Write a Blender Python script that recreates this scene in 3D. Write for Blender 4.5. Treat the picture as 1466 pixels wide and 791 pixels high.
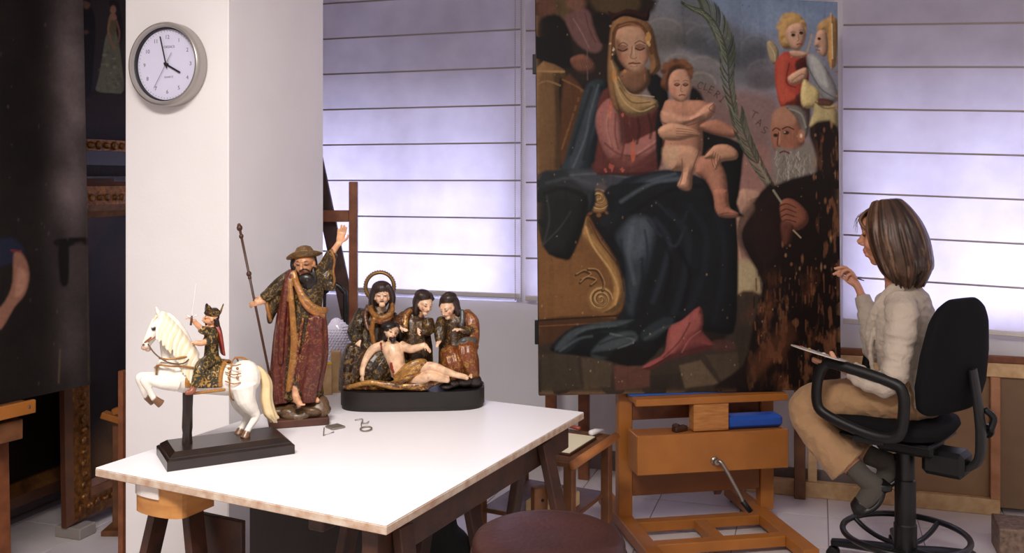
import bpy, bmesh, math, random
import numpy as np
from mathutils import Vector, Matrix, noise as mnoise
from mathutils.bvhtree import BVHTree
random.seed(7); np.random.seed(7)
D = bpy.data; SC = bpy.context.scene; COL = SC.collection
for o in list(D.objects): D.objects.remove(o)

# ---------------------------------------------------------------- camera
F = 1359.0; HZ = 255.0; CH = 1.6          # focal length in px, horizon row, eye height
cam = D.cameras.new('camera'); camo = D.objects.new('camera', cam); COL.objects.link(camo)
cam.sensor_width = 36.0; cam.lens = 36.0*F/1466.0
cam.shift_y = -(395.5-HZ)/1466.0
camo.location = (0, 0, CH); camo.rotation_euler = (math.pi/2, 0, 0)
cam.clip_start = 0.05
SC.camera = camo
# ---------------------------------------------------------------- view
SC.view_settings.view_transform = 'Standard'; SC.view_settings.look = 'None'
SC.view_settings.gamma = 1.0; SC.view_settings.use_curve_mapping = False
SC.view_settings.exposure = 0.0
# ---------------------------------------------------------------- daylight outside the windows
wd = D.worlds.new('world'); SC.world = wd; wd.use_nodes = True
_bg = wd.node_tree.nodes['Background']
_bg.inputs[0].default_value = (0.66, 0.655, 1.0, 1); _bg.inputs[1].default_value = 9.2
# ---------------------------------------------------------------- ceiling lamps (bare area lights above the view, no fittings built)
WA = math.radians(17.8); CA, SA = math.cos(WA), math.sin(WA)
def W(u, n, z=0.0):                        # room axes: u along the window wall, n towards it
    return Vector((CA*u+SA*n, -SA*u+CA*n, z))
CEIL = 3.05
LAMPS = [(-0.95, 0.75, 120, (1, .935, .88)), (0.55, 0.30, 30, (1, .935, .88)), (1.9, 2.2, 8, (1, .935, .88))]
for u, n, pw, c in LAMPS:
    l = D.lights.new('ceiling_light', 'AREA'); l.shape = 'RECTANGLE'; l.size = 1.15; l.size_y = 0.5
    l.energy = pw; l.color = c
    lo = D.objects.new('ceiling_light', l); COL.objects.link(lo)
    lo.location = W(u, n, CEIL-0.09); lo.rotation_euler = (0, 0, -WA)
# ================================================================ helpers
def px(x, y, Y):                           # a point of the place seen at pixel (x, y), Y metres ahead
    return Vector(((x-733.0)/F*Y, Y, CH-(y-HZ)/F*Y))
def wall_hit(x, n):                        # depth Y where pixel column x meets the plane n = const
    s = (x-733.0)/F
    return n/(SA*s+CA)
def srgb(r, g, b):
    f = lambda c: (c/12.92 if c <= .04045 else ((c+.055)/1.055)**2.4)
    return tuple(f(v/255.0) for v in (r, g, b))
MATS = {}
def mat(name, col, rough=.6, metal=0., var=.0, vscale=8., stretch=(1,1,1), bump=0., bscale=40., spec=.5, col2=None, coat=0., trans=0., sss=0.):
    if name in MATS: return MATS[name]
    m = D.materials.new(name); m.use_nodes = True; nt = m.node_tree; N = nt.nodes; L = nt.links
    b = N['Principled BSDF']; c = srgb(*col)
    b.inputs['Roughness'].default_value = rough; b.inputs['Metallic'].default_value = metal
    b.inputs['Specular IOR Level'].default_value = spec
    if coat: b.inputs['Coat Weight'].default_value = coat; b.inputs['Coat Roughness'].default_value = .2
    b.inputs['Base Color'].default_value = (*c, 1)
    tc = N.new('ShaderNodeTexCoord'); mp = N.new('ShaderNodeMapping'); mp.inputs['Scale'].default_value = stretch
    L.new(tc.outputs['Object'], mp.inputs['Vector'])
    if var > 0 or col2:
        nz = N.new('ShaderNodeTexNoise'); nz.inputs['Scale'].default_value = vscale; nz.inputs['Detail'].default_value = 5
        L.new(mp.outputs[0], nz.inputs['Vector'])
        rp = N.new('ShaderNodeValToRGB')
        rp.color_ramp.elements[0].position = .32; rp.color_ramp.elements[1].position = .68
        c2 = srgb(*col2) if col2 else tuple(min(1, v*(1+var)) for v in c)
        c1 = c if col2 else tuple(v*(1-var) for v in c)
        rp.color_ramp.elements[0].color = (*c1, 1); rp.color_ramp.elements[1].color = (*c2, 1)
        L.new(nz.outputs['Fac'], rp.inputs[0]); L.new(rp.outputs[0], b.inputs['Base Color'])
    if bump > 0:
        n2 = N.new('ShaderNodeTexNoise'); n2.inputs['Scale'].default_value = bscale; n2.inputs['Detail'].default_value = 4
        L.new(mp.outputs[0], n2.inputs['Vector'])
        bp = N.new('ShaderNodeBump'); bp.inputs['Strength'].default_value = bump; bp.inputs['Distance'].default_value = .004
        L.new(n2.outputs['Fac'], bp.inputs['Height']); L.new(bp.outputs[0], b.inputs['Normal'])
    MATS[name] = m; return m
def mat_vcol(name, rough=.5, gold=False, spec=.4, nscale=90., namt=.25, gscale=140., bump=.25, bscale=300., coat=0.):
    """colour attribute 'Col' (alpha = how much gilding) with fine wear"""
    if name in MATS: return MATS[name]
    m = D.materials.new(name); m.use_nodes = True; nt = m.node_tree; N = nt.nodes; L = nt.links
    b = N['Principled BSDF']; b.inputs['Roughness'].default_value = rough; b.inputs['Specular IOR Level'].default_value = spec
    if coat: b.inputs['Coat Weight'].default_value = coat; b.inputs['Coat Roughness'].default_value = .15
    at = N.new('ShaderNodeVertexColor'); at.layer_name = 'Col'
    tc = N.new('ShaderNodeTexCoord')
    nz = N.new('ShaderNodeTexNoise'); nz.inputs['Scale'].default_value = nscale; nz.inputs['Detail'].default_value = 5
    L.new(tc.outputs['Object'], nz.inputs['Vector'])
    mr = N.new('ShaderNodeMapRange'); mr.inputs[1].default_value = .3; mr.inputs[2].default_value = .7
    mr.inputs[3].default_value = 1-namt; mr.inputs[4].default_value = 1+namt
    L.new(nz.outputs['Fac'], mr.inputs[0])
    mx = N.new('ShaderNodeMix'); mx.data_type = 'RGBA'; mx.blend_type = 'MULTIPLY'; mx.inputs[0].default_value = 1
    L.new(at.outputs['Color'], mx.inputs[6]); L.new(mr.outputs[0], mx.inputs[7])
    out = mx.outputs[2]
    if gold:
        vz = N.new('ShaderNodeTexNoise'); vz.inputs['Scale'].default_value = gscale; vz.inputs['Detail'].default_value = 2; vz.inputs['Distortion'].default_value = 1.6
        L.new(tc.outputs['Object'], vz.inputs['Vector'])
        th = N.new('ShaderNodeMapRange'); th.inputs[1].default_value = .52; th.inputs[2].default_value = .60
        L.new(vz.outputs['Fac'], th.inputs[0])
        mu = N.new('ShaderNodeMath'); mu.operation = 'MULTIPLY'
        L.new(th.outputs[0], mu.inputs[0]); L.new(at.outputs['Alpha'], mu.inputs[1])
        m2 = N.new('ShaderNodeMix'); m2.data_type = 'RGBA'
        L.new(mu.outputs[0], m2.inputs[0]); L.new(out, m2.inputs[6]); m2.inputs[7].default_value = (.62, .36, .085, 1)
        out = m2.outputs[2]
        m3 = N.new('ShaderNodeMath'); m3.operation = 'MULTIPLY'; m3.inputs[1].default_value = .65
        L.new(mu.outputs[0], m3.inputs[0]); L.new(m3.outputs[0], b.inputs['Metallic'])
    L.new(out, b.inputs['Base Color'])
    if bump:
        n2 = N.new('ShaderNodeTexNoise'); n2.inputs['Scale'].default_value = bscale; n2.inputs['Detail'].default_value = 3
        L.new(tc.outputs['Object'], n2.inputs['Vector'])
        bp = N.new('ShaderNodeBump'); bp.inputs['Strength'].default_value = bump; bp.inputs['Distance'].default_value = .002
        L.new(n2.outputs['Fac'], bp.inputs['Height']); L.new(bp.outputs[0], b.inputs['Normal'])
    MATS[name] = m; return m

def tag(o, label=None, cat=None, group=None, kind=None):
    if label: o['label'] = label
    if cat: o['category'] = cat
    if group: o['group'] = group
    if kind: o['kind'] = kind
    return o
def thing(name, label=None, cat=None, loc=(0,0,0), rotz=0., group=None, kind=None):
    o = D.objects.new(name, None); o.empty_display_size = .1; COL.objects.link(o)
    o.location = loc; o.rotation_euler = (0, 0, rotz)
    return tag(o, label, cat, group, kind)
def wmat(o):
    M = Matrix.Translation(o.location) @ o.rotation_euler.to_matrix().to_4x4()
    return (wmat(o.parent) @ M) if o.parent else M

class MB:
    """collects shapes in world space (or local with local=True at build) and links them as one mesh"""
    def __init__(s): s.v = []; s.f = []; s.c = []; s.smooth = True
    def add(s, vs, fs, col=None):
        n = len(s.v); s.v += [Vector(p) for p in vs]; s.f += [tuple(i+n for i in f) for f in fs]; s.c += [col]*len(fs); return s
    def box(s, c, d, M=None, bev=0.):
        hx, hy, hz = d[0]/2, d[1]/2, d[2]/2
        if bev > 0:
            b = min(bev, hx*.9, hy*.9, hz*.9); vs = []; fs = []
            bm = bmesh.new(); bmesh.ops.create_cube(bm, size=1.0)
            for v in bm.verts: v.co = Vector((v.co.x*d[0], v.co.y*d[1], v.co.z*d[2]))
            bmesh.ops.bevel(bm, geom=list(bm.edges), offset=b, segments=1, affect='EDGES', profile=.5)
            bm.verts.index_update()
            vs = [v.co.copy() for v in bm.verts]; fs = [tuple(v.index for v in f.verts) for f in bm.faces]; bm.free()
        else:
            vs = [Vector((x, y, z)) for x in (-hx, hx) for y in (-hy, hy) for z in (-hz, hz)]
            fs = [(0,1,3,2),(4,6,7,5),(0,4,5,1),(2,3,7,6),(0,2,6,4),(1,5,7,3)]
        c = Vector(c)
        return s.add([(M @ v if M else v)+c for v in vs], fs)
    def beam(s, p, q, w, h, up=(0,0,1), bev=.002):
        """a board from p to q, w across, h along 'up'"""
        p, q = Vector(p), Vector(q); t = (q-p); L = t.length; t.normalize(); up = Vector(up)
        sd = t.cross(up); 
        if sd.length < 1e-4: sd = t.cross(Vector((1,0,0)))
        sd.normalize(); u2 = sd.cross(t)
        M = Matrix((t, sd, u2)).transposed()
        return s.box((p+q)/2, (L, w, h), M, bev)
    def tube(s, pts, r, n=10, closed=False, res=0):
        pts = [Vector(p) for p in pts]
        rs = list(r) if hasattr(r, '__len__') else [r]*len(pts)
        if res: pts, rs = crom(pts, rs, res, closed)
        return s.loft(pts, [(a, a) for a in rs], n=n, closed=closed)
    def loft(s, pts, rad, n=16, ref=None, closed=False, fold=0., k=9, ph=0., tw=0., col=None, capk=.35, shape=None):
        pts = [Vector(p) for p in pts]; m = len(pts); vs = []; fs = []
        prev = None
        for i, p in enumerate(pts):
            if closed: t = pts[(i+1) % m]-pts[i-1]
            else: t = pts[min(i+1, m-1)]-pts[max(i-1, 0)]
            if t.length < 1e-9: t = Vector((0,0,1))
            t.normalize()
            if ref is not None:
                r0 = Vector(ref)
            elif prev is None:
                r0 = Vector((1,0,0)) if abs(t.x) < .8 else Vector((0,1,0))
            else: r0 = prev
            sd = r0-t*r0.dot(t)
            if sd.length < 1e-5: sd = Vector((0,1,0))-t*t.y
            sd.normalize(); prev = sd; o = t.cross(sd)
            a, b = rad[i] if hasattr(rad[i], '__len__') else (rad[i], rad[i])
            fo = fold[i] if hasattr(fold, '__len__') else fold
            for j in range(n):
                th = 2*math.pi*j/n
                g = 1.+(fo*(math.sin(k*th+ph+tw*i)+.5*math.sin((k+3)*th-1.3*ph+tw*i*1.7)) if fo else 0.)
                if shape: g *= shape(th, i/(m-1.))
                vs.append(p+sd*(a*g*math.cos(th))+o*(b*g*math.sin(th)))
        rings = m if closed else m-1
        for i in range(rings):
            i2 = (i+1) % m
            for j in range(n):
                j2 = (j+1) % n
                fs.append((i*n+j, i*n+j2, i2*n+j2, i2*n+j))
        if not closed:
            for e, i in ((0, 0), (1, m-1)):
                rr = rad[i] if hasattr(rad[i], '__len__') else (rad[i], rad[i])
                t = (pts[0]-pts[1]) if e == 0 else (pts[-1]-pts[-2]); t.normalize()
                ci = len(vs); vs.append(pts[i]+t*min(rr)*capk)
                for j in range(n):
                    j2 = (j+1) % n
                    fs.append((i*n+j2, i*n+j, ci) if e == 0 else (i*n+j, i*n+j2, ci))
        return s.add(vs, fs, col)
    def ell(s, c, r, R=None, n=16, m=10, col=None):
        c = Vector(c); r = r if hasattr(r, '__len__') else (r, r, r); vs = []; fs = []
        for i in range(1, m):
            a = math.pi*i/m
            for j in range(n):
                th = 2*math.pi*j/n
                v = Vector((r[0]*math.sin(a)*math.cos(th), r[1]*math.sin(a)*math.sin(th), r[2]*math.cos(a)))
                vs.append((R @ v if R else v)+c)
        for i in range(m-2):
            for j in range(n):
                j2 = (j+1) % n; fs.append((i*n+j, (i+1)*n+j, (i+1)*n+j2, i*n+j2))
        t = Vector((0,0,r[2])); t = R @ t if R else t
        a = len(vs); vs += [c+t, c-t]
        for j in range(n):
            j2 = (j+1) % n; fs.append((j, j2, a)); b = (m-2)*n; fs.append((b+j2, b+j, a+1))
        return s.add(vs, fs, col)
    def lathe(s, c, prof, n=32, axis=None, caps=True):
        """prof: list of (radius, height); axis: rotation matrix 3x3"""
        c = Vector(c); vs = []; fs = []; m = len(prof)
        for r, z in prof:
            for j in range(n):
                th = 2*math.pi*j/n; v = Vector((r*math.cos(th), r*math.sin(th), z))
                vs.append((axis @ v if axis else v)+c)
        for i in range(m-1):
            for j in range(n):
                j2 = (j+1) % n; fs.append((i*n+j, i*n+j2, (i+1)*n+j2, (i+1)*n+j))
        if caps: fs.append(tuple(range(n-1, -1, -1))); fs.append(tuple((m-1)*n+j for j in range(n)))
        return s.add(vs, fs)
    def prism(s, poly, h, M, bev=0.):
        """polygon (x, y) extruded h along local z, M 4x4"""
        n = len(poly); vs = [M @ Vector((x, y, 0)) for x, y in poly]+[M @ Vector((x, y, h)) for x, y in poly]
        fs = [tuple(range(n-1, -1, -1)), tuple(range(n, 2*n))]+[(i, (i+1) % n, n+(i+1) % n, n+i) for i in range(n)]
        return s.add(vs, fs)
    def build(s, name, m, parent=None, smooth=False, local=False, me_only=False):
        me = D.meshes.new(name); vs = s.v
        if parent is not None and not local:
            Mi = wmat(parent).inverted(); vs = [Mi @ v for v in vs]
        me.from_pydata([tuple(v) for v in vs], [], s.f)
        bm = bmesh.new(); bm.from_mesh(me); bmesh.ops.recalc_face_normals(bm, faces=bm.faces); bm.to_mesh(me); bm.free()
        if m: me.materials.append(m)
        if smooth: me.shade_smooth()
        if smooth == 'auto': me.set_sharp_from_angle(angle=math.radians(38))
        if me_only: return me
        return link(name, me, parent)
def link(name, me, parent=None):
    o = D.objects.new(name, me); COL.objects.link(o)
    if parent is not None: o.parent = parent
    return o
def crom(pts, rs, res, closed=False):
    P = []; R = []; n = len(pts); segs = n if closed else n-1
    g = lambda a, i: a[i % n] if closed else a[max(0, min(n-1, i))]
    for i in range(segs):
        for j in range(res):
            t = j/res; p0, p1, p2, p3 = g(pts, i-1), g(pts, i), g(pts, i+1), g(pts, i+2)
            P.append(.5*((2*p1)+(p2-p0)*t+(2*p0-5*p1+4*p2-p3)*t*t+(3*p1-p0-3*p2+p3)*t**3))
            a, b = g(rs, i), g(rs, i+1)
            if hasattr(a, '__len__'): R.append(tuple(x*(1-t)+y*t for x, y in zip(a, b)))
            else: R.append(a*(1-t)+b*t)
    if not closed: P.append(pts[-1].copy()); R.append(rs[-1])
    return P, R
class Sculpt(MB):
    """overlapping closed shapes fused to one continuous skin by voxel remesh, colour kept per shape"""
    def limb(s, pts, rad, col, n=14, res=4, ref=None, fold=0., k=7, ph=0., tw=.0, capk=.6):
        pts = [Vector(p) for p in pts]; rad = [r if hasattr(r, '__len__') else (r, r) for r in rad]
        P, R = crom(pts, rad, res)
        if hasattr(fold, '__len__'):
            fo = []
            for i in range(len(fold)-1):
                for j in range(res): fo.append(fold[i]*(1-j/res)+fold[i+1]*j/res)
            fo.append(fold[-1]); fold = fo
        return s.loft(P, R, n=n, ref=ref, fold=fold, k=k, ph=ph, tw=tw, col=col, capk=capk)
    def skin(s, name, m, vox, parent=None, smooth=2, paint=None, blur=1, disp=None):
        me = D.meshes.new(name+'_src'); me.from_pydata([tuple(v) for v in s.v], [], s.f)
        o = D.objects.new('tmp', me); COL.objects.link(o)
        md = o.modifiers.new('r', 'REMESH'); md.mode = 'VOXEL'; md.voxel_size = vox; md.adaptivity = 0
        if smooth:
            sm = o.modifiers.new('s', 'SMOOTH'); sm.factor = .5; sm.iterations = smooth
        dg = bpy.context.evaluated_depsgraph_get(); ev = o.evaluated_get(dg)
        out = D.meshes.new_from_object(ev); out.name = name
        tri = [f for f in s.f]
        bvh = BVHTree.FromPolygons([tuple(v) for v in s.v], tri)
        n = len(out.vertices); cols = np.zeros((n, 4), np.float32)
        for i, v in enumerate(out.vertices):
            h = bvh.find_nearest(v.co)
            c = s.c[h[2]] if h[2] is not None else None
            c = c or (.5, .5, .5)
            if paint:
                c2 = paint(v.co, c)
                if c2 is not None: c = c2
            cols[i, :3] = c[:3]; cols[i, 3] = c[3] if len(c) > 3 else 0.
        if blur and n:
            ed = np.zeros(len(out.edges)*2, np.int32); out.edges.foreach_get('vertices', ed); ed = ed.reshape(-1, 2)
            for _ in range(blur):
                acc = cols.copy(); cnt = np.ones((n, 1), np.float32)
                np.add.at(acc, ed[:, 0], cols[ed[:, 1]]); np.add.at(acc, ed[:, 1], cols[ed[:, 0]])
                np.add.at(cnt, ed[:, 0], 1); np.add.at(cnt, ed[:, 1], 1); cols = acc/cnt
        at = out.color_attributes.new('Col', 'FLOAT_COLOR', 'POINT')
        at.data.foreach_set('color', cols.ravel())
        if disp:
            nr = [v.normal.copy() for v in out.vertices]
            for v, n_ in zip(out.vertices, nr): v.co = v.co+n_*disp(v.co)
            out.update()
        D.objects.remove(o); D.meshes.remove(me)
        if parent is not None: out.transform(wmat(parent).inverted())
        out.materials.clear(); out.materials.append(m); out.shade_smooth()
        return link(name, out, parent)
def share(o, name, parent, loc, rot=(0,0,0)):
    c = o.copy(); c.name = name; COL.objects.link(c); c.parent = parent; c.location = loc; c.rotation_euler = rot; return c
def ngon_ring(n, r, ph=0): return [(r*math.cos(2*math.pi*i/n+ph), r*math.sin(2*math.pi*i/n+ph)) for i in range(n)]
# ================================================================ the room
UL, UR, NB, NW = -3.62, 3.0, -2.6, 5.13     # left wall, right wall, rear wall, window wall
M_wall = mat('wall_paint', (238, 235, 238), .85, var=.02, vscale=3., bump=.12, bscale=120.)
M_ceil = mat('ceiling_paint', (235, 233, 230), .9)
M_colm = mat('column_paint', (243, 239, 240), .8, var=.018, vscale=5., bump=.1, bscale=90.)
M_grout = mat('floor_grout', (150, 138, 132), .9)
M_tile = mat('floor_tile', (214, 205, 204), .32, var=.05, vscale=6., spec=.45)
M_base = mat('baseboard_stone', (128, 112, 108), .5, var=.08, vscale=20.)
Rw = Matrix.Rotation(-WA, 3, 'Z')
def wbox(mb, u0, u1, n0, n1, z0, z1, bev=0.):
    return mb.box(W((u0+u1)/2, (n0+n1)/2, (z0+z1)/2), (u1-u0, n1-n0, z1-z0), Rw, bev)
fl = wbox(MB(), UL-.2, UR+.2, NB-.2, NW+.3, -.12, -.004).build('floor', M_grout); tag(fl, 'pale grout bed of the tiled studio floor', None, None, 'structure')
T = .40
tme = MB().box((0,0,0), (T-.005, T-.005, .006), None, .0012).build('tile', M_tile, me_only=True)
nu = int((UR-UL)/T)+1; k = 0
for i in range(nu):
    for j in range(15):
        u = UL+.07+T*(i+.5); n = NW-T*(j+.5)
        if u > UR-.1 or k >= 290 or n < 1.0: continue
        o = link('tile', tme, fl); o.location = W(u, n, -.003+random.uniform(-.0004, .0004)); o.rotation_euler = (0, 0, -WA); k += 1
rest = wbox(MB(), UL, UR, NB, NW-T*10-.2, -.003, -.0002); 
ce = wbox(MB(), UL-.2, UR+.2, NB-.2, NW+.3, CEIL, CEIL+.15).build('ceiling', M_ceil); tag(ce, kind='structure')
# window openings in the wall (u0, u1, z0, z1, mullions)
WINS = [(-3.34, -1.62, .90, 2.78, (-2.335,)), (-1.50, .05, .90, 2.78, (-.71,)), (.17, 1.92, .90, 2.78, (.55, 1.22))]
wb = MB(); wbox(wb, UL-.2, UR+.2, NW, NW+.22, 2.78, CEIL); wbox(wb, UL-.2, UR+.2, NW, NW+.22, 0, .90)
us = [UL-.2]+[v for w in WINS for v in w[:2]]+[UR+.2]
for i in range(0, len(us), 2): wbox(wb, us[i], us[i+1], NW, NW+.22, .90, 2.78)
wbk = wb.build('wall_back', M_wall); tag(wbk, kind='structure')
tag(wbox(MB(), UL-.2, UL, NB, NW, 0, CEIL).build('wall_left', M_wall), kind='structure')
tag(wbox(MB(), UR, UR+.2, NB, NW, 0, CEIL).build('wall_right', M_wall), kind='structure')
tag(wbox(MB(), UL-.2, UR+.2, NB-.2, NB, 0, CEIL).build('wall_rear', M_wall), kind='structure')
bbo = MB(); wbox(bbo, UL, UR, NW-.014, NW, 0, .105, .003); tag(bbo.build('baseboard_back', M_base), kind='structure')
bbo = MB(); wbox(bbo, UL, UL+.014, NB, NW-.014, 0, .105, .003); tag(bbo.build('baseboard_left', M_base), kind='structure')
# column
CZ = 3.36; CP = Vector((-.2988*CZ, CZ)); cw, cd = .1316*CZ, .2023*CZ
cu = CA*CP.x-SA*CP.y; cn = SA*CP.x+CA*CP.y
co = MB(); wbox(co, cu-cw, cu, cn, cn+cd, 0, CEIL, .004); co = co.build('wall_column', M_colm); tag(co, 'white square plastered column with a clock hung on it', None, None, 'structure')
# unseen roof and floor added outside to darken the tops of the blinds
M_dimmer = mat('dimmer_brown', (88, 78, 70), .9)
tb = MB(); wbox(tb, UL-2, UR+2, NW+.3, NW+6, -.1, -.004); tag(tb.build('floor_daylight_dimmer', M_dimmer), 'unseen dark floor added outside to dim light from below', kind='structure')
tb = MB(); wbox(tb, UL-2, UR+2, NW+.22, NW+1.0, 2.80, 3.0); wbox(tb, UL-2, UR+2, NW+.9, NW+1.0, 1.86, 2.80); tag(tb.build('roof_daylight_blocker', M_dimmer), 'unseen roof with a drop edge added to shade the blind tops', kind='structure')
# windows
M_frame = mat('window_frame_white', (225, 225, 228), .4)
M_glass = D.materials.new('window_glass'); M_glass.use_nodes = True
_n = M_glass.node_tree.nodes; _l = M_glass.node_tree.links
_t = _n.new('ShaderNodeBsdfTransparent'); _t.inputs[0].default_value = (.93, .95, .97, 1); _g = _n.new('ShaderNodeBsdfGlossy'); _g.inputs['Roughness'].default_value = .02
_m = _n.new('ShaderNodeMixShader'); _m.inputs[0].default_value = .06
_l.new(_t.outputs[0], _m.inputs[1]); _l.new(_g.outputs[0], _m.inputs[2]); _l.new(_m.outputs[0], _n['Material Output'].inputs[0])
for i, (u0, u1, z0, z1, mul) in enumerate(WINS):
    r = thing('window_%d' % (i+1), None, None, W((u0+u1)/2, NW+.16, z0), -WA, kind='structure')
    fr = MB(); e = .05
    wbox(fr, u0, u0+e, NW+.13, NW+.19, z0, z1, .004); wbox(fr, u1-e, u1, NW+.13, NW+.19, z0, z1, .004)
    wbox(fr, u0+e, u1-e, NW+.13, NW+.19, z0, z0+e, .004); wbox(fr, u0+e, u1-e, NW+.13, NW+.19, z1-e, z1, .004)
    for m_ in mul: wbox(fr, m_-.04, m_+.04, NW+.13, NW+.19, z0+e, z1-e, .004)
    fr.build('window_frame', M_frame, r)
    ed = [u0+e]+list(mul)+[u1-e]
    for a, b in zip(ed[:-1], ed[1:]):
        wbox(MB(), a, b, NW+.157, NW+.163, z0+e, z1-e).build('pane', M_glass, r)
# roman blinds
def blind_mat():
    m = D.materials.new('blind_fabric'); m.use_nodes = True; nt = m.node_tree; N = nt.nodes; L = nt.links
    N.remove(N['Principled BSDF'])
    d = N.new('ShaderNodeBsdfDiffuse'); t = N.new('ShaderNodeBsdfTranslucent'); x = N.new('ShaderNodeMixShader'); x.inputs[0].default_value = .68
    tc = N.new('ShaderNodeTexCoord'); nz = N.new('ShaderNodeTexNoise'); nz.inputs['Scale'].default_value = 5; nz.inputs['Detail'].default_value = 6
    rp = N.new('ShaderNodeValToRGB'); rp.color_ramp.elements[0].color = (*srgb(222, 214, 216), 1); rp.color_ramp.elements[1].color = (*srgb(240, 233, 234), 1)
    rp.color_ramp.elements[0].position = .3; rp.color_ramp.elements[1].position = .7
    L.new(tc.outputs['Object'], nz.inputs['Vector']); L.new(nz.outputs['Fac'], rp.inputs[0])
    L.new(rp.outputs[0], d.inputs[0]); L.new(rp.outputs[0], t.inputs[0])
    w = N.new('ShaderNodeTexNoise'); w.inputs['Scale'].default_value = 500; bp = N.new('ShaderNodeBump'); bp.inputs['Strength'].default_value = .15; bp.inputs['Distance'].default_value = .002
    L.new(tc.outputs['Object'], w.inputs['Vector']); L.new(w.outputs['Fac'], bp.inputs['Height']); L.new(bp.outputs[0], d.inputs['Normal'])
    L.new(d.outputs[0], x.inputs[1]); L.new(t.outputs[0], x.inputs[2]); L.new(x.outputs[0], N['Material Output'].inputs[0]); return m
M_blind = blind_mat()
M_rod = mat('blind_rod', (176, 164, 152), .6); M_bar = mat('blind_bottom_bar', (226, 220, 216), .5)
M_chain = mat('blind_chain', (186, 180, 176), .4)
SP = .2112
def blind(u0, u1, zb, label, nb, chain=None, tilt=0.):        # tilt: the cloth hangs a little off level, metres per metre
    r = thing('roman_blind', label, 'blind', W((u0+u1)/2, nb, zb), -WA, 'roman blinds on the window wall')
    z = zb+.012; tops = []
    while z < CEIL-.25:
        z1 = min(z+SP, CEIL-.12); mb = MB(); vs = []; fs = []; nx, nz_ = 14, 5
        for i in range(nx+1):
            for j in range(nz_+1):
                a, b = i/nx, j/nz_
                bul = .007*math.sin(math.pi*b)*(.7+.3*math.sin(a*7+z*9))+.002*math.sin(a*19+z*31+b*3)*math.sin(math.pi*b)
                ee = .004*math.sin(a*3+z*5)
                vs.append(W(u0+(u1-u0)*a, nb-bul, z+(z1-z)*b+(0 if j in (0, nz_) else ee*.2)-tilt*(u1-u0)*a))
        for i in range(nx):
            for j in range(nz_):
                q = i*(nz_+1)+j; fs.append((q, q+nz_+1, q+nz_+2, q+1))
        mb.add(vs, fs); mb.build('fabric_panel', M_blind, r, smooth=True)
        if z > zb+.1:
            MB().tube([W(u0+.004, nb-.003, z), W(u1-.004, nb-.003, z-tilt*(u1-u0))], .0052, n=6).build('rod', M_rod, r, smooth=True)
        z = z1
    MB().beam(W(u0, nb-.002, zb+.001), W(u1, nb-.002, zb+.001-tilt*(u1-u0)), .02, .026, (0,0,1), .004).build('bottom_bar', M_bar, r)
    mb = MB(); wbox(mb, u0, u1, nb-.02, nb+.03, CEIL-.12, CEIL-.06, .004); mb.build('headrail', M_bar, r)
    if chain:
        for dx in (0, .035):
            mb = MB(); zz = zb-.02; mb.tube([W(chain+dx, nb-.03, zz), W(chain+dx, nb-.03, CEIL-.12)], .0008, n=4)
            while zz < CEIL-.12:
                mb.ell(W(chain+dx, nb-.03, zz), .0032, n=6, m=4); zz += .012
            mb.build('bead_chain', M_chain, r, smooth=True)['kind'] = 'stuff'
    return r
def zpx(x, y, n): return CH-(y-HZ)/F*wall_hit(x, n)
blind(-3.30, -1.575, zpx(757, 424, NW-.06), 'roman blind nearest the white column, chain at its right side', NW-.06, -1.60)
blind(-1.55, .085, zpx(770, 427, NW-.055), 'roman blind mostly hidden behind the big altarpiece', NW-.055)
blind(.125, 1.95, zpx(1207, 459, NW-.06), 'roman blind behind the seated woman', NW-.06, None, .036)
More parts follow.
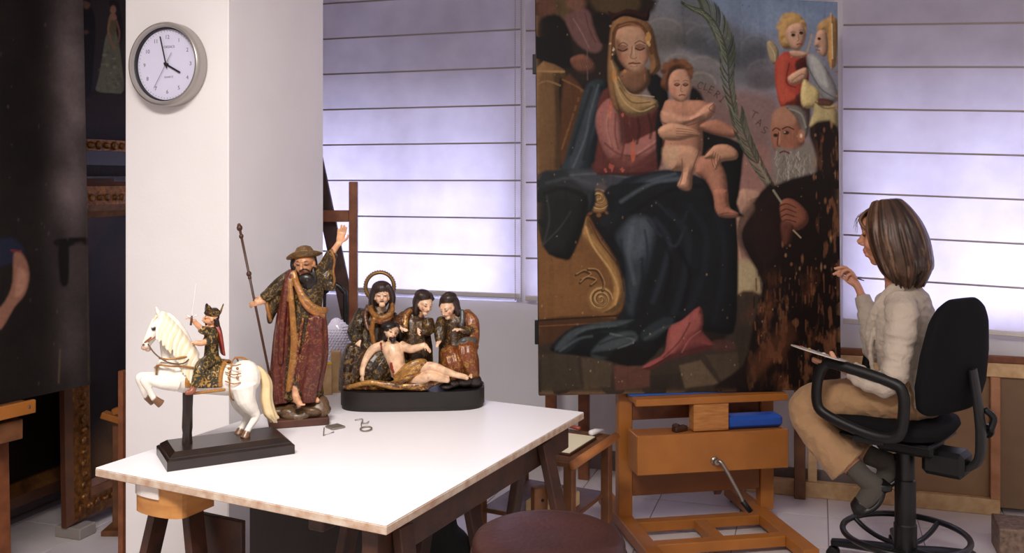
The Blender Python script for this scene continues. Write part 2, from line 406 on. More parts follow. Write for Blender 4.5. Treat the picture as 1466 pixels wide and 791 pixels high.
# clock -------------------------------------------------------------
def text_mesh(body, size, M, name, m, parent, extr=.0004, align='CENTER', shear=0.):
    cu_ = D.curves.new('t', 'FONT'); cu_.body = body; cu_.size = size; cu_.align_x = align; cu_.align_y = 'CENTER'; cu_.extrude = extr; cu_.resolution_u = 3; cu_.shear = shear
    o = D.objects.new('t', cu_); COL.objects.link(o)
    me = D.meshes.new_from_object(o.evaluated_get(bpy.context.evaluated_depsgraph_get())); D.objects.remove(o); D.curves.remove(cu_)
    me.transform(M); 
    if parent is not None: me.transform(wmat(parent).inverted())
    me.materials.clear(); me.materials.append(m); me.name = name
    return link(name, me, parent)
def clock():
    n0 = cn; Yc = wall_hit(243, n0); c = px(243, 93, Yc-.02); u = CA*c.x-SA*c.y
    c = W(u, n0, c.z)
    R = Matrix((Vector((CA, -SA, 0)), Vector((0, 0, 1)), Vector((-SA, -CA, 0)))).transposed()   # local x right, y up, z out of the wall
    A = R.to_4x4(); A.translation = c
    r = thing('wall_clock', 'round silver wall clock with a white dial on the white column', 'clock', c, 0)
    Rr = .151; dp = .058
    ms = mat('clock_silver', (176, 170, 166), .35, .55); md = mat('clock_dial', (222, 220, 244), .45); mk = mat('clock_black', (22, 22, 26), .5); mg = mat('clock_grey', (120, 118, 130), .4)
    mb = MB(); mb.lathe(c, [(Rr*.96, 0), (Rr, .008), (Rr, dp-.012), (Rr-.003, dp-.004), (Rr-.009, dp), (Rr-.016, dp-.002), (Rr-.019, dp-.008), (Rr-.019, dp-.03), (.001, dp-.03)], 64, R)
    case = mb.build('case', ms, r, smooth='auto')
    mb = MB(); mb.lathe(c, [(Rr-.0195, .030), (Rr-.0195, dp-.014), (Rr-.0235, dp-.016), (Rr-.0245, .0292)], 64, R, False); mb.build('inner_ring', mk, r, smooth='auto')
    mb = MB(); mb.lathe(c, [(Rr-.0195, .027), (Rr-.0195, .030), (.001, .030)], 64, R); dial = mb.build('dial', md, r, smooth='auto')
    zf = .0304
    for h in range(1, 13):
        a = math.pi/2-h*math.pi/6; rr = .098
        text_mesh(str(h), .020, A @ Matrix.Translation((rr*math.cos(a), rr*math.sin(a), zf)), 'numeral', mg, dial)
    text_mesh('ORSACS', .0125, A @ Matrix.Translation((.008, .063, zf)), 'lettering', mg, dial)
    text_mesh('QUARTZ', .0095, A @ Matrix.Translation((.006, -.045, zf)), 'lettering', mg, dial)
    mb = MB()
    for h in range(60):
        a = h*math.pi/30; p = A @ Vector((.118*math.cos(a), .118*math.sin(a), zf)); q = A @ Vector((.123*math.cos(a), .123*math.sin(a), zf)); mb.beam(p, q, .0012, .0006, R @ Vector((0,0,1)), 0)
    mb.build('minute_marks', mg, dial)
    def hand(nm, ang, l, tail, w, m_, z):
        a = math.radians(90-ang); d = Vector((math.cos(a), math.sin(a), 0)); mb = MB()
        mb.beam(A @ (d*-tail+Vector((0,0,z))), A @ (d*l+Vector((0,0,z))), w, .0012, R @ Vector((0,0,1)), 0)
        mb.build(nm, m_, r)
    hand('hour_hand', 118, .066, .012, .0062, mk, .036)
    hand('minute_hand', 346, .104, .014, .0045, mk, .038)
    hand('second_hand', 211, .098, .048, .0014, mg, .040)
    MB().lathe(A @ Vector((0,0,.030)), [(.006, 0), (.006, .011), (.001, .012)], 16, R).build('hand_hub', mk, r, smooth='auto')
clock()
# ================================================================ furniture
M_pine = mat('easel_wood', (162, 100, 42), .38, var=.12, vscale=5., stretch=(1.5, 1.5, 1.5), spec=.4, bump=.05)
M_pine2 = mat('easel_wood_block', (190, 128, 66), .5, vscale=14., stretch=(1, 1, 7), col2=(158, 98, 44))
M_pale = mat('pale_wood', (214, 180, 134), .6, vscale=7., stretch=(3, 3, 3), col2=(190, 150, 104))
M_red = mat('reddish_wood', (132, 78, 46), .5, vscale=6., stretch=(3, 3, 3), col2=(104, 56, 30))
M_dark = mat('dark_wood', (72, 39, 24), .55, vscale=9., stretch=(2, 2, 2), col2=(46, 25, 16), bump=.2)
M_mid = mat('mid_wood', (122, 78, 46), .5, vscale=8., stretch=(2, 2, 2), col2=(92, 56, 32))
M_black = mat('black_plastic', (13, 13, 15), .45, spec=.4)
M_blackm = mat('black_metal', (12, 12, 13), .35, spec=.5)
M_steel = mat('steel', (150, 146, 140), .3, .9)
# ---------------------------------------------------------------- white work table on trestles
e1 = Vector((.451, .8925, 0)); e2 = Vector((-.8925, .451, 0)); TFR = Vector((-.290, 2.190, 0)); TL1, TL2, TH = 1.19, .968, .80
def tp(a, b, z): return TFR+e1*a+e2*b+Vector((0, 0, z))       # a along the long side, b along the front edge
Rt = Matrix((e1, e2, Vector((0,0,1)))).transposed()
def white_top():
    m = D.materials.new('white_laminate'); m.use_nodes = True; nt = m.node_tree; N = nt.nodes; L = nt.links; b = N['Principled BSDF']
    b.inputs['Roughness'].default_value = .38; b.inputs['Specular IOR Level'].default_value = .35
    tc = N.new('ShaderNodeTexCoord'); nz = N.new('ShaderNodeTexNoise'); nz.inputs['Scale'].default_value = 14; nz.inputs['Detail'].default_value = 8; nz.inputs['Roughness'].default_value = .75
    mp = N.new('ShaderNodeMapping'); mp.inputs['Scale'].default_value = (3.2, 1, 1)
    rp = N.new('ShaderNodeValToRGB'); E = rp.color_ramp.elements; E[0].position = .20; E[0].color = (*srgb(120, 104, 100), 1); E[1].position = .29; E[1].color = (*srgb(239, 236, 240), 1)
    L.new(tc.outputs['Object'], mp.inputs[0]); L.new(mp.outputs[0], nz.inputs['Vector']); L.new(nz.outputs['Fac'], rp.inputs[0]); L.new(rp.outputs[0], b.inputs['Base Color']); return m
M_white = white_top(); M_edge = mat('chipped_edge', (206, 190, 172), .6, vscale=34., stretch=(1,1,1), col2=(176, 142, 118), bump=.3)
tb = thing('work_table', 'white-topped work table with chipped wooden edges carrying the sculptures', 'table', tp(TL1/2, TL2/2, 0), math.atan2(e1.y, e1.x))
mb = MB(); mb.box(tp(TL1/2, TL2/2, TH-.0135), (TL1, TL2, .021), Rt, .002); mb.build('board_core', M_edge, tb)
mb = MB(); mb.box(tp(TL1/2, TL2/2, TH-.0015), (TL1-.002, TL2-.002, .003), Rt, .001); mb.build('white_top', M_white, tb)
def trestle(b0, a0, a1, label, bw=.05, bh=.085, col=M_dark, block=False, spread=.30, legs=(.12, .88)):
    zt = TH-.0245; r = thing('trestle', label, 'trestle', tp((a0+a1)/2, b0, 0), math.atan2(e1.y, e1.x), 'trestles under the work table')
    MB().beam(tp(a0, b0, zt-bh/2), tp(a1, b0, zt-bh/2), bw, bh, bev=.004).build('crossbar', col, r)
    for t in legs:
        a = a0+(a1-a0)*t; da = (t-.5)*.16
        for s in (-1, 1):
            MB().beam(tp(a, b0+s*(bw/2+.012), zt-.02), tp(a+da, b0+s*spread*.62, .0), .062, .026, e2*-s+Vector((0,0,.2)), .003).build('leg', col, r)
        MB().beam(tp(a+da*.6, b0-spread*.40, .28), tp(a+da*.6, b0+spread*.40, .28), .02, .05, (0,0,1), .003).build('stretcher', col, r)
    return r
t1 = trestle(.80, .035, 1.10, 'dark wooden trestle with a taped round tan beam end', .06, .085, legs=(.10, .86), spread=.34)
MB().box(tp(.19, .70, .33), (.018, .19, .64), Rt, .002).build('end_panel', M_dark, t1)
# tan rounded beam end wrapped with tape
M_tan = mat('tan_wood', (196, 140, 78), .5, vscale=10., stretch=(1, 1, 4), col2=(170, 112, 56)); M_tape = mat('clear_tape', (226, 218, 212), .18, spec=.7)
pts = []
for i in range(13):
    a = math.pi*i/12; pts.append((-.035*math.sin(a)**.7 if math.sin(a) > 0 else 0., .088*math.cos(a)))
pts += [(.10, -.088), (.10, .088)]
Mx = Rt.to_4x4(); Mx.translation = tp(.052, .765, TH-.0255-.082)
MB().prism(pts, .081, Mx).build('beam_end', M_tan, t1)
mb = MB(); pts2 = [(x*1.06-.002, y*1.02) for x, y in pts[0:8]]; pts2 = pts2+[(x+.004, y) for x, y in reversed(pts[0:8])]
Mx2 = Rt.to_4x4(); Mx2.translation = tp(.052, .765, TH-.0255-.034); mb.prism(pts2, .031, Mx2); mb.build('tape_wrap', M_tape, t1)
trestle(.07, .03, 1.17, 'dark wooden trestle under the table side nearest the leather stool', .045, .10, legs=(.08, .80))
trestle(.30, .12, 1.08, 'dark wooden trestle under the middle of the work table', .05, .08, legs=(.25, .70))
bd = MB(); bd.box(tp(.58, .70, .305), (.022, .46, .61), Rt, .003); tag(bd.build('dark_board', mat('dark_board', (40, 27, 20), .6, vscale=6., col2=(28, 19, 15))), 'dark wooden board standing upright under the work table', 'board')
# perforated post stand beside the trestle
st = thing('peg_post', 'wooden post with a row of peg holes behind the leather stool', 'post', px(772, 800, 3.05)*1.0, 0)
st.location.z = 0; c = px(772, 700, 3.05)
MB().box((c.x, c.y, .31), (.048, .03, .60), Matrix.Rotation(.46, 3, 'Z'), .003).build('post', M_mid, st)
MB().box((c.x, c.y, .012), (.20, .14, .022), Matrix.Rotation(.46, 3, 'Z'), .003).build('foot', M_mid, st)
mb = MB()
Rz = Matrix.Rotation(.46, 3, 'Z'); Rh = Rz @ Matrix.Rotation(math.pi/2, 3, 'X')
for i in range(9):
    p = Vector((c.x, c.y, .0))+Rz @ Vector((.004, -.0152, .17+i*.05)); MB().lathe(p, [(.0055, -.0008), (.0055, .0008)], 10, Rh).build('peg_hole', M_black, st)
# ---------------------------------------------------------------- leather stool
sx, sy, sz = .0865, 2.245, .765
stool = thing('leather_stool', 'round stool with a worn dark red leather seat', 'stool', (sx, sy, 0))
M_leath = mat('red_leather', (62, 32, 27), .42, vscale=7., col2=(42, 21, 18), bump=.35, bscale=70., spec=.45)
R0 = .181
MB().lathe((sx, sy, sz-.062), [(R0-.022, 0), (R0-.006, .006), (R0, .02), (R0, .038), (R0-.006, .05), (R0-.02, .058), (R0*.75, .0625), (R0*.4, .061), (.002, .060)], 64).build('cushion', M_leath, stool, smooth=True)
MB().tube([(sx+(R0+.001)*math.cos(i*math.pi/24), sy+(R0+.001)*math.sin(i*math.pi/24), sz-.048) for i in range(48)], .004, n=6, closed=True).build('piping', M_leath, stool, smooth=True)
MB().lathe((sx, sy, sz-.085), [(R0-.03, 0), (R0-.02, .004), (R0-.02, .024)], 48).build('seat_board', M_mid, stool)
for i in range(4):
    a = math.pi/4+i*math.pi/2; c_, s_ = math.cos(a), math.sin(a)
    MB().tube([(sx+.10*c_, sy+.10*s_, sz-.085), (sx+.15*c_, sy+.15*s_, .36), (sx+.19*c_, sy+.19*s_, 0.004)], [.016, .019, .014], n=12).build('leg', M_mid, stool, smooth=True)
MB().tube([(sx+.165*math.cos(i*math.pi/20), sy+.165*math.sin(i*math.pi/20), .26) for i in range(40)], .011, n=8, closed=True).build('foot_ring', M_mid, stool, smooth=True)
# ---------------------------------------------------------------- side table behind
sd0 = Vector((.228, 3.50, 0)); d1 = Vector((.46, .888, 0)); d2 = Vector((-.888, .46, 0))
def sp(a, b, z): return sd0+d1*a+d2*b+Vector((0,0,z))
Rs = Matrix((d1, d2, Vector((0,0,1)))).transposed()
sid = thing('side_table', 'low brown wooden side table with a shelf beside the easel', 'table', sp(.22, .22, 0), math.atan2(d1.y, d1.x))
MB().box(sp(.215, .22, .54), (.43, .44, .02), Rs, .003).build('table_top', M_mid, sid)
MB().tube([sp(-.012, 0, .545), sp(.43, 0, .545)], .017, n=12).build('rounded_edge', mat('edge_wood', (176, 112, 62), .4, var=.1), sid, smooth=True)
for a in (.03, .40):
    for b in (.03, .41): MB().box(sp(a, b, .265), (.04, .036, .53), Rs, .003).build('leg', M_mid, sid)
MB().box(sp(.215, .22, .31), (.40, .36, .018), Rs, .003).build('shelf', M_mid, sid)
for a in (.03, .40): MB().box(sp(a, .22, .14), (.025, .36, .04), Rs, .003).build('stretcher', M_mid, sid)
bk = MB(); bk.box(sp(.12, .14, .347), (.20, .14, .055), Rs, .004); tag(bk.build('cream_book', mat('cream_paper', (206, 176, 128), .7, var=.1, vscale=40., stretch=(1,1,20))), 'thick cream block lying on the shelf of the side table', 'book')
tr = thing('paper_tray', 'shallow tray with cream paper on the side table', 'tray', sp(.20, .13, .55), math.atan2(d1.y, d1.x))
MB().box(sp(.20, .13, .556), (.26, .17, .010), Rs, .002).build('tray', M_dark, tr); MB().box(sp(.20, .13, .5625), (.25, .16, .003), Rs).build('paper', mat('paper_cream', (232, 220, 190), .8), tr)
tu = MB(); tu.tube([sp(.33, .07, .574), sp(.37, .065, .572), sp(.415, .05, .568)], [.012, .012, .004], n=10); tag(tu.build('paint_tube', mat('tube_white', (226, 220, 220), .3), smooth=True), 'small white paint tube on the far corner of the side table', 'paint tube')
tu = MB(); tu.tube([sp(.38, .14, .572), sp(.40, .20, .572)], [.009, .006], n=10); tag(tu.build('paint_tube', mat('tube_red', (150, 70, 52), .4), smooth=True), 'small reddish paint tube lying behind the tray', 'paint tube')
# ---------------------------------------------------------------- crank easel
EA = math.radians(10.); ex = Vector((math.cos(EA), math.sin(EA), 0)); ey = Vector((-math.sin(EA), math.cos(EA), 0)); EO = Vector((.868, 4.275, 0))
def ep(x, y, z): return EO+ex*x+ey*y+Vector((0,0,z))
Re = Matrix((ex, ey, Vector((0,0,1)))).transposed()
ea = thing('studio_easel', 'large varnished wooden crank easel holding the altarpiece', 'easel', EO, EA)
def eb(name, x0, x1, y0, y1, z0, z1, m=M_pine, bev=.003):
    return MB().box(ep((x0+x1)/2, (y0+y1)/2, (z0+z1)/2), (x1-x0, y1-y0, z1-z0), Re, bev).build(name, m, ea)
eb('post', -.375, -.31, .09, .145, .03, 2.15); eb('post', .31, .375, .09, .145, .055, 2.15)
eb('caster', -.36, -.325, .10, .135, .0, .03, M_black); 
MB().lathe(ep(.3425, .1175, .028), [(.024, -.012), (.024, .012)], 20, Re @ Matrix.Rotation(math.pi/2, 3, 'Y')).build('caster', M_black, ea)
eb('ledge', -.342, .372, -.065, -.04, .600, .632); eb('ledge_shelf', -.342, .372, -.04, .085, .607, .632)
eb('foam_strip', -.352, .40, -.004, .08, .632, .6375, mat('blue_foam', (40, 92, 178), .6))
eb('mast', -.075, .09, -.060, .0, .478, .600, M_pine2)
eb('rail', -.31, .31, .10, .135, .50, .585, M_red)
bx_ = eb('crank_box', -.345, .36, -.09, -.065, .306, .478)
eb('box_side', -.345, -.325, -.065, .05, .306, .478); eb('box_side', .34, .36, -.065, .05, .306, .478); eb('box_top', -.325, .34, -.065, .05, .452, .472); eb('box_back', -.325, .34, .03, .05, .306, .452)
eb('rail', -.31, .31, .10, .13, .155, .275, mat('easel_wood_brown', (132, 78, 36), .45, var=.12, vscale=5.))
eb('rail', -.31, .31, .10, .13, 1.95, 2.03)
# crank handle
Rc = Re @ Matrix.Rotation(math.pi/2, 3, 'X')
ck = MB().lathe(ep(.01, -.09, .355), [(.018, 0), (.018, .006), (.012, .010), (.012, .03), (.001, .031)], 20, Rc).build('crank_hub', M_steel, ea, smooth='auto')
MB().tube([ep(.01, -.11, .355), ep(.03, -.13, .352), ep(.10, -.145, .225), ep(.118, -.15, .185)], [.0085, .0085, .0075, .0075], n=10, res=4).build('crank_arm', M_steel, ea, smooth=True)
MB().tube([ep(.116, -.15, .189), ep(.150, -.153, .146)], [.0125, .0125], n=12).build('crank_grip', M_black, ea, smooth=True)
# base frame: two runners towards the viewer with bars between
def ebm(name, p, q, w, h, m=M_pine): return MB().beam(p, q, w, h, (0,0,1), .003).build(name, m, ea)
ebm('runner', ep(-.345, .42, .045), ep(-.345, -.42, .045), .07, .05); ebm('runner', ep(.30, .42, .045), ep(.30, -.42, .045), .07, .05)
ebm('base_bar', ep(-.31, .03, .045), ep(.265, .03, .045), .055, .045); ebm('base_bar', ep(-.31, -.23, .045), ep(.265, -.23, .045), .055, .045); ebm('base_bar', ep(-.02, .0, .045), ep(-.02, -.205, .045), .06, .04)
ebm('brace', ep(.20, .36, .07), ep(.20, .13, .30), .035, .05, M_red)
for x in (-.345, .30):
    for y in (-.38, .38): MB().lathe(ep(x, y, .010), [(.016, -.010), (.018, 0), (.016, .010)], 14).build('foot_pad', M_black, ea)
# blue roll and wood scrap on the crank box
bl = MB(); bl.box(ep(.225, -.005, .504), (.262, .085, .052), Re, .012); bl.box(ep(.225, -.005, .505), (.25, .078, .056), Re, .012); tag(bl.build('blue_pad', mat('blue_pad', (28, 78, 172), .55, var=.06, vscale=30.)), 'folded bright blue pad lying on the easel crank box', 'pad')
wl = MB(); wl.box(ep(-.125, -.02, .4845), (.075, .035, .024), Re @ Matrix.Rotation(.4, 3, 'Z'), .006); wl.box(ep(-.145, -.025, .500), (.03, .03, .018), Re @ Matrix.Rotation(.9, 3, 'Z'), .006); tag(wl.build('wood_clamp', M_dark), 'small dark wooden clamp on the easel crank box', 'clamp')
# ---------------------------------------------------------------- stretcher frame leaning under the window
def wl_(x, n): Y = wall_hit(x, n); xx = (x-733)/F*Y; return CA*xx-SA*Y
FN = NW-.11
u_a, u_b, u_c, u_d, u_e = wl_(1068, FN), wl_(1163, FN), wl_(1283, FN), wl_(1424, FN), wl_(1560, FN)
sf = thing('stretcher_frame', 'long pale wooden stretcher frame with brown board panels under the window', 'frame', W((u_a+u_e)/2, FN, 0), -WA)
def fb(name, u0, u1, z0, z1, m=M_pale, n0=FN-.02, n1=FN+.02, bev=.003):
    mb = MB(); wbox(mb, u0, u1, n0, n1, z0, z1, bev); return mb.build(name, m, sf)
fb('bottom_rail', u_a, u_d+.02, .0, .075, n0=FN-.03); fb('top_rail', u_b-.03, u_e, .655, .72)
fb('top_slip', u_b-.03, u_e, .72, .752, M_red, FN-.01, FN+.03)
for u in (u_b, u_c): fb('stile', u-.022, u+.022, .075, .655)
fb('stile', u_d-.022, u_d+.02, .075, .655, mat('salmon_wood', (186, 134, 96), .6, vscale=6., stretch=(2,2,2), col2=(160, 104, 70)), FN-.03, FN+.015)
M_hard = mat('brown_hardboard', (150, 118, 86), .8, var=.06, vscale=12.)
fb('board_panel', u_c+.022, u_d-.022, .075, .655, M_hard, FN+.004, FN+.010); fb('board_panel', u_d+.02, u_e, .03, .655, mat('grey_brown_board', (128, 102, 78), .8, var=.06, vscale=12.), FN+.004, FN+.010)
dl = MB(); u1 = wl_(1145, FN-.06); wbox(dl, u1-.027, u1+.027, FN-.075, FN-.035, .0, .98, .003); tag(dl.build('wooden_batten', M_mid), 'brown wooden batten upright behind the easel and the woman', 'batten')
gb = MB(); c = px(1462, 790, 4.05); c.z = .065; gb.box(c, (.20, .2, .13), Rw, .004); tag(gb.build('stone_block', mat('speckled_stone', (140, 116, 98), .6, vscale=45., col2=(88, 70, 60))), 'speckled brown stone block at the right edge of the floor', 'block')
# battens behind the painting, left of the easel
for xx, lab, h in ((789, 'wooden batten behind the altarpiece, nearer the white table', 1.9), (836, 'wooden batten behind the altarpiece, nearer the easel', 1.9)):
    mb = MB(); u1 = wl_(xx, NW-.2); wbox(mb, u1-.028, u1+.028, NW-.22, NW-.18, 0, h, .003); tag(mb.build('wooden_batten', M_red), lab, 'batten', 'battens behind the altarpiece')
# ---------------------------------------------------------------- small easel standing behind the table by the column
se = thing('small_easel', 'reddish wooden easel standing behind the mourning group by the column', 'easel', (px(500, 300, 4.25).x, 4.25, 0), 0)
def sb(name, a, b, w, h, m=M_red, up=(0,1,0)): return MB().beam(a, b, w, h, up, .002).build(name, m, se)
q = lambda x, y, Y=4.25: px(x, y, Y)
lo = q(506, 300); sb('post', (lo.x, 4.25, .0), (lo.x, 4.25, q(506, 260).z), .036, .036)
sb('crossbar', q(430, 309), q(500, 309), .052, .024)
sb('diagonal_leg', q(444, 190, 4.30), q(522, 560, 4.30), .064, .03, M_dark); x0 = q(522, 560, 4.30); sb('diagonal_leg', x0, (x0.x+.09, 4.30, .02), .064, .03, M_dark)
sb('post', (q(420, 300).x, 4.28, .0), (q(420, 300).x, 4.28, q(420, 250).z), .036, .036)
bc = thing('metal_hoop', 'dark bent tube hoop standing behind the bearded statue', 'hoop', (px(475, 560, 4.05).x, 4.05, 0), 0)
h0, h1 = px(463, 440, 4.05), px(495, 440, 4.05)
MB().tube([(h0.x+.01, 4.05, .004), (h0.x+.004, 4.05, .5), h0, px(467, 416, 4.05), px(479, 407, 4.05), px(491, 416, 4.05), h1, (h1.x-.004, 4.05, .5), (h1.x-.01, 4.05, .004)], .011, n=8, res=4).build('tube', M_blackm, bc, smooth=True)
MB().tube([(h0.x+.006, 4.05, .3), (h1.x-.006, 4.05, .3)], .008, n=8).build('crossbar', M_blackm, bc, smooth=True)
for x_ in (h0.x+.01, h1.x-.01): MB().tube([(x_, 3.93, .008), (x_, 4.17, .008)], .008, n=8).build('foot', M_blackm, bc, smooth=True)
# ---------------------------------------------------------------- wood blocks and bubble wrap at the back corner of the table
def wblock(x0, x1, y0, y1, Y, label, m, rz, dep=.035):
    a = px((x0+x1)/2, y0, Y); wd_ = (x1-x0)/F*Y; zt = a.z; mb = MB()
    mb.box((a.x, Y, (zt+TH)/2), (wd_, dep, zt-TH), Matrix.Rotation(rz, 3, 'Z'), .002); return tag(mb.build('wood_block', m), label, 'wood block', 'wood blocks at the back of the table')
wblock(461, 475, 520, 562, 3.52, 'shorter pale wood block with a yellow top beside the bearded statue', M_pale, .2)
yl = MB(); a = px(468, 520, 3.52); yl.box((a.x, 3.52, a.z+.0015), (.034, .034, .003), Matrix.Rotation(.2, 3, 'Z')); o = yl.build('yellow_note', mat('yellow_paper', (226, 190, 50), .6)); tag(o, 'yellow paper lying on the shorter wood block', 'paper')
wblock(474, 488, 502, 560, 3.56, 'taller pale wood block beside the bubble wrap', M_pale, .1)
bw = Sculpt(); g = (.8, .78, .86)
bwr = thing('bubble_wrap', 'crumpled roll of bubble wrap standing behind the wood blocks', 'bubble wrap', (px(484, 560, 3.62).x, 3.62, TH))
def bwp(x, y, dy=0.): return px(x, y, 3.64+dy)
mbw = MB(); ctr = bwp(484, 515); 
mbw.loft([(ctr.x, ctr.y, TH+.001), (ctr.x-.002, ctr.y, TH+.05), (ctr.x+.001, ctr.y, TH+.13), (ctr.x+.0, ctr.y, TH+.19), (ctr.x-.005, ctr.y, TH+.235), (ctr.x-.01, ctr.y, TH+.262)], [(.036, .03), (.045, .036), (.050, .036), (.048, .034), (.038, .03), (.014, .012)], n=24, fold=.06, k=5, tw=.6)
M_bub = mat('bubble_plastic', (206, 200, 220), .15, spec=.8); mbw.build('sheet', M_bub, bwr, smooth=True)
mbb = MB()
for i in range(26):
    for j in range(24):
        t = i/25; z = TH+.004+t*.25; prof = np.interp(t, [0, .2, .5, .75, .9, 1], [.036, .045, .050, .048, .039, .016]); th = 2*math.pi*(j+.5*(i % 2))/24
        if math.sin(th) > .3: continue
        mbb.ell((ctr.x+1.02*prof*math.cos(th), ctr.y+.75*prof*math.sin(th), z), (.0045, .0045, .0042), n=6, m=4)
o = mbb.build('bubbles', M_bub, bwr, smooth=True); o['kind'] = 'stuff'
# papers and a bag on the floor under the table
pp = MB(); c = px(690, 735, 4.35); pp.box((c.x, c.y, .0045), (.42, .30, .004), Matrix.Rotation(.3, 3, 'Z')); tag(pp.build('paper_sheet', mat('white_paper', (232, 226, 226), .8)), 'white paper sheet on the floor under the table', 'paper')
bg = Sculpt(); c = px(738, 690, 3.75); c.x = -.36
bg.ell((c.x, 3.75, .20), (.15, .12, .18), col=(.02, .02, .024)); bg.ell((c.x-.08, 3.72, .16), (.14, .12, .16), col=(.02, .02, .024)); bg.ell((c.x+.06, 3.76, .12), (.15, .12, .12), col=(.02, .02, .024)); bg.ell((c.x-.02, 3.74, .34), (.08, .07, .08), col=(.02, .02, .024))
tag(bg.skin('dark_bag', mat('dark_cloth', (26, 25, 28), .8, var=.2, bump=.6, bscale=25.), .012, smooth=4), 'dark slumped cloth bag on the floor under the table', 'bag')
# ================================================================ stacked pictures on the left
M_gold = mat('gilt_frame', (150, 100, 44), .38, .55, vscale=45., col2=(84, 48, 22), bump=.9, bscale=60.)
M_gold2 = mat('gilt_frame_flat', (128, 84, 40), .4, .4, vscale=20., col2=(90, 56, 28), bump=.2)
M_bwood = mat('frame_edge_wood', (92, 50, 25), .55, vscale=10., col2=(66, 35, 18))
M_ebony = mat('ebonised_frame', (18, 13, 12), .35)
def frame_on_wall(u, n0, n1, z0, z1, bands, label, cat, lean=0., depth=.05, inner=None, name='framed_painting'):
    """bands: (width, rise, material) from the outside in; the picture faces +u"""
    r = thing(name, label, cat, W(u, (n0+n1)/2, z0), -WA)
    f = lambda n, z, d: W(u-lean*(z-z0)+d, n, z)
    a = 0.
    for bi, (w, h0, h1, m, nm) in enumerate(bands):
        for side in range(4):
            mb = MB(); A, B = a, a+w
            cs = [(n0+A, z0+A), (n1-A, z0+A), (n1-A, z1-A), (n0+A, z1-A)]; ds = [(n0+B, z0+B), (n1-B, z0+B), (n1-B, z1-B), (n0+B, z1-B)]
            p, q_ = cs[side], cs[(side+1) % 4]; s_, t_ = ds[side], ds[(side+1) % 4]
            vs = [f(*p, -.012), f(*q_, -.012), f(*t_, -.012), f(*s_, -.012), f(*p, h0), f(*q_, h0), f(*t_, h1), f(*s_, h1)]
            mb.add(vs, [(0,1,2,3),(4,5,6,7),(0,1,5,4),(2,3,7,6),(1,2,6,5),(0,3,7,4)]); mb.build(nm, m, r)
        a += w
    return r, (n0+a, n1-a, z0+a, z1-a, f)
def ornaments(r, u, n0, n1, z, d, m, step=.045, rad=.018, vert=False, z1=0):
    """carved leaf knobs along a frame member, one mesh per ornament row"""
    mb = MB(); n = n0; i = 0
    while n < n1:
        p = W(u+d, n, z) if not vert else W(u+d, z, n)
        mb.ell(p, (rad*(1.0 if i % 2 else .7), rad*1.25, rad*(.9 if i % 2 else 1.2)), n=8, m=6); n += step; i += 1
    o = mb.build('carved_ornament', m, r, smooth=True); o['kind'] = 'stuff'; return o
def painted_panel(name, corner, au, av, nx, ny, img, m, parent, bump=None):
    """vertex-coloured picture surface; img(s, t) array ny+1 x nx+1 x 3 linear rgb, row 0 at the bottom"""
    vs = np.zeros((ny+1, nx+1, 3)); c = np.array(corner); au = np.array(au); av = np.array(av)
    s = np.linspace(0, 1, nx+1)[None, :, None]; t = np.linspace(0, 1, ny+1)[:, None, None]
    vs[:] = c+au*s+av*t
    me = D.meshes.new(name); V = vs.reshape(-1, 3)
    if parent is not None:
        Mi = np.array(wmat(parent).inverted()); V = V @ Mi[:3, :3].T+Mi[:3, 3]
    idx = np.arange((ny+1)*(nx+1)).reshape(ny+1, nx+1)
    Fq = np.stack([idx[:-1, :-1], idx[:-1, 1:], idx[1:, 1:], idx[1:, :-1]], -1).reshape(-1, 4)
    me.vertices.add(len(V)); me.vertices.foreach_set('co', V.astype(np.float32).ravel())
    me.loops.add(len(Fq)*4); me.loops.foreach_set('vertex_index', Fq.astype(np.int32).ravel())
    me.polygons.add(len(Fq)); me.polygons.foreach_set('loop_start', np.arange(0, len(Fq)*4, 4, dtype=np.int32))
    me.update(calc_edges=True); me.validate()
    at = me.color_attributes.new('Col', 'FLOAT_COLOR', 'POINT'); cc = np.ones((len(V), 4), np.float32); cc[:, :3] = img.reshape(-1, 3); at.data.foreach_set('color', cc.ravel())
    me.materials.append(m); me.shade_smooth(); return link(name, me, parent)
def fbm(shape, octaves=5, seed=0, sx=4, sy=4):
    """cheap value noise 0..1"""
    rs = np.random.RandomState(seed); H, Wd = shape; out = np.zeros(shape); amp = 1.; tot = 0.
    for o in range(octaves):
        gx, gy = int(sx*2**o)+2, int(sy*2**o)+2; g = rs.rand(gy, gx)
        yy = np.linspace(0, gy-1.001, H); xx = np.linspace(0, gx-1.001, Wd); yi = yy.astype(int); xi = xx.astype(int); fy = (yy-yi)[:, None]; fx = (xx-xi)[None]
        fy = fy*fy*(3-2*fy); fx = fx*fx*(3-2*fx)
        out += amp*(g[yi][:, xi]*(1-fy)*(1-fx)+g[yi][:, xi+1]*(1-fy)*fx+g[yi+1][:, xi]*fy*(1-fx)+g[yi+1][:, xi+1]*fy*fx); tot += amp; amp *= .5
    return out/tot
def S3(c): return np.array(srgb(*c))
M_oil = mat_vcol('oil_paint', rough=.5, nscale=60., namt=.10, bump=.2, bscale=220., spec=.2)
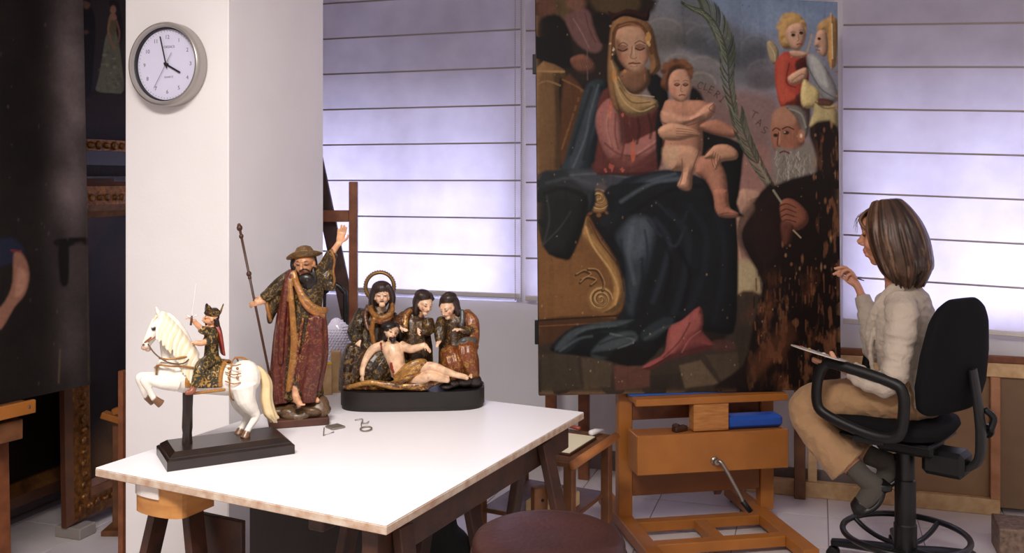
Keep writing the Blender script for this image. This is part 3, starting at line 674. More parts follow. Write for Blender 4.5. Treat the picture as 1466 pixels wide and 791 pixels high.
class Paint:
    """a tiny painter on a numpy canvas in picture coordinates (pixels of the photograph), linear rgb"""
    model = False
    def __init__(s, x0, y0, x1, y1, res, col):
        s.x0, s.y0, s.x1, s.y1, s.res = x0, y0, x1, y1, res
        s.w, s.h = int((x1-x0)*res), int((y1-y0)*res); s.a = np.zeros((s.h, s.w, 3)); s.a[:] = S3(col)
        s.X, s.Y = np.meshgrid(x0+(np.arange(s.w)+.5)/res, y0+(np.arange(s.h)+.5)/res)
    def _box(s, xs, ys, pad):
        i0 = max(0, int((min(xs)-pad-s.x0)*s.res)); i1 = min(s.w, int((max(xs)+pad-s.x0)*s.res)+2); j0 = max(0, int((min(ys)-pad-s.y0)*s.res)); j1 = min(s.h, int((max(ys)+pad-s.y0)*s.res)+2)
        return slice(j0, max(j0, j1)), slice(i0, max(i0, i1))
    def blend(s, sl, mask, col):
        col = S3(col) if not isinstance(col, np.ndarray) else col
        s.a[sl] = s.a[sl]*(1-mask[..., None])+col*mask[..., None]
    def poly(s, pts, col, soft=1., op=1., tex=0., smooth=True, vol=None, amt=.62):
        """filled outline with a soft edge (signed distance), optionally smoothed by Catmull-Rom"""
        P = [Vector((x, y, 0)) for x, y in pts]
        if smooth: P, _ = crom(P, [1]*len(P), 3, True)
        xs = np.array([p.x for p in P]); ys = np.array([p.y for p in P]); sl = s._box(xs, ys, soft*2+1)
        X, Y = s.X[sl], s.Y[sl]
        if X.size == 0: return
        ins = np.zeros(X.shape, bool); d = np.full(X.shape, 1e9); n = len(xs)
        for i in range(n):
            xa, ya, xb, yb = xs[i], ys[i], xs[(i+1) % n], ys[(i+1) % n]
            if ya != yb:
                c = ((ya > Y) != (yb > Y)) & (X < (xb-xa)*(Y-ya)/(yb-ya)+xa); ins ^= c
            dx, dy = xb-xa, yb-ya; L2 = dx*dx+dy*dy+1e-9; t = np.clip(((X-xa)*dx+(Y-ya)*dy)/L2, 0, 1)
            d = np.minimum(d, (X-xa-t*dx)**2+(Y-ya-t*dy)**2)
        d = np.sqrt(d); sd = np.where(ins, d, -d); m = np.clip(sd/(soft*1.6)+.5, 0, 1); m = m*m*(3-2*m)*op
        if tex: m = m*np.clip(1-tex+tex*2*fbm(m.shape, 5, int(xs[0]*7+ys[0]) % 9999, 6, 6), 0, 1)
        if vol is None: vol = min(20., .30*math.sqrt(max(1., ins.sum())/s.res**2)) if (s.model and op >= .9 and soft <= 3.5 and smooth) else 0.
        if vol > 2.5:
            q = np.clip(d/vol, 0, 1); hgt = np.where(ins, np.sqrt(np.clip(1-(1-q)**2, 0, 1)), 0.)*vol
            for _ in range(3): hgt = (hgt+np.roll(hgt, 1, 0)+np.roll(hgt, -1, 0)+np.roll(hgt, 1, 1)+np.roll(hgt, -1, 1))/5
            gy, gx = np.gradient(hgt*s.res); nz = 1/np.sqrt(1+gx*gx+gy*gy); lam = np.clip((gx*.50+gy*.62+.60)*nz, 0, 1.05)
            c3 = S3(col) if not isinstance(col, np.ndarray) else col; colr = c3*(1-amt+amt*1.75*lam)[..., None]
            s.a[sl] = s.a[sl]*(1-m[..., None])+colr*m[..., None]; return
        s.blend(sl, m, col)
    def line(s, pts, w, col, op=1., soft=.7, smooth=True, taper=False):
        P = [Vector((x, y, 0)) for x, y in pts]
        if smooth and len(P) > 2: P, _ = crom(P, [1]*len(P), 4)
        xs = np.array([p.x for p in P]); ys = np.array([p.y for p in P]); sl = s._box(xs, ys, w+soft*2); X, Y = s.X[sl], s.Y[sl]
        if X.size == 0: return
        m = np.zeros(X.shape); n = len(xs)-1
        for i in range(n):
            dx, dy = xs[i+1]-xs[i], ys[i+1]-ys[i]; L2 = dx*dx+dy*dy+1e-9; t = np.clip(((X-xs[i])*dx+(Y-ys[i])*dy)/L2, 0, 1)
            d = np.sqrt((X-xs[i]-t*dx)**2+(Y-ys[i]-t*dy)**2); ww = w/2
            if taper: ww = ww*(1-abs(2*(i+.5)/n-1)**2*.8)
            m = np.maximum(m, np.clip((ww-d)/soft+.5, 0, 1))
        s.blend(sl, m*op, col)
    def ell(s, cx, cy, rx, ry, col, soft=.3, op=1., ang=0.):
        r = max(rx, ry)*(1+soft); sl = s._box([cx-r, cx+r], [cy-r, cy+r], 1); X, Y = s.X[sl]-cx, s.Y[sl]-cy
        if X.size == 0: return
        c, n = math.cos(ang), math.sin(ang); q = np.sqrt(((X*c+Y*n)/rx)**2+((-X*n+Y*c)/ry)**2); m = np.clip((1+soft-q)/(2*soft+1e-6), 0, 1); s.blend(sl, m*m*(3-2*m)*op, col)
    def sample(s, X, Y):
        fx = np.clip((X-s.x0)*s.res-.5, 0, s.w-1.001); fy = np.clip((Y-s.y0)*s.res-.5, 0, s.h-1.001); i = fx.astype(int); j = fy.astype(int); u = (fx-i)[..., None]; v = (fy-j)[..., None]
        return s.a[j, i]*(1-u)*(1-v)+s.a[j, i+1]*u*(1-v)+s.a[j+1, i]*(1-u)*v+s.a[j+1, i+1]*u*v
def proj(P): return 733+F*P[..., 0]/P[..., 1], HZ-F*(P[..., 2]-CH)/P[..., 1]
def quad_grid(c00, c10, c01, c11, nx, ny):
    s = np.linspace(0, 1, nx+1)[None, :, None]; t = np.linspace(0, 1, ny+1)[:, None, None]
    c00, c10, c01, c11 = [np.array(c, float) for c in (c00, c10, c01, c11)]
    return c00*(1-s)*(1-t)+c10*s*(1-t)+c01*(1-s)*t+c11*s*t
# --- lower gilt-framed picture standing on the floor
fr, (a0, a1, b0, b1, f) = frame_on_wall(-3.18, 3.40, 4.95, .05, 1.585, [(.022, .015, .04, M_bwood, 'moulding_or_gap_shade'), (.085, .04, .055, M_gold, 'carved_moulding'), (.03, .04, .03, M_gold2, 'flat_moulding'), (.03, .02, .005, M_gold2, 'inner_moulding')], 'tall dark picture in a carved gilt frame standing on the floor behind the column', 'painting', lean=.02)
ornaments(fr, -3.18+.05, 3.45, 4.9, .125, 0, M_gold, .05, .016); ornaments(fr, -3.18+.05-.03, 3.45, 4.9, 1.51, 0, M_gold, .05, .016); ornaments(fr, -3.18+.04, .12, 1.52, 3.478, 0, M_gold, .05, .016, True)
ph, pw = 60, 60
im = np.zeros((ph+1, pw+1, 3)); im[:] = S3((13, 10, 9)); nz = fbm((ph+1, pw+1), 4, 3); im += (nz[..., None]**3)*S3((70, 45, 26))*.8
for j in range(ph+1):
    for i in range(pw+1):
        d = math.hypot((i/pw-.12)/.16, (j/ph-.08)/.16); im[j, i] += S3((112, 82, 50))*max(0, 1-d)*.9
painted_panel('canvas', f(a0, b0, .004), f(a1, b0, .004)-f(a0, b0, .004), f(a0, b1, .004)-f(a0, b0, .004), pw, ph, im, M_oil, fr)
for n in (3.46, 4.8):
    fb_ = MB(); wbox(fb_, -3.24, -3.10, n-.05, n+.05, 0, .05, .004); fb_.build('foot_block', mat('grey_block', (150, 140, 134), .7), fr)
# --- second dark framed picture further left
fr2, (a0, a1, b0, b1, f) = frame_on_wall(-3.40, 1.9, 3.95, .14, 1.60, [(.06, .02, .05, M_bwood, 'moulding_or_gap_shade'), (.05, .05, .02, M_gold2, 'inner_moulding')], 'dark brown framed picture hung low on the left wall behind the easel', 'painting')
im = np.zeros((31, 31, 3)); im[:] = S3((24, 17, 13)); im += (fbm((31, 31), 4, 8)[..., None]**3)*S3((60, 40, 26)); painted_panel('canvas', f(a0, b0, .004), f(a1, b0, .004)-f(a0, b0, .004), f(a0, b1, .004)-f(a0, b0, .004), 30, 30, im, M_oil, fr2)
# --- upper picture with the lady
UG = -3.40
fr3, (a0, a1, b0, b1, f) = frame_on_wall(UG, 3.05, 4.92, 1.61, 2.98, [(.055, .02, .03, mat('gap_shade_grey', (46, 41, 41), .8, vscale=60., col2=(34, 30, 30)), 'moulding_or_gap_shade'), (.07, .03, .03, M_ebony, 'black_moulding'), (.055, .045, .05, M_gold, 'carved_moulding')], 'dark picture of a couple, a lady in a pale gown, high on the left wall', 'painting')  # outermost band: shade of the wall gap below, put in as dark grey colour
ornaments(fr3, UG+.05, 3.15, 4.85, 1.762, 0, M_gold, .055, .019)
G = quad_grid(f(a0, b0, .006), f(a1, b0, .006), f(a0, b1, .006), f(a1, b1, .006), 300, 220); X, Y = proj(G)
pt = Paint(90, -60, 260, 215, 2.5, (30, 25, 22))
pt.ell(150, 60, 70, 90, (52, 46, 40), .6, .7); pt.poly([(90, 138), (260, 128), (260, 215), (90, 215)], (26, 20, 17), 6); pt.poly([(118, 140), (180, 136), (180, 178), (118, 180)], (44, 32, 25), 8, .7)
pt.poly([(120, 14), (132, 12), (137, 40), (134, 90), (130, 132), (118, 132), (112, 60)], (17, 14, 14), 1.5); pt.ell(124, 6, 5, 7, (104, 72, 54), .3); pt.poly([(119, 0), (126, -4), (130, 4), (124, 2)], (16, 12, 11), 1); pt.ell(123, 46, 4, 3, (92, 62, 46), .4)
pt.poly([(156, 6), (160, 0), (168, 2), (172, 14), (176, 40), (172, 70), (166, 40)], (20, 15, 14), 1.2)
pt.poly([(156, 30), (163, 30), (166, 44), (170, 62), (174, 90), (177, 130), (160, 133), (138, 130), (140, 116), (146, 84), (150, 58), (155, 42)], (110, 110, 84), 1.2, 1, .55)
for i in range(26): x = 142+random.random()*32; y = 60+random.random()*68; pt.ell(x, y, 1.6+random.random()*2, 1.+random.random()*2, random.choice([(150, 148, 116), (84, 86, 62), (128, 128, 96), (98, 92, 70)]), .5, .6)
pt.poly([(155, 26), (164, 25), (167, 40), (163, 50), (156, 46)], (98, 88, 60), 1); pt.ell(162, 14, 4.2, 6.2, (150, 110, 84), .3); pt.poly([(158, 20), (165, 20), (167, 28), (157, 28)], (150, 108, 80), 1); pt.line([(157, 30), (155, 44), (160, 62), (164, 70)], 3, (146, 106, 74)); pt.line([(167, 30), (171, 46), (170, 60)], 2.6, (128, 90, 66)); pt.line([(158, 7), (162, 5), (167, 8)], 2, (24, 16, 14))
painted_panel('canvas', f(a0, b0, .006), f(a1, b0, .006)-f(a0, b0, .006), f(a0, b1, .006)-f(a0, b0, .006), 300, 220, pt.sample(X, Y)*1.0, M_oil, fr3)
# --- big unframed canvas on an easel at the far left
cb = px(130, 550, 3.92); dl_ = (Vector((px(0, 578, 3.58).x, 3.58, cb.z))-cb).normalized(); nrm = Vector((-dl_.y, dl_.x, 0)); 
if nrm.dot(Vector((1, -1, 0))) < 0: nrm = -nrm
cw_, chh = 1.35, 2.05; upv = (Vector((0,0,1))-nrm*.03).normalized()
lc = thing('dark_canvas', 'large dark unframed old canvas at the left edge of the picture', 'painting', cb+dl_*cw_/2, 0)
c00 = cb+dl_*cw_; c10 = cb; c01 = c00+upv*chh; c11 = c10+upv*chh
G = quad_grid(c00, c10, c01, c11, 340, 420); X, Y = proj(G)
pt = Paint(-160, -140, 140, 640, 1.2, (25, 20, 19)); hz = fbm((pt.h, pt.w), 5, 21, 5, 10)
hm = np.exp(-((pt.X-104)/26)**2)*np.clip((470-pt.Y)/250, .25, 1)*np.clip(.35+1.1*(hz-.25), 0, 1.2); pt.a += hm[..., None]*S3((122, 108, 108))
pt.a *= (.55+.9*fbm((pt.h, pt.w), 5, 5, 6, 12))[..., None]
pt.poly([(82, 342), (132, 340), (132, 350), (82, 352)], (24, 20, 19), 2); pt.poly([(84, 352), (98, 352), (98, 404), (86, 404)], (22, 18, 17), 3); pt.poly([(102, 354), (122, 352), (122, 420), (102, 400)], (66, 56, 55), 4, .8)
pt.poly([(-10, 350), (14, 340), (34, 356), (26, 372), (-10, 380)], (30, 34, 52), 4, .9); pt.poly([(20, 362), (34, 366), (42, 392), (36, 420), (20, 440), (2, 470), (-12, 470), (-10, 452), (8, 430), (18, 404)], (132, 92, 76), 3, .9); pt.poly([(26, 384), (38, 392), (34, 416), (22, 424)], (158, 114, 96), 4, .8); pt.line([(16, 358), (30, 360)], 3, (110, 34, 30), .8)
pt.line([(86, 500), (84, 548)], 2.2, (104, 84, 62), .6); pt.line([(124, 300), (127, 546)], 1.5, (92, 78, 60), .45)
for i in range(60): x = random.uniform(-100, 126); y = random.uniform(-100, 560); pt.ell(x, y, random.uniform(.6, 1.8), random.uniform(.6, 3), (104, 92, 88), .6, .35)
painted_panel('painted_front', c00, c10-c00, c01-c00, 340, 420, pt.sample(X, Y), M_oil, lc)
mb = MB(); k_ = nrm*-.0006; vs = [c00+k_, c10+k_, c11+k_, c01+k_]; vs += [v-nrm*.03 for v in vs]; mb.add(vs, [(0,1,2,3),(4,5,6,7),(0,1,5,4),(1,2,6,5),(2,3,7,6),(3,0,4,7)]); mb.build('stretcher_edge', mat('old_linen', (84, 68, 54), .85, var=.2, vscale=30.), lc)
# its easel
le = thing('canvas_easel', 'orange-brown wooden easel carrying the large dark canvas', 'easel', (cb+dl_*.62).to_3d()*1, 0); le.location.z = 0
def lp(a, d, z): p = cb+dl_*a+nrm*d; return Vector((p.x, p.y, z))
zl = cb.z
def lb(name, a, b, w, h, m=M_red, up=(0,0,1)): return MB().beam(a, b, w, h, up, .003).build(name, m, le)
lb('ledge', lp(.30, .01, zl-.022), lp(1.0, .01, zl-.022), .11, .04, M_mid); lb('ledge_lip', lp(.30, .075, zl-.016), lp(1.0, .075, zl-.016), .02, .05, M_pine)
lb('rail', lp(.33, .0, zl-.10), lp(.98, .0, zl-.10), .10, .075, M_mid)
lb('post', lp(.35, -.065, 0), lp(.35, -.15, 2.3), .07, .05, M_red, nrm); lb('post', lp(.86, -.065, 0), lp(.86, -.15, 2.3), .07, .05, M_red, nrm)
lb('runner', lp(.35, .25, .03), lp(.35, -.35, .03), .07, .06, M_red); lb('runner', lp(.86, .35, .03), lp(.86, -.35, .03), .07, .06, M_red); lb('base_bar', lp(.37, -.07, .18), lp(.84, -.07, .18), .03, .07, M_red)
MB().lathe(lp(.33, .086, zl-.012), [(.006, 0), (.006, .004), (.001, .005)], 12, Matrix.Rotation(math.pi/2, 3, 'Y')).build('screw', M_steel, le)
# plank and small stand at the left of the column
pk = MB(); c = px(176, 700, 3.56); pk.box((c.x, 3.56, .44), (.022, .03, .88), Rw, .002); tag(pk.build('brown_plank', M_red), 'brown plank standing against the left edge of the column', 'plank')
sn = thing('wooden_stand', 'slim wooden stand with a clamp head left of the column', 'stand', (px(168, 640, 4.3).x, 4.3, 0)); c = px(168, 600, 4.3)
MB().box((c.x, 4.3, c.z/2), (.035, .03, c.z), None, .003).build('post', M_mid, sn); MB().box((c.x-.01, 4.28, c.z+.014), (.10, .05, .03), Matrix.Rotation(.3, 3, 'Y'), .004).build('clamp_head', M_pine, sn); MB().box((c.x+.01, 4.28, c.z+.045), (.04, .04, .03), Matrix.Rotation(-.3, 3, 'Y'), .004).build('clamp_jaw', M_pine, sn); MB().box((c.x, 4.3, .012), (.10, .12, .024), None, .003).build('foot', M_mid, sn)
# ================================================================ the altarpiece on the easel
def altarpiece():
    K = 2.6356
    U = lambda *a: [(760+x/K, y/K) for x, y in a]
    Lo = lambda *a: [(760+x/K, 280+y/K) for x, y in a]
    def u1(x, y): return 760+x/K, y/K
    def l1(x, y): return 760+x/K, 280+y/K
    p = Paint(755, -25, 1215, 575, 1.6, (38, 28, 22)); H, Wd = p.h, p.w
    p.model = True; n1 = fbm((H, Wd), 6, 11, 6, 8); n2 = fbm((H, Wd), 6, 12, 14, 18); n3 = fbm((H, Wd), 5, 13, 40, 6)
    # sky
    t = np.clip((p.Y+20)/300, 0, 1)[..., None]; sx_ = np.clip((p.X-920)/250, 0, 1)[..., None]
    sky = (S3((124, 130, 136))*(1-sx_)+S3((134, 158, 188))*sx_)*(1-t)+S3((148, 112, 100))*t
    sky *= (.72+.6*n1)[..., None]; m = np.clip((p.X-905)/14, 0, 1)[..., None]*np.clip((430-p.Y)/8, 0, 1)[..., None]; p.a = p.a*(1-m)+sky*m
    p.poly(U((640, -20), (820, -20), (1150, -10), (1150, 90), (1000, 110), (900, 130), (800, 120), (740, 80)), (122, 150, 186), 14, .55)
    p.poly(U((880, 20), (1000, 10), (1080, 60), (1010, 110), (900, 90)), (146, 168, 196), 12, .5, .5)
    p.poly(U((560, -10), (640, 0), (760, 90), (860, 140), (900, 200), (860, 330), (740, 300), (640, 200), (560, 130)), (96, 98, 104), 14, .6)
    for cx, cy, r, c in ((500, 130, 78, (132, 128, 122)), (590, 130, 62, (112, 112, 112)), (650, 150, 70, (108, 112, 120)), (560, 250, 60, (138, 132, 124)), (650, 270, 72, (134, 130, 124)), (640, 320, 60, (142, 132, 126)), (800, 200, 70, (104, 108, 116)), (850, 180, 60, (110, 116, 128)), (720, 180, 60, (100, 106, 116)), (880, 280, 70, (110, 104, 108))):
        x, y = u1(cx, cy); p.ell(x, y, r/K, r/K*.8, tuple(int(v*.96) for v in c), .3, .55); p.ell(x+1, y+r/K*.35, r/K*.85, r/K*.5, tuple(int(v*.72) for v in c), .5, .5); p.line([(x+r/K*.95*math.cos(a), y+r/K*.78*math.sin(a)) for a in np.linspace(-2.7, -.1, 8)], 3.2, tuple(int(min(255, v*1.2)) for v in c), .5, 3.5)
    p.poly(U((600, 330), (700, 330), (900, 360), (930, 420), (900, 520), (870, 790), (760, 800), (780, 560), (700, 470)), (140, 104, 94), 12, .75)
    p.poly(U((790, 560), (900, 560), (890, 700), (840, 800), (760, 800)), (166, 116, 104), 8, .6)
    p.poly(Lo((770, -10), (880, -10), (845, 60), (800, 110), (800, 190), (860, 290), (870, 330), (858, 372), (778, 376), (768, 200)), (176, 132, 108), 3, .95)
    p.poly(Lo((775, 250), (850, 255), (872, 330), (858, 372), (778, 376)), (178, 160, 116), 7, .9, .4)
    # upper left angels in the dark
    p.poly(U((0, -20), (440, -20), (440, 60), (330, 60), (290, 120), (290, 300), (120, 300), (0, 260)), (46, 34, 28), 6)
    p.poly(U((70, -10), (130, -10), (150, 40), (120, 80), (80, 40)), (104, 82, 44), 5, .9); p.poly(U((230, -10), (400, -10), (400, 40), (330, 56), (250, 40)), (98, 76, 44), 6, .8)
    p.poly(U((20, 0), (80, 0), (90, 60), (40, 110), (15, 100)), (96, 62, 44), 5, .9); p.ell(*u1(60, 30), 12, 14, (122, 78, 56), .4, .7)
    p.poly(U((130, 60), (200, 30), (240, 80), (270, 170), (240, 200), (180, 170), (140, 110)), (128, 88, 84), 4, .9); p.line(U((160, 70), (190, 120), (220, 180)), 2, (164, 120, 112), .6); p.line(U((205, 50), (220, 110), (245, 160)), 2, (98, 60, 58), .7)
    p.poly(U((40, 70), (110, 60), (150, 140), (160, 240), (110, 260), (30, 240), (16, 150)), (24, 19, 19), 4); p.poly(U((230, 60), (300, 60), (300, 150), (262, 160)), (34, 26, 24), 4)
    p.ell(*u1(170, 12), 14, 11, (142, 96, 70), .4, .8); p.poly(U((150, 220), (200, 205), (240, 240), (235, 270), (190, 275), (160, 255)), (134, 84, 60), 2.5, .9); p.line(U((212, 120), (214, 300)), 2, (122, 96, 90), .6)
    for i in range(5): p.line(U((186+i*9, 225), (200+i*9, 262)), 1.2, (92, 54, 38), .6)
    # throne
    p.poly(U((16, 260), (125, 262), (124, 300), (105, 320), (110, 640), (20, 660)), (132, 96, 50), 2); p.poly(U((30, 300), (85, 310), (85, 640), (30, 640)), (118, 84, 42), 4, .9, .4); p.line(U((16, 268), (125, 270)), 3, (168, 128, 70)); p.line(U((22, 320), (60, 305), (110, 322)), 3, (152, 112, 58), .8)
    p.poly(U((125, 290), (200, 340), (240, 400), (160, 540), (112, 620)), (98, 60, 24), 4); 
    for i in range(7): p.line(U((118+i*12, 560-i*36), (130+i*10, 520-i*30)), 3, (140, 92, 38), .6)
    p.line(U((120, 300), (180, 330), (235, 372)), 2.5, (150, 100, 46), .6)
    p.poly(Lo((18, -60), (240, -60), (210, 60), (330, 260), (360, 400), (320, 450), (300, 470), (30, 470)), (128, 84, 32), 4, 1, .0); p.poly(Lo((30, 240), (200, 230), (240, 430), (40, 450)), (140, 94, 38), 14, .7, .4)
    p.poly(Lo((30, 470), (310, 460), (280, 530), (200, 560), (30, 590)), (88, 54, 22), 4); p.line(Lo((30, 470), (330, 452)), 2.5, (62, 36, 14)); p.line(Lo((30, 492), (300, 478)), 1.5, (150, 100, 44), .6)
    # S scroll of the armrest
    p.poly(Lo((190, 100), (215, 80), (235, 140), (300, 220), (345, 300), (358, 370), (330, 430), (270, 440), (300, 400), (312, 340), (280, 260), (225, 190), (195, 150)), (168, 122, 54), 2.5); p.line(Lo((205, 110), (235, 190), (300, 280), (328, 350), (318, 410)), 3, (206, 160, 84), .7); p.line(Lo((222, 95), (262, 175), (332, 270), (352, 360)), 2, (84, 50, 18), .8)
    p.line(Lo((330, 250), (372, 320), (352, 430)), 7, (46, 28, 14), .7, 3)
    def spiral(cx, cy, r, col, w, turns=2.3, d=1, ph=0.): p.line([(cx+r*(1-.85*a)*math.cos(ph+d*a*turns*2*math.pi), cy+r*(1-.85*a)*math.sin(ph+d*a*turns*2*math.pi)) for a in np.linspace(0, 1, 40)], w, col, .9, 1., False)
    x, y = u1(255, 745); p.ell(x, y, 19, 21, (150, 108, 52), .15); spiral(x, y, 17, (206, 166, 92), 2.6); spiral(x+1, y+1, 15, (76, 46, 18), 1.4)
    for i in range(7): a = -1.2+i*.55; p.ell(x+24*math.cos(a), y+25*math.sin(a), 3.4, 3, (132, 84, 34), .4)
    x, y = l1(262, 388); p.ell(x, y, 19, 19, (146, 104, 48), .15); spiral(x, y, 17, (198, 156, 84), 2.6, d=-1); spiral(x+1, y+1, 15, (70, 42, 16), 1.3, d=-1)
    for q in (((170, 300), (200, 285), (225, 300), (190, 318)), ((185, 330), (210, 310), (245, 320), (225, 340)), ((215, 280), (250, 285), (275, 330), (270, 360))): p.line(Lo(*q), 3.6, (72, 44, 20), .85); p.line([(a+1, b-2) for a, b in Lo(*q)], 1.6, (190, 146, 78), .7)
    # floor at the bottom
    p.poly(Lo((20, 575), (200, 560), (700, 560), (870, 370), (900, 700), (900, 790), (20, 790)), (64, 52, 40), 4); p.poly(Lo((775, 375), (865, 372), (880, 470), (840, 540), (770, 540)), (62, 50, 40), 4)
    for q, c in ((((40, 600), (170, 590), (190, 720), (40, 745)), (78, 66, 48)), (((190, 610), (310, 610), (300, 720), (200, 730)), (90, 74, 52)), (((310, 640), (450, 640), (450, 720), (320, 735)), (112, 66, 50)), (((560, 640), (640, 620), (710, 710), (580, 725)), (112, 92, 66)), (((660, 600), (780, 590), (790, 660), (720, 700)), (84, 68, 50)), (((450, 680), (560, 670), (580, 730), (450, 735)), (52, 42, 34))): p.poly(Lo(*q), c, 3, .85, .4, False)
    # blue mantle, left fall and lap
    p.poly(U((270, 300), (210, 320), (180, 420), (150, 520), (110, 640), (20, 665), (30, 790), (230, 800), (240, 650), (260, 500), (290, 350)), (40, 58, 70), 3); p.poly(U((240, 320), (200, 360), (190, 480), (140, 620), (180, 640), (230, 520), (270, 400)), (58, 82, 98), 5, .8); p.line(U((255, 320), (225, 420), (205, 520), (160, 630)), 3, (92, 116, 128), .6, 2)
    p.poly(U((20, 660), (150, 640), (240, 660), (230, 740), (200, 800), (30, 800)), (48, 54, 58), 4); p.poly(U((140, 645), (260, 640), (380, 650), (420, 690), (340, 720), (210, 710)), (74, 78, 88), 5, .85); p.line(U((150, 660), (260, 655), (370, 670)), 3, (104, 108, 116), .6, 2)
    p.poly(Lo((25, -20), (190, -20), (215, 60), (160, 220), (120, 240), (45, 190)), (34, 38, 38), 3); p.line(Lo((60, 0), (70, 90), (48, 180)), 3, (64, 70, 70), .6, 2); p.line(Lo((45, 185), (110, 120), (150, 60)), 2, (76, 82, 80), .5, 2)
    p.poly(U((320, 700), (430, 650), (540, 640), (620, 660), (740, 720), (790, 800), (760, 820), (320, 830)), (26, 34, 44), 3); p.poly(U((330, 740), (420, 670), (540, 650), (560, 680), (470, 720), (380, 790)), (48, 74, 92), 5, .9); p.line(U((350, 760), (430, 690), (545, 655)), 4, (72, 104, 122), .7, 2)
    p.poly(Lo((300, -40), (700, -40), (775, 60), (775, 470), (720, 520), (560, 500), (420, 640), (240, 610), (90, 590), (80, 560), (170, 490), (320, 470), (360, 380), (340, 250), (250, 120), (300, 60)), (23, 28, 34), 3)
    p.poly(Lo((350, 110), (400, 80), (450, 90), (470, 140), (440, 260), (400, 380), (380, 450), (360, 400), (360, 260), (320, 170)), (54, 74, 90), 8, .95); p.poly(Lo((375, 90), (430, 85), (455, 120), (430, 200), (390, 240), (350, 180)), (76, 102, 120), 10, .8); p.line(Lo((440, 90), (490, 150), (545, 190), (580, 120)), 4, (46, 60, 78), .8, 3); p.line(Lo((430, 130), (440, 230), (410, 380)), 3, (30, 40, 52), .7, 3)
    p.line(Lo((470, 20), (560, 100), (590, 60)), 3, (40, 54, 74), .7, 3)
    p.poly(Lo((90, 575), (150, 510), (250, 480), (350, 470), (390, 470), (330, 510), (220, 520), (150, 585), (110, 595)), (56, 74, 80), 3); p.poly(Lo((230, 585), (290, 530), (380, 510), (400, 545), (330, 570), (290, 610), (240, 610)), (74, 92, 96), 4, .9); p.line(Lo((300, 520), (390, 545), (330, 575)), 3, (112, 130, 132), .6, 1.5); p.line(Lo((170, 520), (220, 500), (320, 490)), 3, (86, 108, 112), .6, 2); p.poly(Lo((420, 510), (500, 460), (540, 470), (480, 530), (425, 545)), (46, 60, 66), 4, .9)
    p.poly(Lo((225, 595), (300, 580), (420, 570), (430, 630), (300, 615)), (18, 16, 16), 4, .9)
    # folds of the mantle
    for q, w, c, o in ((((470, 90), (520, 170), (500, 280), (460, 400)), 7, (44, 58, 76), .7), (((520, 60), (590, 150), (580, 300), (540, 440)), 9, (34, 44, 58), .7), (((600, 40), (660, 140), (650, 300), (600, 420)), 8, (30, 38, 50), .7), (((700, 60), (730, 180), (720, 340), (690, 470)), 8, (28, 34, 44), .7), (((500, 160), (530, 260), (500, 400)), 5, (12, 14, 18), .8), (((560, 200), (600, 300), (570, 430)), 6, (11, 13, 17), .8), (((420, 240), (420, 330), (400, 430)), 5, (26, 36, 48), .8), (((380, 120), (370, 220), (390, 330)), 5, (96, 122, 138), .5), (((340, 170), (350, 280), (370, 400)), 4, (30, 42, 54), .8), (((250, 110), (330, 200), (350, 300)), 6, (16, 20, 24), .8)): p.line(Lo(*q), w, c, o, 5.)
    for q, w, c, o in ((((340, 760), (460, 690), (600, 670)), 5, (92, 122, 138), .5), (((380, 800), (520, 720), (650, 700)), 6, (14, 18, 24), .8), (((60, 690), (150, 670), (220, 690)), 4, (84, 90, 96), .6), (((50, 730), (120, 710), (200, 740)), 5, (24, 28, 30), .8), (((230, 330), (190, 450), (150, 580)), 4, (26, 38, 46), .8), (((270, 330), (235, 460), (200, 600)), 4, (24, 34, 42), .7)): p.line(U(*q), w, c, o, 4.)
    for q, w, c, o in ((((180, 530), (260, 505), (340, 500)), 4, (22, 28, 30), .8), (((110, 585), (180, 540), (230, 530)), 3, (100, 122, 126), .5), (((260, 560), (330, 535), (390, 530)), 3, (40, 52, 54), .8), (((430, 540), (500, 500), (560, 480)), 4, (80, 96, 100), .5)): p.line(Lo(*q), w, c, o, 3.)
    # pink hem
    p.poly(Lo((636, 418), (652, 470), (648, 510), (680, 548), (700, 570), (610, 598), (520, 620), (460, 655), (420, 650), (450, 625), (505, 590), (520, 500), (570, 470)), (142, 66, 62), 2); p.poly(Lo((630, 440), (636, 500), (580, 530), (540, 590), (515, 580), (530, 510)), (176, 92, 82), 5, .8); p.line(Lo((600, 480), (560, 550), (500, 610)), 2.4, (98, 40, 40), .7, 1.5); p.line(Lo((640, 510), (600, 540), (570, 590)), 2, (190, 108, 94), .6, 1.5); p.poly(Lo((690, 545), (760, 550), (770, 580), (690, 585)), (92, 54, 46), 4, .8)
    # Madonna's dress and sleeve
    p.poly(U((290, 330), (360, 400), (480, 400), (495, 470), (480, 640), (300, 660), (240, 640), (260, 480), (250, 400)), (96, 44, 38), 3)
    p.poly(U((262, 400), (300, 370), (340, 420), (350, 520), (370, 540), (480, 490), (510, 500), (520, 540), (440, 620), (360, 650), (290, 600), (250, 500), (245, 440)), (154, 92, 82), 2.5); p.poly(U((275, 420), (310, 400), (330, 470), (330, 560), (300, 570), (270, 500)), (180, 116, 102), 6, .8); p.poly(U((360, 560), (470, 505), (500, 520), (420, 600), (360, 620)), (176, 112, 100), 6, .8); p.line(U((340, 430), (352, 530), (340, 600)), 3, (104, 54, 48), .7, 2); p.line(U((300, 380), (290, 480), (310, 560)), 2, (128, 70, 62), .6, 2)
    p.poly(U((240, 610), (330, 590), (470, 580), (480, 640), (300, 655), (235, 645)), (112, 54, 48), 4, .7, .5)
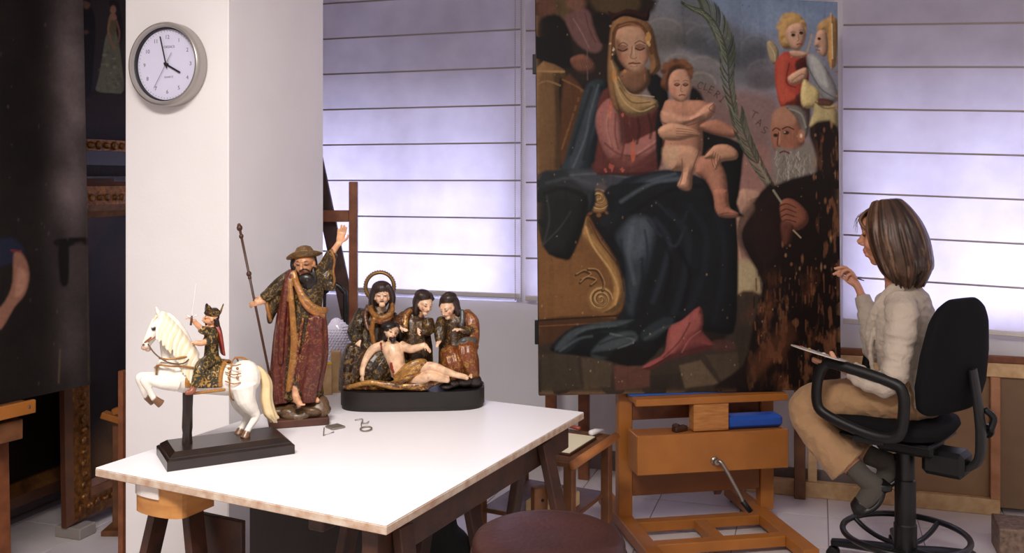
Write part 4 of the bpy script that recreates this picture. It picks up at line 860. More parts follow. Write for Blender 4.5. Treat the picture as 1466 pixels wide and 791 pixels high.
    for q, w, c, o in ((((300, 400), (285, 470), (300, 540)), 3, (200, 136, 120), .5), (((320, 430), (318, 500), (330, 560)), 2.5, (116, 62, 54), .7), (((280, 540), (330, 580), (400, 590)), 3, (110, 58, 50), .7), (((370, 600), (430, 570), (490, 530)), 2.5, (118, 66, 58), .7), (((400, 580), (450, 545), (495, 512)), 2, (206, 146, 130), .5), (((400, 430), (410, 490), (400, 540)), 4, (70, 30, 26), .7), (((440, 420), (455, 480), (450, 520)), 4, (66, 28, 24), .7), (((370, 430), (375, 480)), 3, (124, 60, 50), .5)): p.line(U(*q), w, c, o, 2.)
    # mantle right of her, dark
    p.poly(U((430, 260), (500, 300), (520, 380), (495, 420), (500, 520), (480, 640), (470, 480), (480, 400), (440, 340)), (22, 24, 28), 3); p.poly(U((640, 490), (790, 540), (800, 600), (770, 790), (690, 790), (640, 660), (640, 560)), (20, 20, 24), 3)
    p.poly(U((600, 340), (640, 350), (660, 420), (640, 520), (600, 520)), (24, 24, 28), 4)
    # veil and head
    p.poly(U((310, 80), (350, 60), (420, 70), (460, 110), (480, 200), (490, 260), (450, 280), (440, 200), (330, 110), (312, 200), (320, 300), (340, 420), (310, 400), (290, 300), (295, 160)), (140, 98, 52), 2.5); p.poly(U((300, 230), (330, 260), (360, 340), (430, 370), (475, 380), (470, 410), (400, 440), (350, 420), (320, 360)), (166, 132, 78), 3); p.line(U((315, 300), (350, 380), (410, 420), (465, 400)), 2.2, (206, 172, 110), .7, 1.3); p.line(U((335, 330), (380, 385), (450, 385)), 1.6, (104, 72, 38), .8); p.line(U((330, 290), (370, 350), (430, 360), (465, 365)), 1.6, (214, 184, 126), .6)
    p.poly(U((300, 60), (290, 40), (320, 50), (360, 34), (400, 40), (430, 50), (446, 18), (444, 78), (400, 70), (350, 60), (310, 80)), (54, 24, 20), 1.5)
    p.poly(U((340, 270), (430, 250), (450, 300), (430, 340), (390, 355), (345, 320)), (134, 92, 62), 3)   # neck
    p.poly(U((322, 120), (350, 102), (400, 100), (436, 120), (446, 180), (440, 230), (415, 262), (392, 274), (362, 262), (334, 222), (318, 170)), (186, 136, 100), 2); p.poly(U((335, 120), (400, 110), (430, 150), (425, 240), (395, 268), (370, 250), (350, 190)), (206, 158, 120), 7, .8); p.poly(U((318, 150), (338, 160), (345, 230), (365, 262), (330, 222)), (134, 90, 62), 4, .8)
    p.line(U((330, 100), (370, 86), (410, 92), (445, 140), (455, 200)), 5, (112, 66, 34), .9, 1.6); p.line(U((322, 104), (312, 150), (314, 200)), 4, (120, 74, 38), .9, 1.6); p.line(U((332, 100), (375, 88), (420, 105)), 1.6, (176, 116, 60), .7)
    for a in (((330, 172), (348, 160), (366, 172)), ((392, 164), (410, 154), (432, 164))): p.line(U(*a), 1.3, (96, 60, 42), .9)
    for cx, cy in ((347, 184), (412, 180)): p.ell(*u1(cx, cy), 7.2, 4.2, (150, 100, 72), .4, .9); p.line(U((cx-18, cy+2), (cx, cy+9), (cx+17, cy+1)), 1.6, (52, 30, 22)); p.line(U((cx-16, cy-8), (cx, cy-13), (cx+16, cy-8)), .9, (110, 68, 48))
    p.line(U((382, 176), (380, 200), (376, 216), (390, 222), (400, 216)), 1.3, (128, 82, 56), .8); p.line(U((388, 176), (389, 210)), 1.6, (228, 186, 148), .6); p.line(U((370, 240), (386, 236), (392, 239), (412, 238)), 2.2, (146, 64, 54), .95); p.line(U((372, 240), (410, 239)), .8, (84, 36, 32)); p.line(U((376, 250), (390, 252), (402, 248)), 1.2, (140, 92, 66), .6)
    p.ell(*u1(352, 216), 6, 6, (196, 122, 92), .6, .5); p.ell(*u1(424, 212), 5, 6, (196, 122, 92), .6, .5)
    # losses: orange and white chips
    for cx, cy, rx, ry, c in ((440, 140, 5, 11, (216, 158, 68)), (446, 162, 3, 6, (230, 190, 110)), (316, 280, 4, 12, (204, 136, 44)), (322, 300, 2.5, 8, (214, 150, 60)), (300, 410, 4, 12, (206, 104, 66)), (298, 436, 3, 8, (214, 120, 84)), (346, 434, 2, 5, (206, 104, 66)), (384, 578, 4, 16, (206, 96, 54)), (386, 545, 3, 10, (200, 92, 50)), (304, 630, 5, 7, (190, 90, 66)), (345, 640, 4, 4, (196, 96, 66)), (282, 640, 3, 4, (198, 96, 66)), (312, 186, 2.2, 3.5, (238, 226, 190)), (308, 206, 1.6, 2, (236, 210, 160)), (300, 164, 2, 2, (236, 210, 160)), (352, 270, 3.5, 3, (208, 140, 40)), (430, 290, 1.2, 9, (170, 110, 60)), (300, 98, 2, 2, (200, 160, 120))):
        x, y = u1(cx, cy); p.poly([(x+rx*.75*(1+.5*random.uniform(-1, 1))*math.cos(a), y+ry*.75*(1+.5*random.uniform(-1, 1))*math.sin(a)) for a in np.linspace(0, 5.5, 9)], c, .9, .75)
    # child
    p.poly(U((500, 400), (520, 375), (600, 378), (650, 380), (680, 400), (690, 430), (650, 470), (650, 540), (640, 600), (600, 640), (540, 640), (498, 600), (505, 540), (515, 480), (492, 440)), (188, 130, 98), 2)
    p.poly(U((640, 470), (700, 450), (760, 480), (782, 492), (770, 520), (700, 510), (650, 490)), (178, 118, 88), 2); p.poly(U((655, 400), (690, 388), (696, 420), (670, 450), (640, 450), (560, 480), (500, 470), (492, 420), (530, 420), (600, 440)), (204, 148, 114), 3); p.line(U((500, 462), (560, 480), (640, 458), (680, 440)), 1.6, (122, 72, 52), .8); p.line(U((690, 392), (672, 410), (694, 424)), 1.4, (122, 72, 52), .8)
    p.poly(U((520, 560), (600, 550), (640, 580), (640, 630), (610, 660), (605, 710), (580, 718), (554, 700), (566, 670), (570, 640), (530, 640)), (204, 150, 114), 2.5); p.poly(U((640, 590), (700, 600), (735, 660), (745, 760), (752, 800), (700, 800), (690, 740), (660, 680), (620, 650)), (184, 122, 92), 2.5); p.line(U((570, 600), (572, 660), (560, 700)), 1.6, (128, 78, 56), .7); p.line(U((640, 560), (610, 640), (600, 710)), 1.8, (112, 66, 48), .7); p.poly(Lo((690, -20), (740, -20), (745, 40), (782, 66), (770, 82), (712, 78), (700, 40)), (180, 116, 86), 2); p.line(Lo((712, 70), (745, 64), (780, 70)), 1.2, (104, 58, 42), .8)
    p.poly(U((498, 560), (540, 545), (560, 580), (530, 630), (505, 620)), (214, 170, 128), 5, .8)
    p.poly(U((500, 270), (510, 240), (560, 222), (600, 240), (610, 280), (600, 300), (560, 260), (530, 280), (520, 340), (508, 340), (490, 320)), (116, 70, 36), 2.5, 1, .3)
    p.poly(U((520, 300), (540, 268), (580, 262), (602, 290), (604, 340), (592, 370), (572, 384), (545, 378), (525, 352)), (200, 142, 108), 2); p.poly(U((545, 275), (585, 275), (598, 330), (575, 375), (550, 360)), (218, 164, 128), 5, .7)
    for i in range(16): a = random.uniform(-3.3, .3); x, y = u1(552+52*math.cos(a), 268+40*math.sin(a)); p.ell(x, y, 4, 3.4, random.choice([(136, 84, 44), (98, 58, 30), (156, 100, 54)]), .5, .7)
    for cx in (552, 584): p.ell(*u1(cx, 318), 4, 2.6, (140, 88, 64), .4, .9); p.line(U((cx-10, 319), (cx, 324), (cx+9, 318)), 1.3, (54, 30, 22)); p.line(U((cx-10, 306), (cx, 303), (cx+9, 306)), 1., (124, 76, 52), .8)
    p.line(U((568, 320), (566, 342), (574, 346)), 1.1, (138, 84, 60), .8); p.line(U((560, 360), (570, 357), (582, 359)), 1.8, (150, 62, 52)); p.ell(*u1(540, 342), 4, 4, (214, 128, 98), .6, .5)
    # her hands
    p.poly(U((480, 490), (520, 465), (570, 470), (620, 490), (640, 512), (600, 520), (560, 530), (500, 525)), (204, 150, 112), 1.8); 
    for i in range(4): p.line(U((550, 484+i*10), (600, 490+i*8), (632, 500+i*5)), 1.1, (128, 80, 56), .8)
    p.poly(U((690, 550), (740, 545), (778, 570), (776, 600), (720, 610), (700, 640), (690, 630), (690, 600), (660, 600), (655, 585)), (194, 140, 104), 1.8)
    for i in range(4): p.line(U((690+i*8, 570+i*6), (682+i*10, 600+i*6), (690+i*9, 630-i*4)), 1.1, (112, 68, 48), .8)
    p.line(U((690, 545), (655, 585)), 2.2, (40, 26, 22), .8)
    # lettering CLERI TAS
    for ch, cx, cy, a in (('C', 640, 322, .3), ('L', 662, 328, .3), ('E', 680, 338, .45), ('R', 703, 356, .6), ('I', 722, 374, .7), ('T', 842, 432, .5), ('A', 862, 462, .5), ('S', 882, 490, .5)):
        G = {'C': [[(5, -6), (0, -8), (-5, -4), (-6, 2), (-2, 8), (4, 7)]], 'L': [[(-4, -8), (-4, 8)], [(-4, 8), (4, 7)]], 'E': [[(-4, -8), (-4, 8)], [(-4, -8), (4, -8)], [(-4, 0), (3, 0)], [(-4, 8), (4, 8)]], 'R': [[(-4, -8), (-4, 8)], [(-4, -8), (3, -7), (4, -3), (-4, 0)], [(-2, 0), (5, 8)]], 'I': [[(0, -8), (0, 8)], [(-3, -8), (3, -8)], [(-3, 8), (3, 8)]], 'T': [[(-7, -8), (7, -8)], [(0, -8), (0, 8)]], 'A': [[(-6, 8), (0, -8)], [(0, -8), (6, 8)], [(-4, 2), (4, 2)]], 'S': [[(5, -7), (-2, -8), (-4, -3), (3, 2), (4, 7), (-5, 8)]]}[ch]
        for st_ in G: p.line(U(*[(cx+1.5*(x*math.cos(a)-y*math.sin(a)), cy+1.5*(x*math.sin(a)+y*math.cos(a))) for x, y in st_]), 1.3, (50, 42, 44), .7, .8, len(st_) > 3)
    # palm branches
    def palm(sp_, n, ll, lr, col, hi, ang=.6):
        P, _ = crom([Vector((*u1(*q), 0)) for q in sp_], [1]*len(sp_), 10)
        for i in range(n):
            f_ = i/(n-1.); k = min(len(P)-2, int(f_*(len(P)-1))); o = P[k]; t_ = (P[k+1]-P[k]).normalized(); nn = Vector((-t_.y, t_.x, 0)); w = math.sin(math.pi*min(1, .25+f_*.75))
            for sd, L_ in ((1, ll), (-1, lr)):
                L2 = L_*(.45+.6*w); e = o-t_*L2*.80+nn*sd*L2*ang*.55; m_ = o-t_*L2*.45+nn*sd*L2*ang*.42
                p.line([(o.x, o.y), (m_.x, m_.y), (e.x, e.y)], 2.3, random.choice(col), .92, .8, True, True)
        for i in range(0, n, 2):
            f_ = i/(n-1.); k = min(len(P)-2, int(f_*(len(P)-1))); o = P[k]; t_ = (P[k+1]-P[k]).normalized(); nn = Vector((-t_.y, t_.x, 0)); L2 = ll*.8; e = o-t_*L2*.8+nn*L2*ang*.5; m_ = o-t_*L2*.45+nn*L2*ang*.38; p.line([(o.x, o.y), (m_.x, m_.y), (e.x, e.y)], .9, hi, .6, .6)
        p.line([(q.x, q.y) for q in P], 2.4, col[0], 1., .8, False)
    palm([(640, 30), (700, 90), (740, 200), (750, 330), (775, 460)], 38, 40, 36, [(74, 84, 62), (90, 100, 76), (54, 62, 46), (106, 112, 88)], (152, 158, 130))
    palm([(790, 450), (820, 540), (870, 640), (940, 760)], 28, 34, 26, [(80, 86, 68), (66, 74, 56), (100, 104, 84)], (150, 152, 128)); p.line(U((860, 620), (905, 700), (945, 762)), 3.4, (146, 140, 112), .9)
    # two angels at the top right
    p.poly(U((890, 165), (910, 155), (935, 190), (930, 240), (905, 230)), (176, 156, 112), 1.6); p.line(U((900, 168), (918, 200), (922, 228)), 1.2, (214, 196, 150), .8)
    p.poly(U((925, 230), (960, 195), (1010, 205), (1060, 205), (1050, 280), (1040, 380), (1000, 400), (950, 410), (930, 360), (920, 280)), (182, 62, 34), 1.8); p.poly(U((940, 230), (970, 215), (960, 300), (980, 350), (1010, 360), (950, 385), (930, 330)), (206, 84, 46), 4, .8); p.line(U((975, 240), (965, 310), (1000, 330)), 2, (112, 32, 20), .8, 1.3); p.poly(U((1000, 230), (1050, 210), (1045, 270), (1005, 270)), (64, 24, 20), 3, .9); p.poly(U((1000, 360), (1050, 360), (1050, 470), (1010, 420)), (74, 28, 22), 3, .9)
    p.poly(U((975, 195), (1000, 190), (1040, 200), (1030, 215), (990, 215)), (206, 160, 124), 2); p.poly(U((940, 95), (960, 60), (1000, 50), (1030, 75), (1040, 110), (1020, 170), (960, 185), (935, 150)), (198, 154, 78), 2.5)
    for i in range(34): a = random.uniform(0, 6.28); x, y = u1(982+46*math.cos(a), 105+50*math.sin(a)); p.ell(x, y, 4, 3.6, random.choice([(222, 180, 100), (168, 122, 54), (206, 160, 84)]), .5, .75)
    p.poly(U((962, 115), (985, 92), (1020, 88), (1036, 118), (1030, 165), (1010, 190), (985, 182), (965, 150)), (214, 166, 132), 2)
    for cx, cy in ((990, 132), (1020, 124)): p.ell(*u1(cx, cy), 3., 2.4, (60, 40, 32), .4); p.line(U((cx-9, cy-9), (cx, cy-12), (cx+8, cy-9)), 1., (136, 92, 58))
    p.line(U((1008, 130), (1012, 150), (1006, 154)), 1.1, (156, 104, 78)); p.line(U((1004, 168), (1014, 165), (1022, 168)), 1.8, (164, 58, 48))
    p.poly(U((970, 290), (1030, 255), (1045, 270), (1035, 300), (990, 320)), (210, 160, 124), 1.6); p.line(U((985, 305), (1020, 280), (1040, 285)), 1.1, (140, 92, 66), .8)
    p.poly(U((1080, 100), (1110, 70), (1150, 66), (1160, 120), (1150, 250), (1120, 230), (1110, 130), (1090, 130)), (190, 146, 76), 2.5, 1, .3); p.poly(U((1072, 150), (1085, 115), (1115, 120), (1122, 190), (1105, 215), (1082, 195), (1086, 180), (1070, 172)), (208, 160, 126), 2); p.ell(*u1(1088, 146), 2.6, 2., (70, 46, 36), .4); p.line(U((1076, 188), (1090, 190)), 1.4, (150, 64, 52)); p.line(U((1060, 130), (1050, 170), (1040, 200)), 3, (196, 168, 118), .6, 2)
    p.poly(U((1040, 215), (1070, 205), (1110, 250), (1150, 320), (1160, 380), (1110, 380), (1060, 300)), (150, 150, 150), 2.5); p.poly(U((1050, 222), (1080, 215), (1110, 270), (1120, 330), (1080, 300)), (196, 196, 190), 5, .8); p.line(U((1045, 250), (1090, 330), (1150, 370)), 2, (92, 96, 102), .8, 1.5)
    p.poly(U((1030, 300), (1060, 320), (1090, 350), (1080, 400), (1030, 405), (1018, 360)), (214, 190, 118), 2); p.poly(U((1080, 380), (1150, 400), (1155, 490), (1110, 480), (1050, 490), (1065, 430)), (190, 172, 112), 2); p.line(U((1075, 385), (1110, 408), (1155, 404)), 3, (150, 120, 66), .9); p.poly(U((1090, 370), (1140, 380), (1130, 400), (1085, 395)), (92, 36, 28), 2, .9)
    p.poly(U((1128, 60), (1140, 64), (1146, 170), (1140, 260), (1128, 250), (1122, 180)), (214, 158, 74), 1.5, .9, .6); p.line(U((1136, 90), (1138, 220)), 2, (244, 216, 150), .8)
    # the old man
    p.poly(U((905, 480), (920, 420), (960, 400), (1010, 420), (1030, 480), (1030, 560), (1000, 600), (950, 600), (915, 560), (905, 510)), (166, 106, 76), 2); p.poly(U((912, 430), (960, 405), (1000, 425), (990, 470), (930, 470)), (190, 136, 102), 5, .8); p.poly(U((960, 400), (1010, 402), (1045, 440), (1048, 500), (1030, 520), (1015, 470), (990, 430)), (120, 112, 104), 3); p.line(U((975, 410), (1020, 430), (1038, 480)), 2.4, (176, 170, 160), .6, 1.6)
    p.line(U((912, 492), (925, 482), (940, 490)), 1.6, (64, 38, 28)); p.line(U((950, 486), (970, 478), (992, 488)), 1.6, (64, 38, 28)); p.ell(*u1(924, 510), 3.4, 2.6, (52, 32, 26), .4); p.ell(*u1(964, 500), 4.2, 2.8, (60, 38, 30), .4); p.ell(*u1(958, 498), 1.6, 1.2, (190, 160, 140), .4); p.line(U((935, 500), (930, 545), (940, 552)), 1.7, (112, 62, 44)); p.line(U((940, 498), (938, 540)), 1.5, (206, 152, 118), .7); p.ell(*u1(980, 540), 7, 6, (176, 100, 74), .6, .6)
    p.poly(U((925, 560), (960, 560), (1000, 560), (1050, 540), (1075, 600), (1070, 690), (1030, 725), (980, 730), (930, 700), (915, 640)), (138, 128, 116), 4)
    for i in range(120): x0, y0 = random.uniform(925, 1060), random.uniform(570, 690); p.line(U((x0, y0), (x0+random.uniform(-8, 6), y0+14), (x0+random.uniform(-10, 8), y0+30)), 1.1, random.choice([(172, 164, 152), (104, 94, 84), (190, 182, 168), (124, 114, 102)]), .6, .7)
    p.line(U((940, 576), (955, 570), (975, 578)), 2.2, (112, 50, 40)); p.ell(*u1(1020, 512), 5, 9, (196, 126, 84), .4, .8); p.ell(*u1(1020, 512), 1.8, 3, (244, 214, 180), .5, .8)
    # dark habit and damaged wood
    p.poly(U((1050, 480), (1160, 480), (1165, 800), (850, 800), (900, 690), (930, 720), (1000, 740), (1060, 700), (1080, 600)), (38, 22, 16), 4); p.poly(Lo((900, -30), (1170, -30), (1170, 760), (700, 740), (800, 640), (840, 480), (870, 330), (800, 190), (800, 120), (850, 50)), (30, 17, 13), 4); p.poly(Lo((880, 0), (930, -10), (950, 180), (880, 260), (830, 180), (810, 120)), (46, 24, 20), 7, .8)
    dm = np.clip((p.X-1050-.0*p.Y)/60, 0, 1)*np.clip((p.Y-375)/50, 0, 1)*np.clip((1.0-np.clip((1090-p.X)/60, 0, 1)*np.clip((480-p.Y)/60, 0, 1)), 0, 1)
    mask = np.clip((n2*.55+n3*.45-.50)*7, 0, 1)*dm; p.a = p.a*(1-mask[..., None]*.95)+(S3((110, 60, 26))*(.35+1.1*n2[..., None]))*mask[..., None]*.95
    mk2 = np.clip((fbm((H, Wd), 6, 44, 60, 26)-.60)*12, 0, 1)*dm; p.a = p.a*(1-mk2[..., None]*.6)+S3((142, 88, 44))*mk2[..., None]*.6
    mk3 = np.clip((fbm((H, Wd), 6, 47, 70, 18)-.60)*14, 0, 1)*np.clip((p.X-1160)/25, 0, 1)*np.clip((p.Y-150)/60, 0, 1); p.a = p.a*(1-mk3[..., None]*.6)+S3((150, 90, 46))*mk3[..., None]*.6
    for i in range(150):
        x, y = random.uniform(1075, 1200), random.uniform(380, 552); p.line([(x, y), (x+random.uniform(-1, 1), y+random.uniform(5, 18))], random.uniform(.8, 2.2), random.choice([(20, 12, 9), (14, 9, 7), (142, 84, 40), (96, 52, 22)]), .7, .8)
    for i in range(46):
        x, y = random.choice([(random.uniform(1165, 1202), random.uniform(180, 300)), (random.uniform(1190, 1203), random.uniform(10, 380)), (random.uniform(1120, 1200), random.uniform(330, 400))]); p.ell(x, y, random.uniform(.7, 1.8), random.uniform(1.5, 6), random.choice([(168, 106, 56), (150, 88, 42), (190, 140, 90)]), .6, .6)
    p.poly(Lo((940, 30), (965, 10), (1000, 20), (1040, 60), (1045, 100), (1010, 130), (970, 120), (945, 90)), (142, 82, 56), 2)
    for i in range(4): p.line(Lo((938+i*4, 40+i*20), (965, 30+i*20), (1000, 45+i*18)), 1.6, (72, 36, 24), .9)
    p.poly(Lo((945, 100), (990, 110), (980, 170), (960, 190), (946, 150)), (104, 56, 38), 3, .9); p.line(Lo((915, -20), (945, 25)), 3, (150, 142, 116)); p.line(Lo((990, 130), (1018, 158)), 2, (190, 160, 120), .8)
    p.poly(Lo((820, 640), (880, 560), (960, 470), (1000, 540), (900, 640), (840, 700)), (104, 58, 26), 8, .6, .6)
    # worn edges, craquelure, scattered losses
    for i in range(260):
        x, y = random.uniform(768, 1203), random.uniform(0, 560); v = random.uniform(.4, 1.1); p.ell(x, y, v, v*random.uniform(.7, 2), random.choice([(196, 170, 130), (26, 18, 14), (160, 120, 76)]), .5, .45)
    ew = np.exp(-np.minimum(np.minimum(np.abs(p.X-768), np.abs(p.X-1202)), np.abs(p.Y-562))/3.)*(n2 > .5); p.a = p.a*(1-ew[..., None]*.6)+S3((150, 110, 66))*ew[..., None]*.6
    lum_ = p.a @ np.array([.3, .59, .11]); p.a = lum_[..., None]*.20+p.a*.80; p.a = np.clip(p.a, 0, 1)**1.10*.95; bm_ = np.clip((p.a[..., 2]-p.a[..., 0])*30, 0, 1)*(p.Y > 95)*(p.X < 1070); l2 = p.a @ np.array([.3, .59, .11]); gb = np.stack([l2*.92, l2*1.0, l2*1.08], -1)*.85; bm_ = bm_[..., None]*.65; p.a = p.a*(1-bm_)+gb*bm_; p.a *= (.86+.28*n2)[..., None]; p.a *= (1-.10*(n3 > .62))[..., None]
    return p
PA_Y0, PA_Y1 = 4.20, 4.33
pbl = px(772, 566, PA_Y0); pbr = Vector((px(1204, 557, PA_Y1).x, PA_Y1, pbl.z)); ptl = Vector((px(767, 0, PA_Y0).x, PA_Y0, 2.45)); ptr = Vector((px(1199, 3, PA_Y1).x, PA_Y1, px(1199, 3, PA_Y1).z))
pn = (pbr-pbl).cross(Vector((0,0,1))).normalized()
if pn.y > 0: pn = -pn
ap = thing('altarpiece_panel', 'large old panel painting of a crowned woman with a child on the easel', 'painting', (pbl+pbr)/2, 0)
P_ = altarpiece(); NX, NY = 560, 740
G = quad_grid(pbl, pbr, ptl, ptr, NX, NY); X, Y = proj(G)
# tiny undulation of the old planks
und = (fbm((NY+1, NX+1), 4, 77, 5, 3)-.5)*.004; G2 = G+np.array(pn)*und[..., None]
cv = painted_panel('painted_front', pbl, pbr-pbl, ptl-pbl, NX, NY, P_.sample(X, Y), M_oil, None)
co_ = (G2-np.array(ap.location)).reshape(-1, 3).astype(np.float32); cv.data.vertices.foreach_set('co', co_.ravel()); cv.parent = ap; cv.data.update()
mb = MB(); k_ = pn*-.003; vs = [v+k_ for v in (pbl, pbr, ptr, ptl)]; vs += [v-pn*.028 for v in vs]
mb.add(vs, [(0,1,2,3),(4,5,6,7),(0,1,5,4),(1,2,6,5),(2,3,7,6),(3,0,4,7)]); mb.build('panel_boards', mat('panel_wood', (84, 56, 34), .8, vscale=12., stretch=(6, 1, 1), col2=(52, 34, 20)), ap)
for y0, y1 in ((78, 106), (458, 492)):
    a = px(768 if y0 < 200 else 771, y0, PA_Y0+.02); b = px(768, y1, PA_Y0+.02); mb = MB(); mb.box(((a.x)-.008, PA_Y0+.02, (a.z+b.z)/2), (.018, .03, a.z-b.z), None, .002); mb.build('clamp', M_black, ap)
# ================================================================ polychrome sculptures
M_poly = mat_vcol('polychrome_wood', rough=.38, gold=True, spec=.45, nscale=45., namt=.28, gscale=75., bump=.4, bscale=160., coat=.12)
M_horse = mat_vcol('horse_paint', rough=.35, gold=True, spec=.5, nscale=35., namt=.10, gscale=85., bump=.12, bscale=160., coat=.2)
M_plinth = mat('dark_plinth', (40, 24, 18), .33, vscale=14., stretch=(1, 1, 3), col2=(24, 15, 12), coat=.2)
M_halo = mat('halo_brass', (122, 92, 50), .4, .6, var=.2, vscale=60.)
c_ = lambda r, g, b, a=0.: (*srgb(r, g, b), a)
SKIN = c_(214, 160, 122); SKINP = c_(226, 184, 152); SKIND = c_(168, 116, 82); BEARD = c_(26, 19, 17)
TUNIC = c_(46, 35, 23, .26); CLOAK = c_(84, 29, 24, .12); LINE = c_(142, 92, 44, .3); OLIVE = c_(40, 29, 21, .24); MAROON = c_(70, 30, 23, .2); GOLD = c_(127, 80, 35, .24); HOOD = c_(44, 28, 23, .0); BROWN = c_(108, 58, 28, .45); ROCK = c_(84, 62, 42, .1)
def basis(fwd, up=(0,0,1)):
    f = Vector(fwd).normalized(); u = Vector(up); r = f.cross(u).normalized(); u = r.cross(f)
    return Matrix((r, f, u)).transposed()          # local x right, y forward, z up
def small_head(sc, c, h, fwd, skin, up=(0,0,1), cheek=None, lids=None, lip=None):
    """a carved head of height h: skull, jaw, brow, nose, eyes, lips, ears"""
    B = basis(fwd, up); c = Vector(c); q = lambda x, y, z: c+B @ Vector((x*h, y*h, z*h))
    E = lambda p, r, col, n=12: sc.ell(q(*p), (r[0]*h, r[1]*h, r[2]*h), B, n, 8, col)
    E((0, -.06, .12), (.34, .40, .24), skin, 16); E((0, .05, -.12), (.29, .34, .24), skin, 16); E((0, .20, -.38), (.15, .14, .11), skin)
    E((0, .37, -.02), (.062, .10, .15), skin); E((0, .44, -.09), (.065, .06, .05), skin)
    E((.14, .29, .09), (.12, .05, .05), skin); E((-.14, .29, .09), (.12, .05, .05), skin)
    for s in (-1, 1):
        E((s*.135, .325, .03), (.068, .035, .028), lids or c_(70, 42, 34), 8); E((s*.135, .31, .125), (.085, .04, .018), lids or c_(74, 46, 34), 8)
        E((s*.33, -.02, -.02), (.05, .09, .12), skin, 8)
        if cheek: E((s*.19, .25, -.12), (.07, .07, .07), cheek, 8)
    E((0, .365, -.215), (.095, .045, .028), lip or c_(150, 62, 54), 8)
    return q, B
def small_hand(sc, p, d, n, L, skin, curl=.35, thumb=1, spread=1.):
    """palm with four fingers and a thumb; d = finger direction, n = back of the hand normal"""
    d = Vector(d).normalized(); n = Vector(n); n = (n-d*n.dot(d)).normalized(); s = d.cross(n); p = Vector(p)
    sc.limb([p-d*L*.12, p+d*L*.18, p+d*L*.48], [(L*.13, L*.10), (L*.19, L*.10), (L*.21, L*.085)], skin, n=10, ref=s, res=3)
    for i, (o, l) in enumerate(((-.16, .42), (-.055, .50), (.055, .48), (.16, .24))):
        b = p+d*L*.44+s*o*L; dd = d+s*o*.5*spread; l *= L
        sc.limb([b, b+dd*l*.5-n*l*.12*curl*2, b+dd*l*.9-n*l*.5*curl*1.6], [L*.058, L*.052, L*.040], skin, n=8, res=3)
    b = p+d*L*.10+s*thumb*L*.16; sc.limb([b, b+d*L*.18+s*thumb*L*.16-n*L*.04, b+d*L*.38+s*thumb*L*.17-n*L*.10], [L*.07, L*.06, L*.045], skin, n=8, res=3)
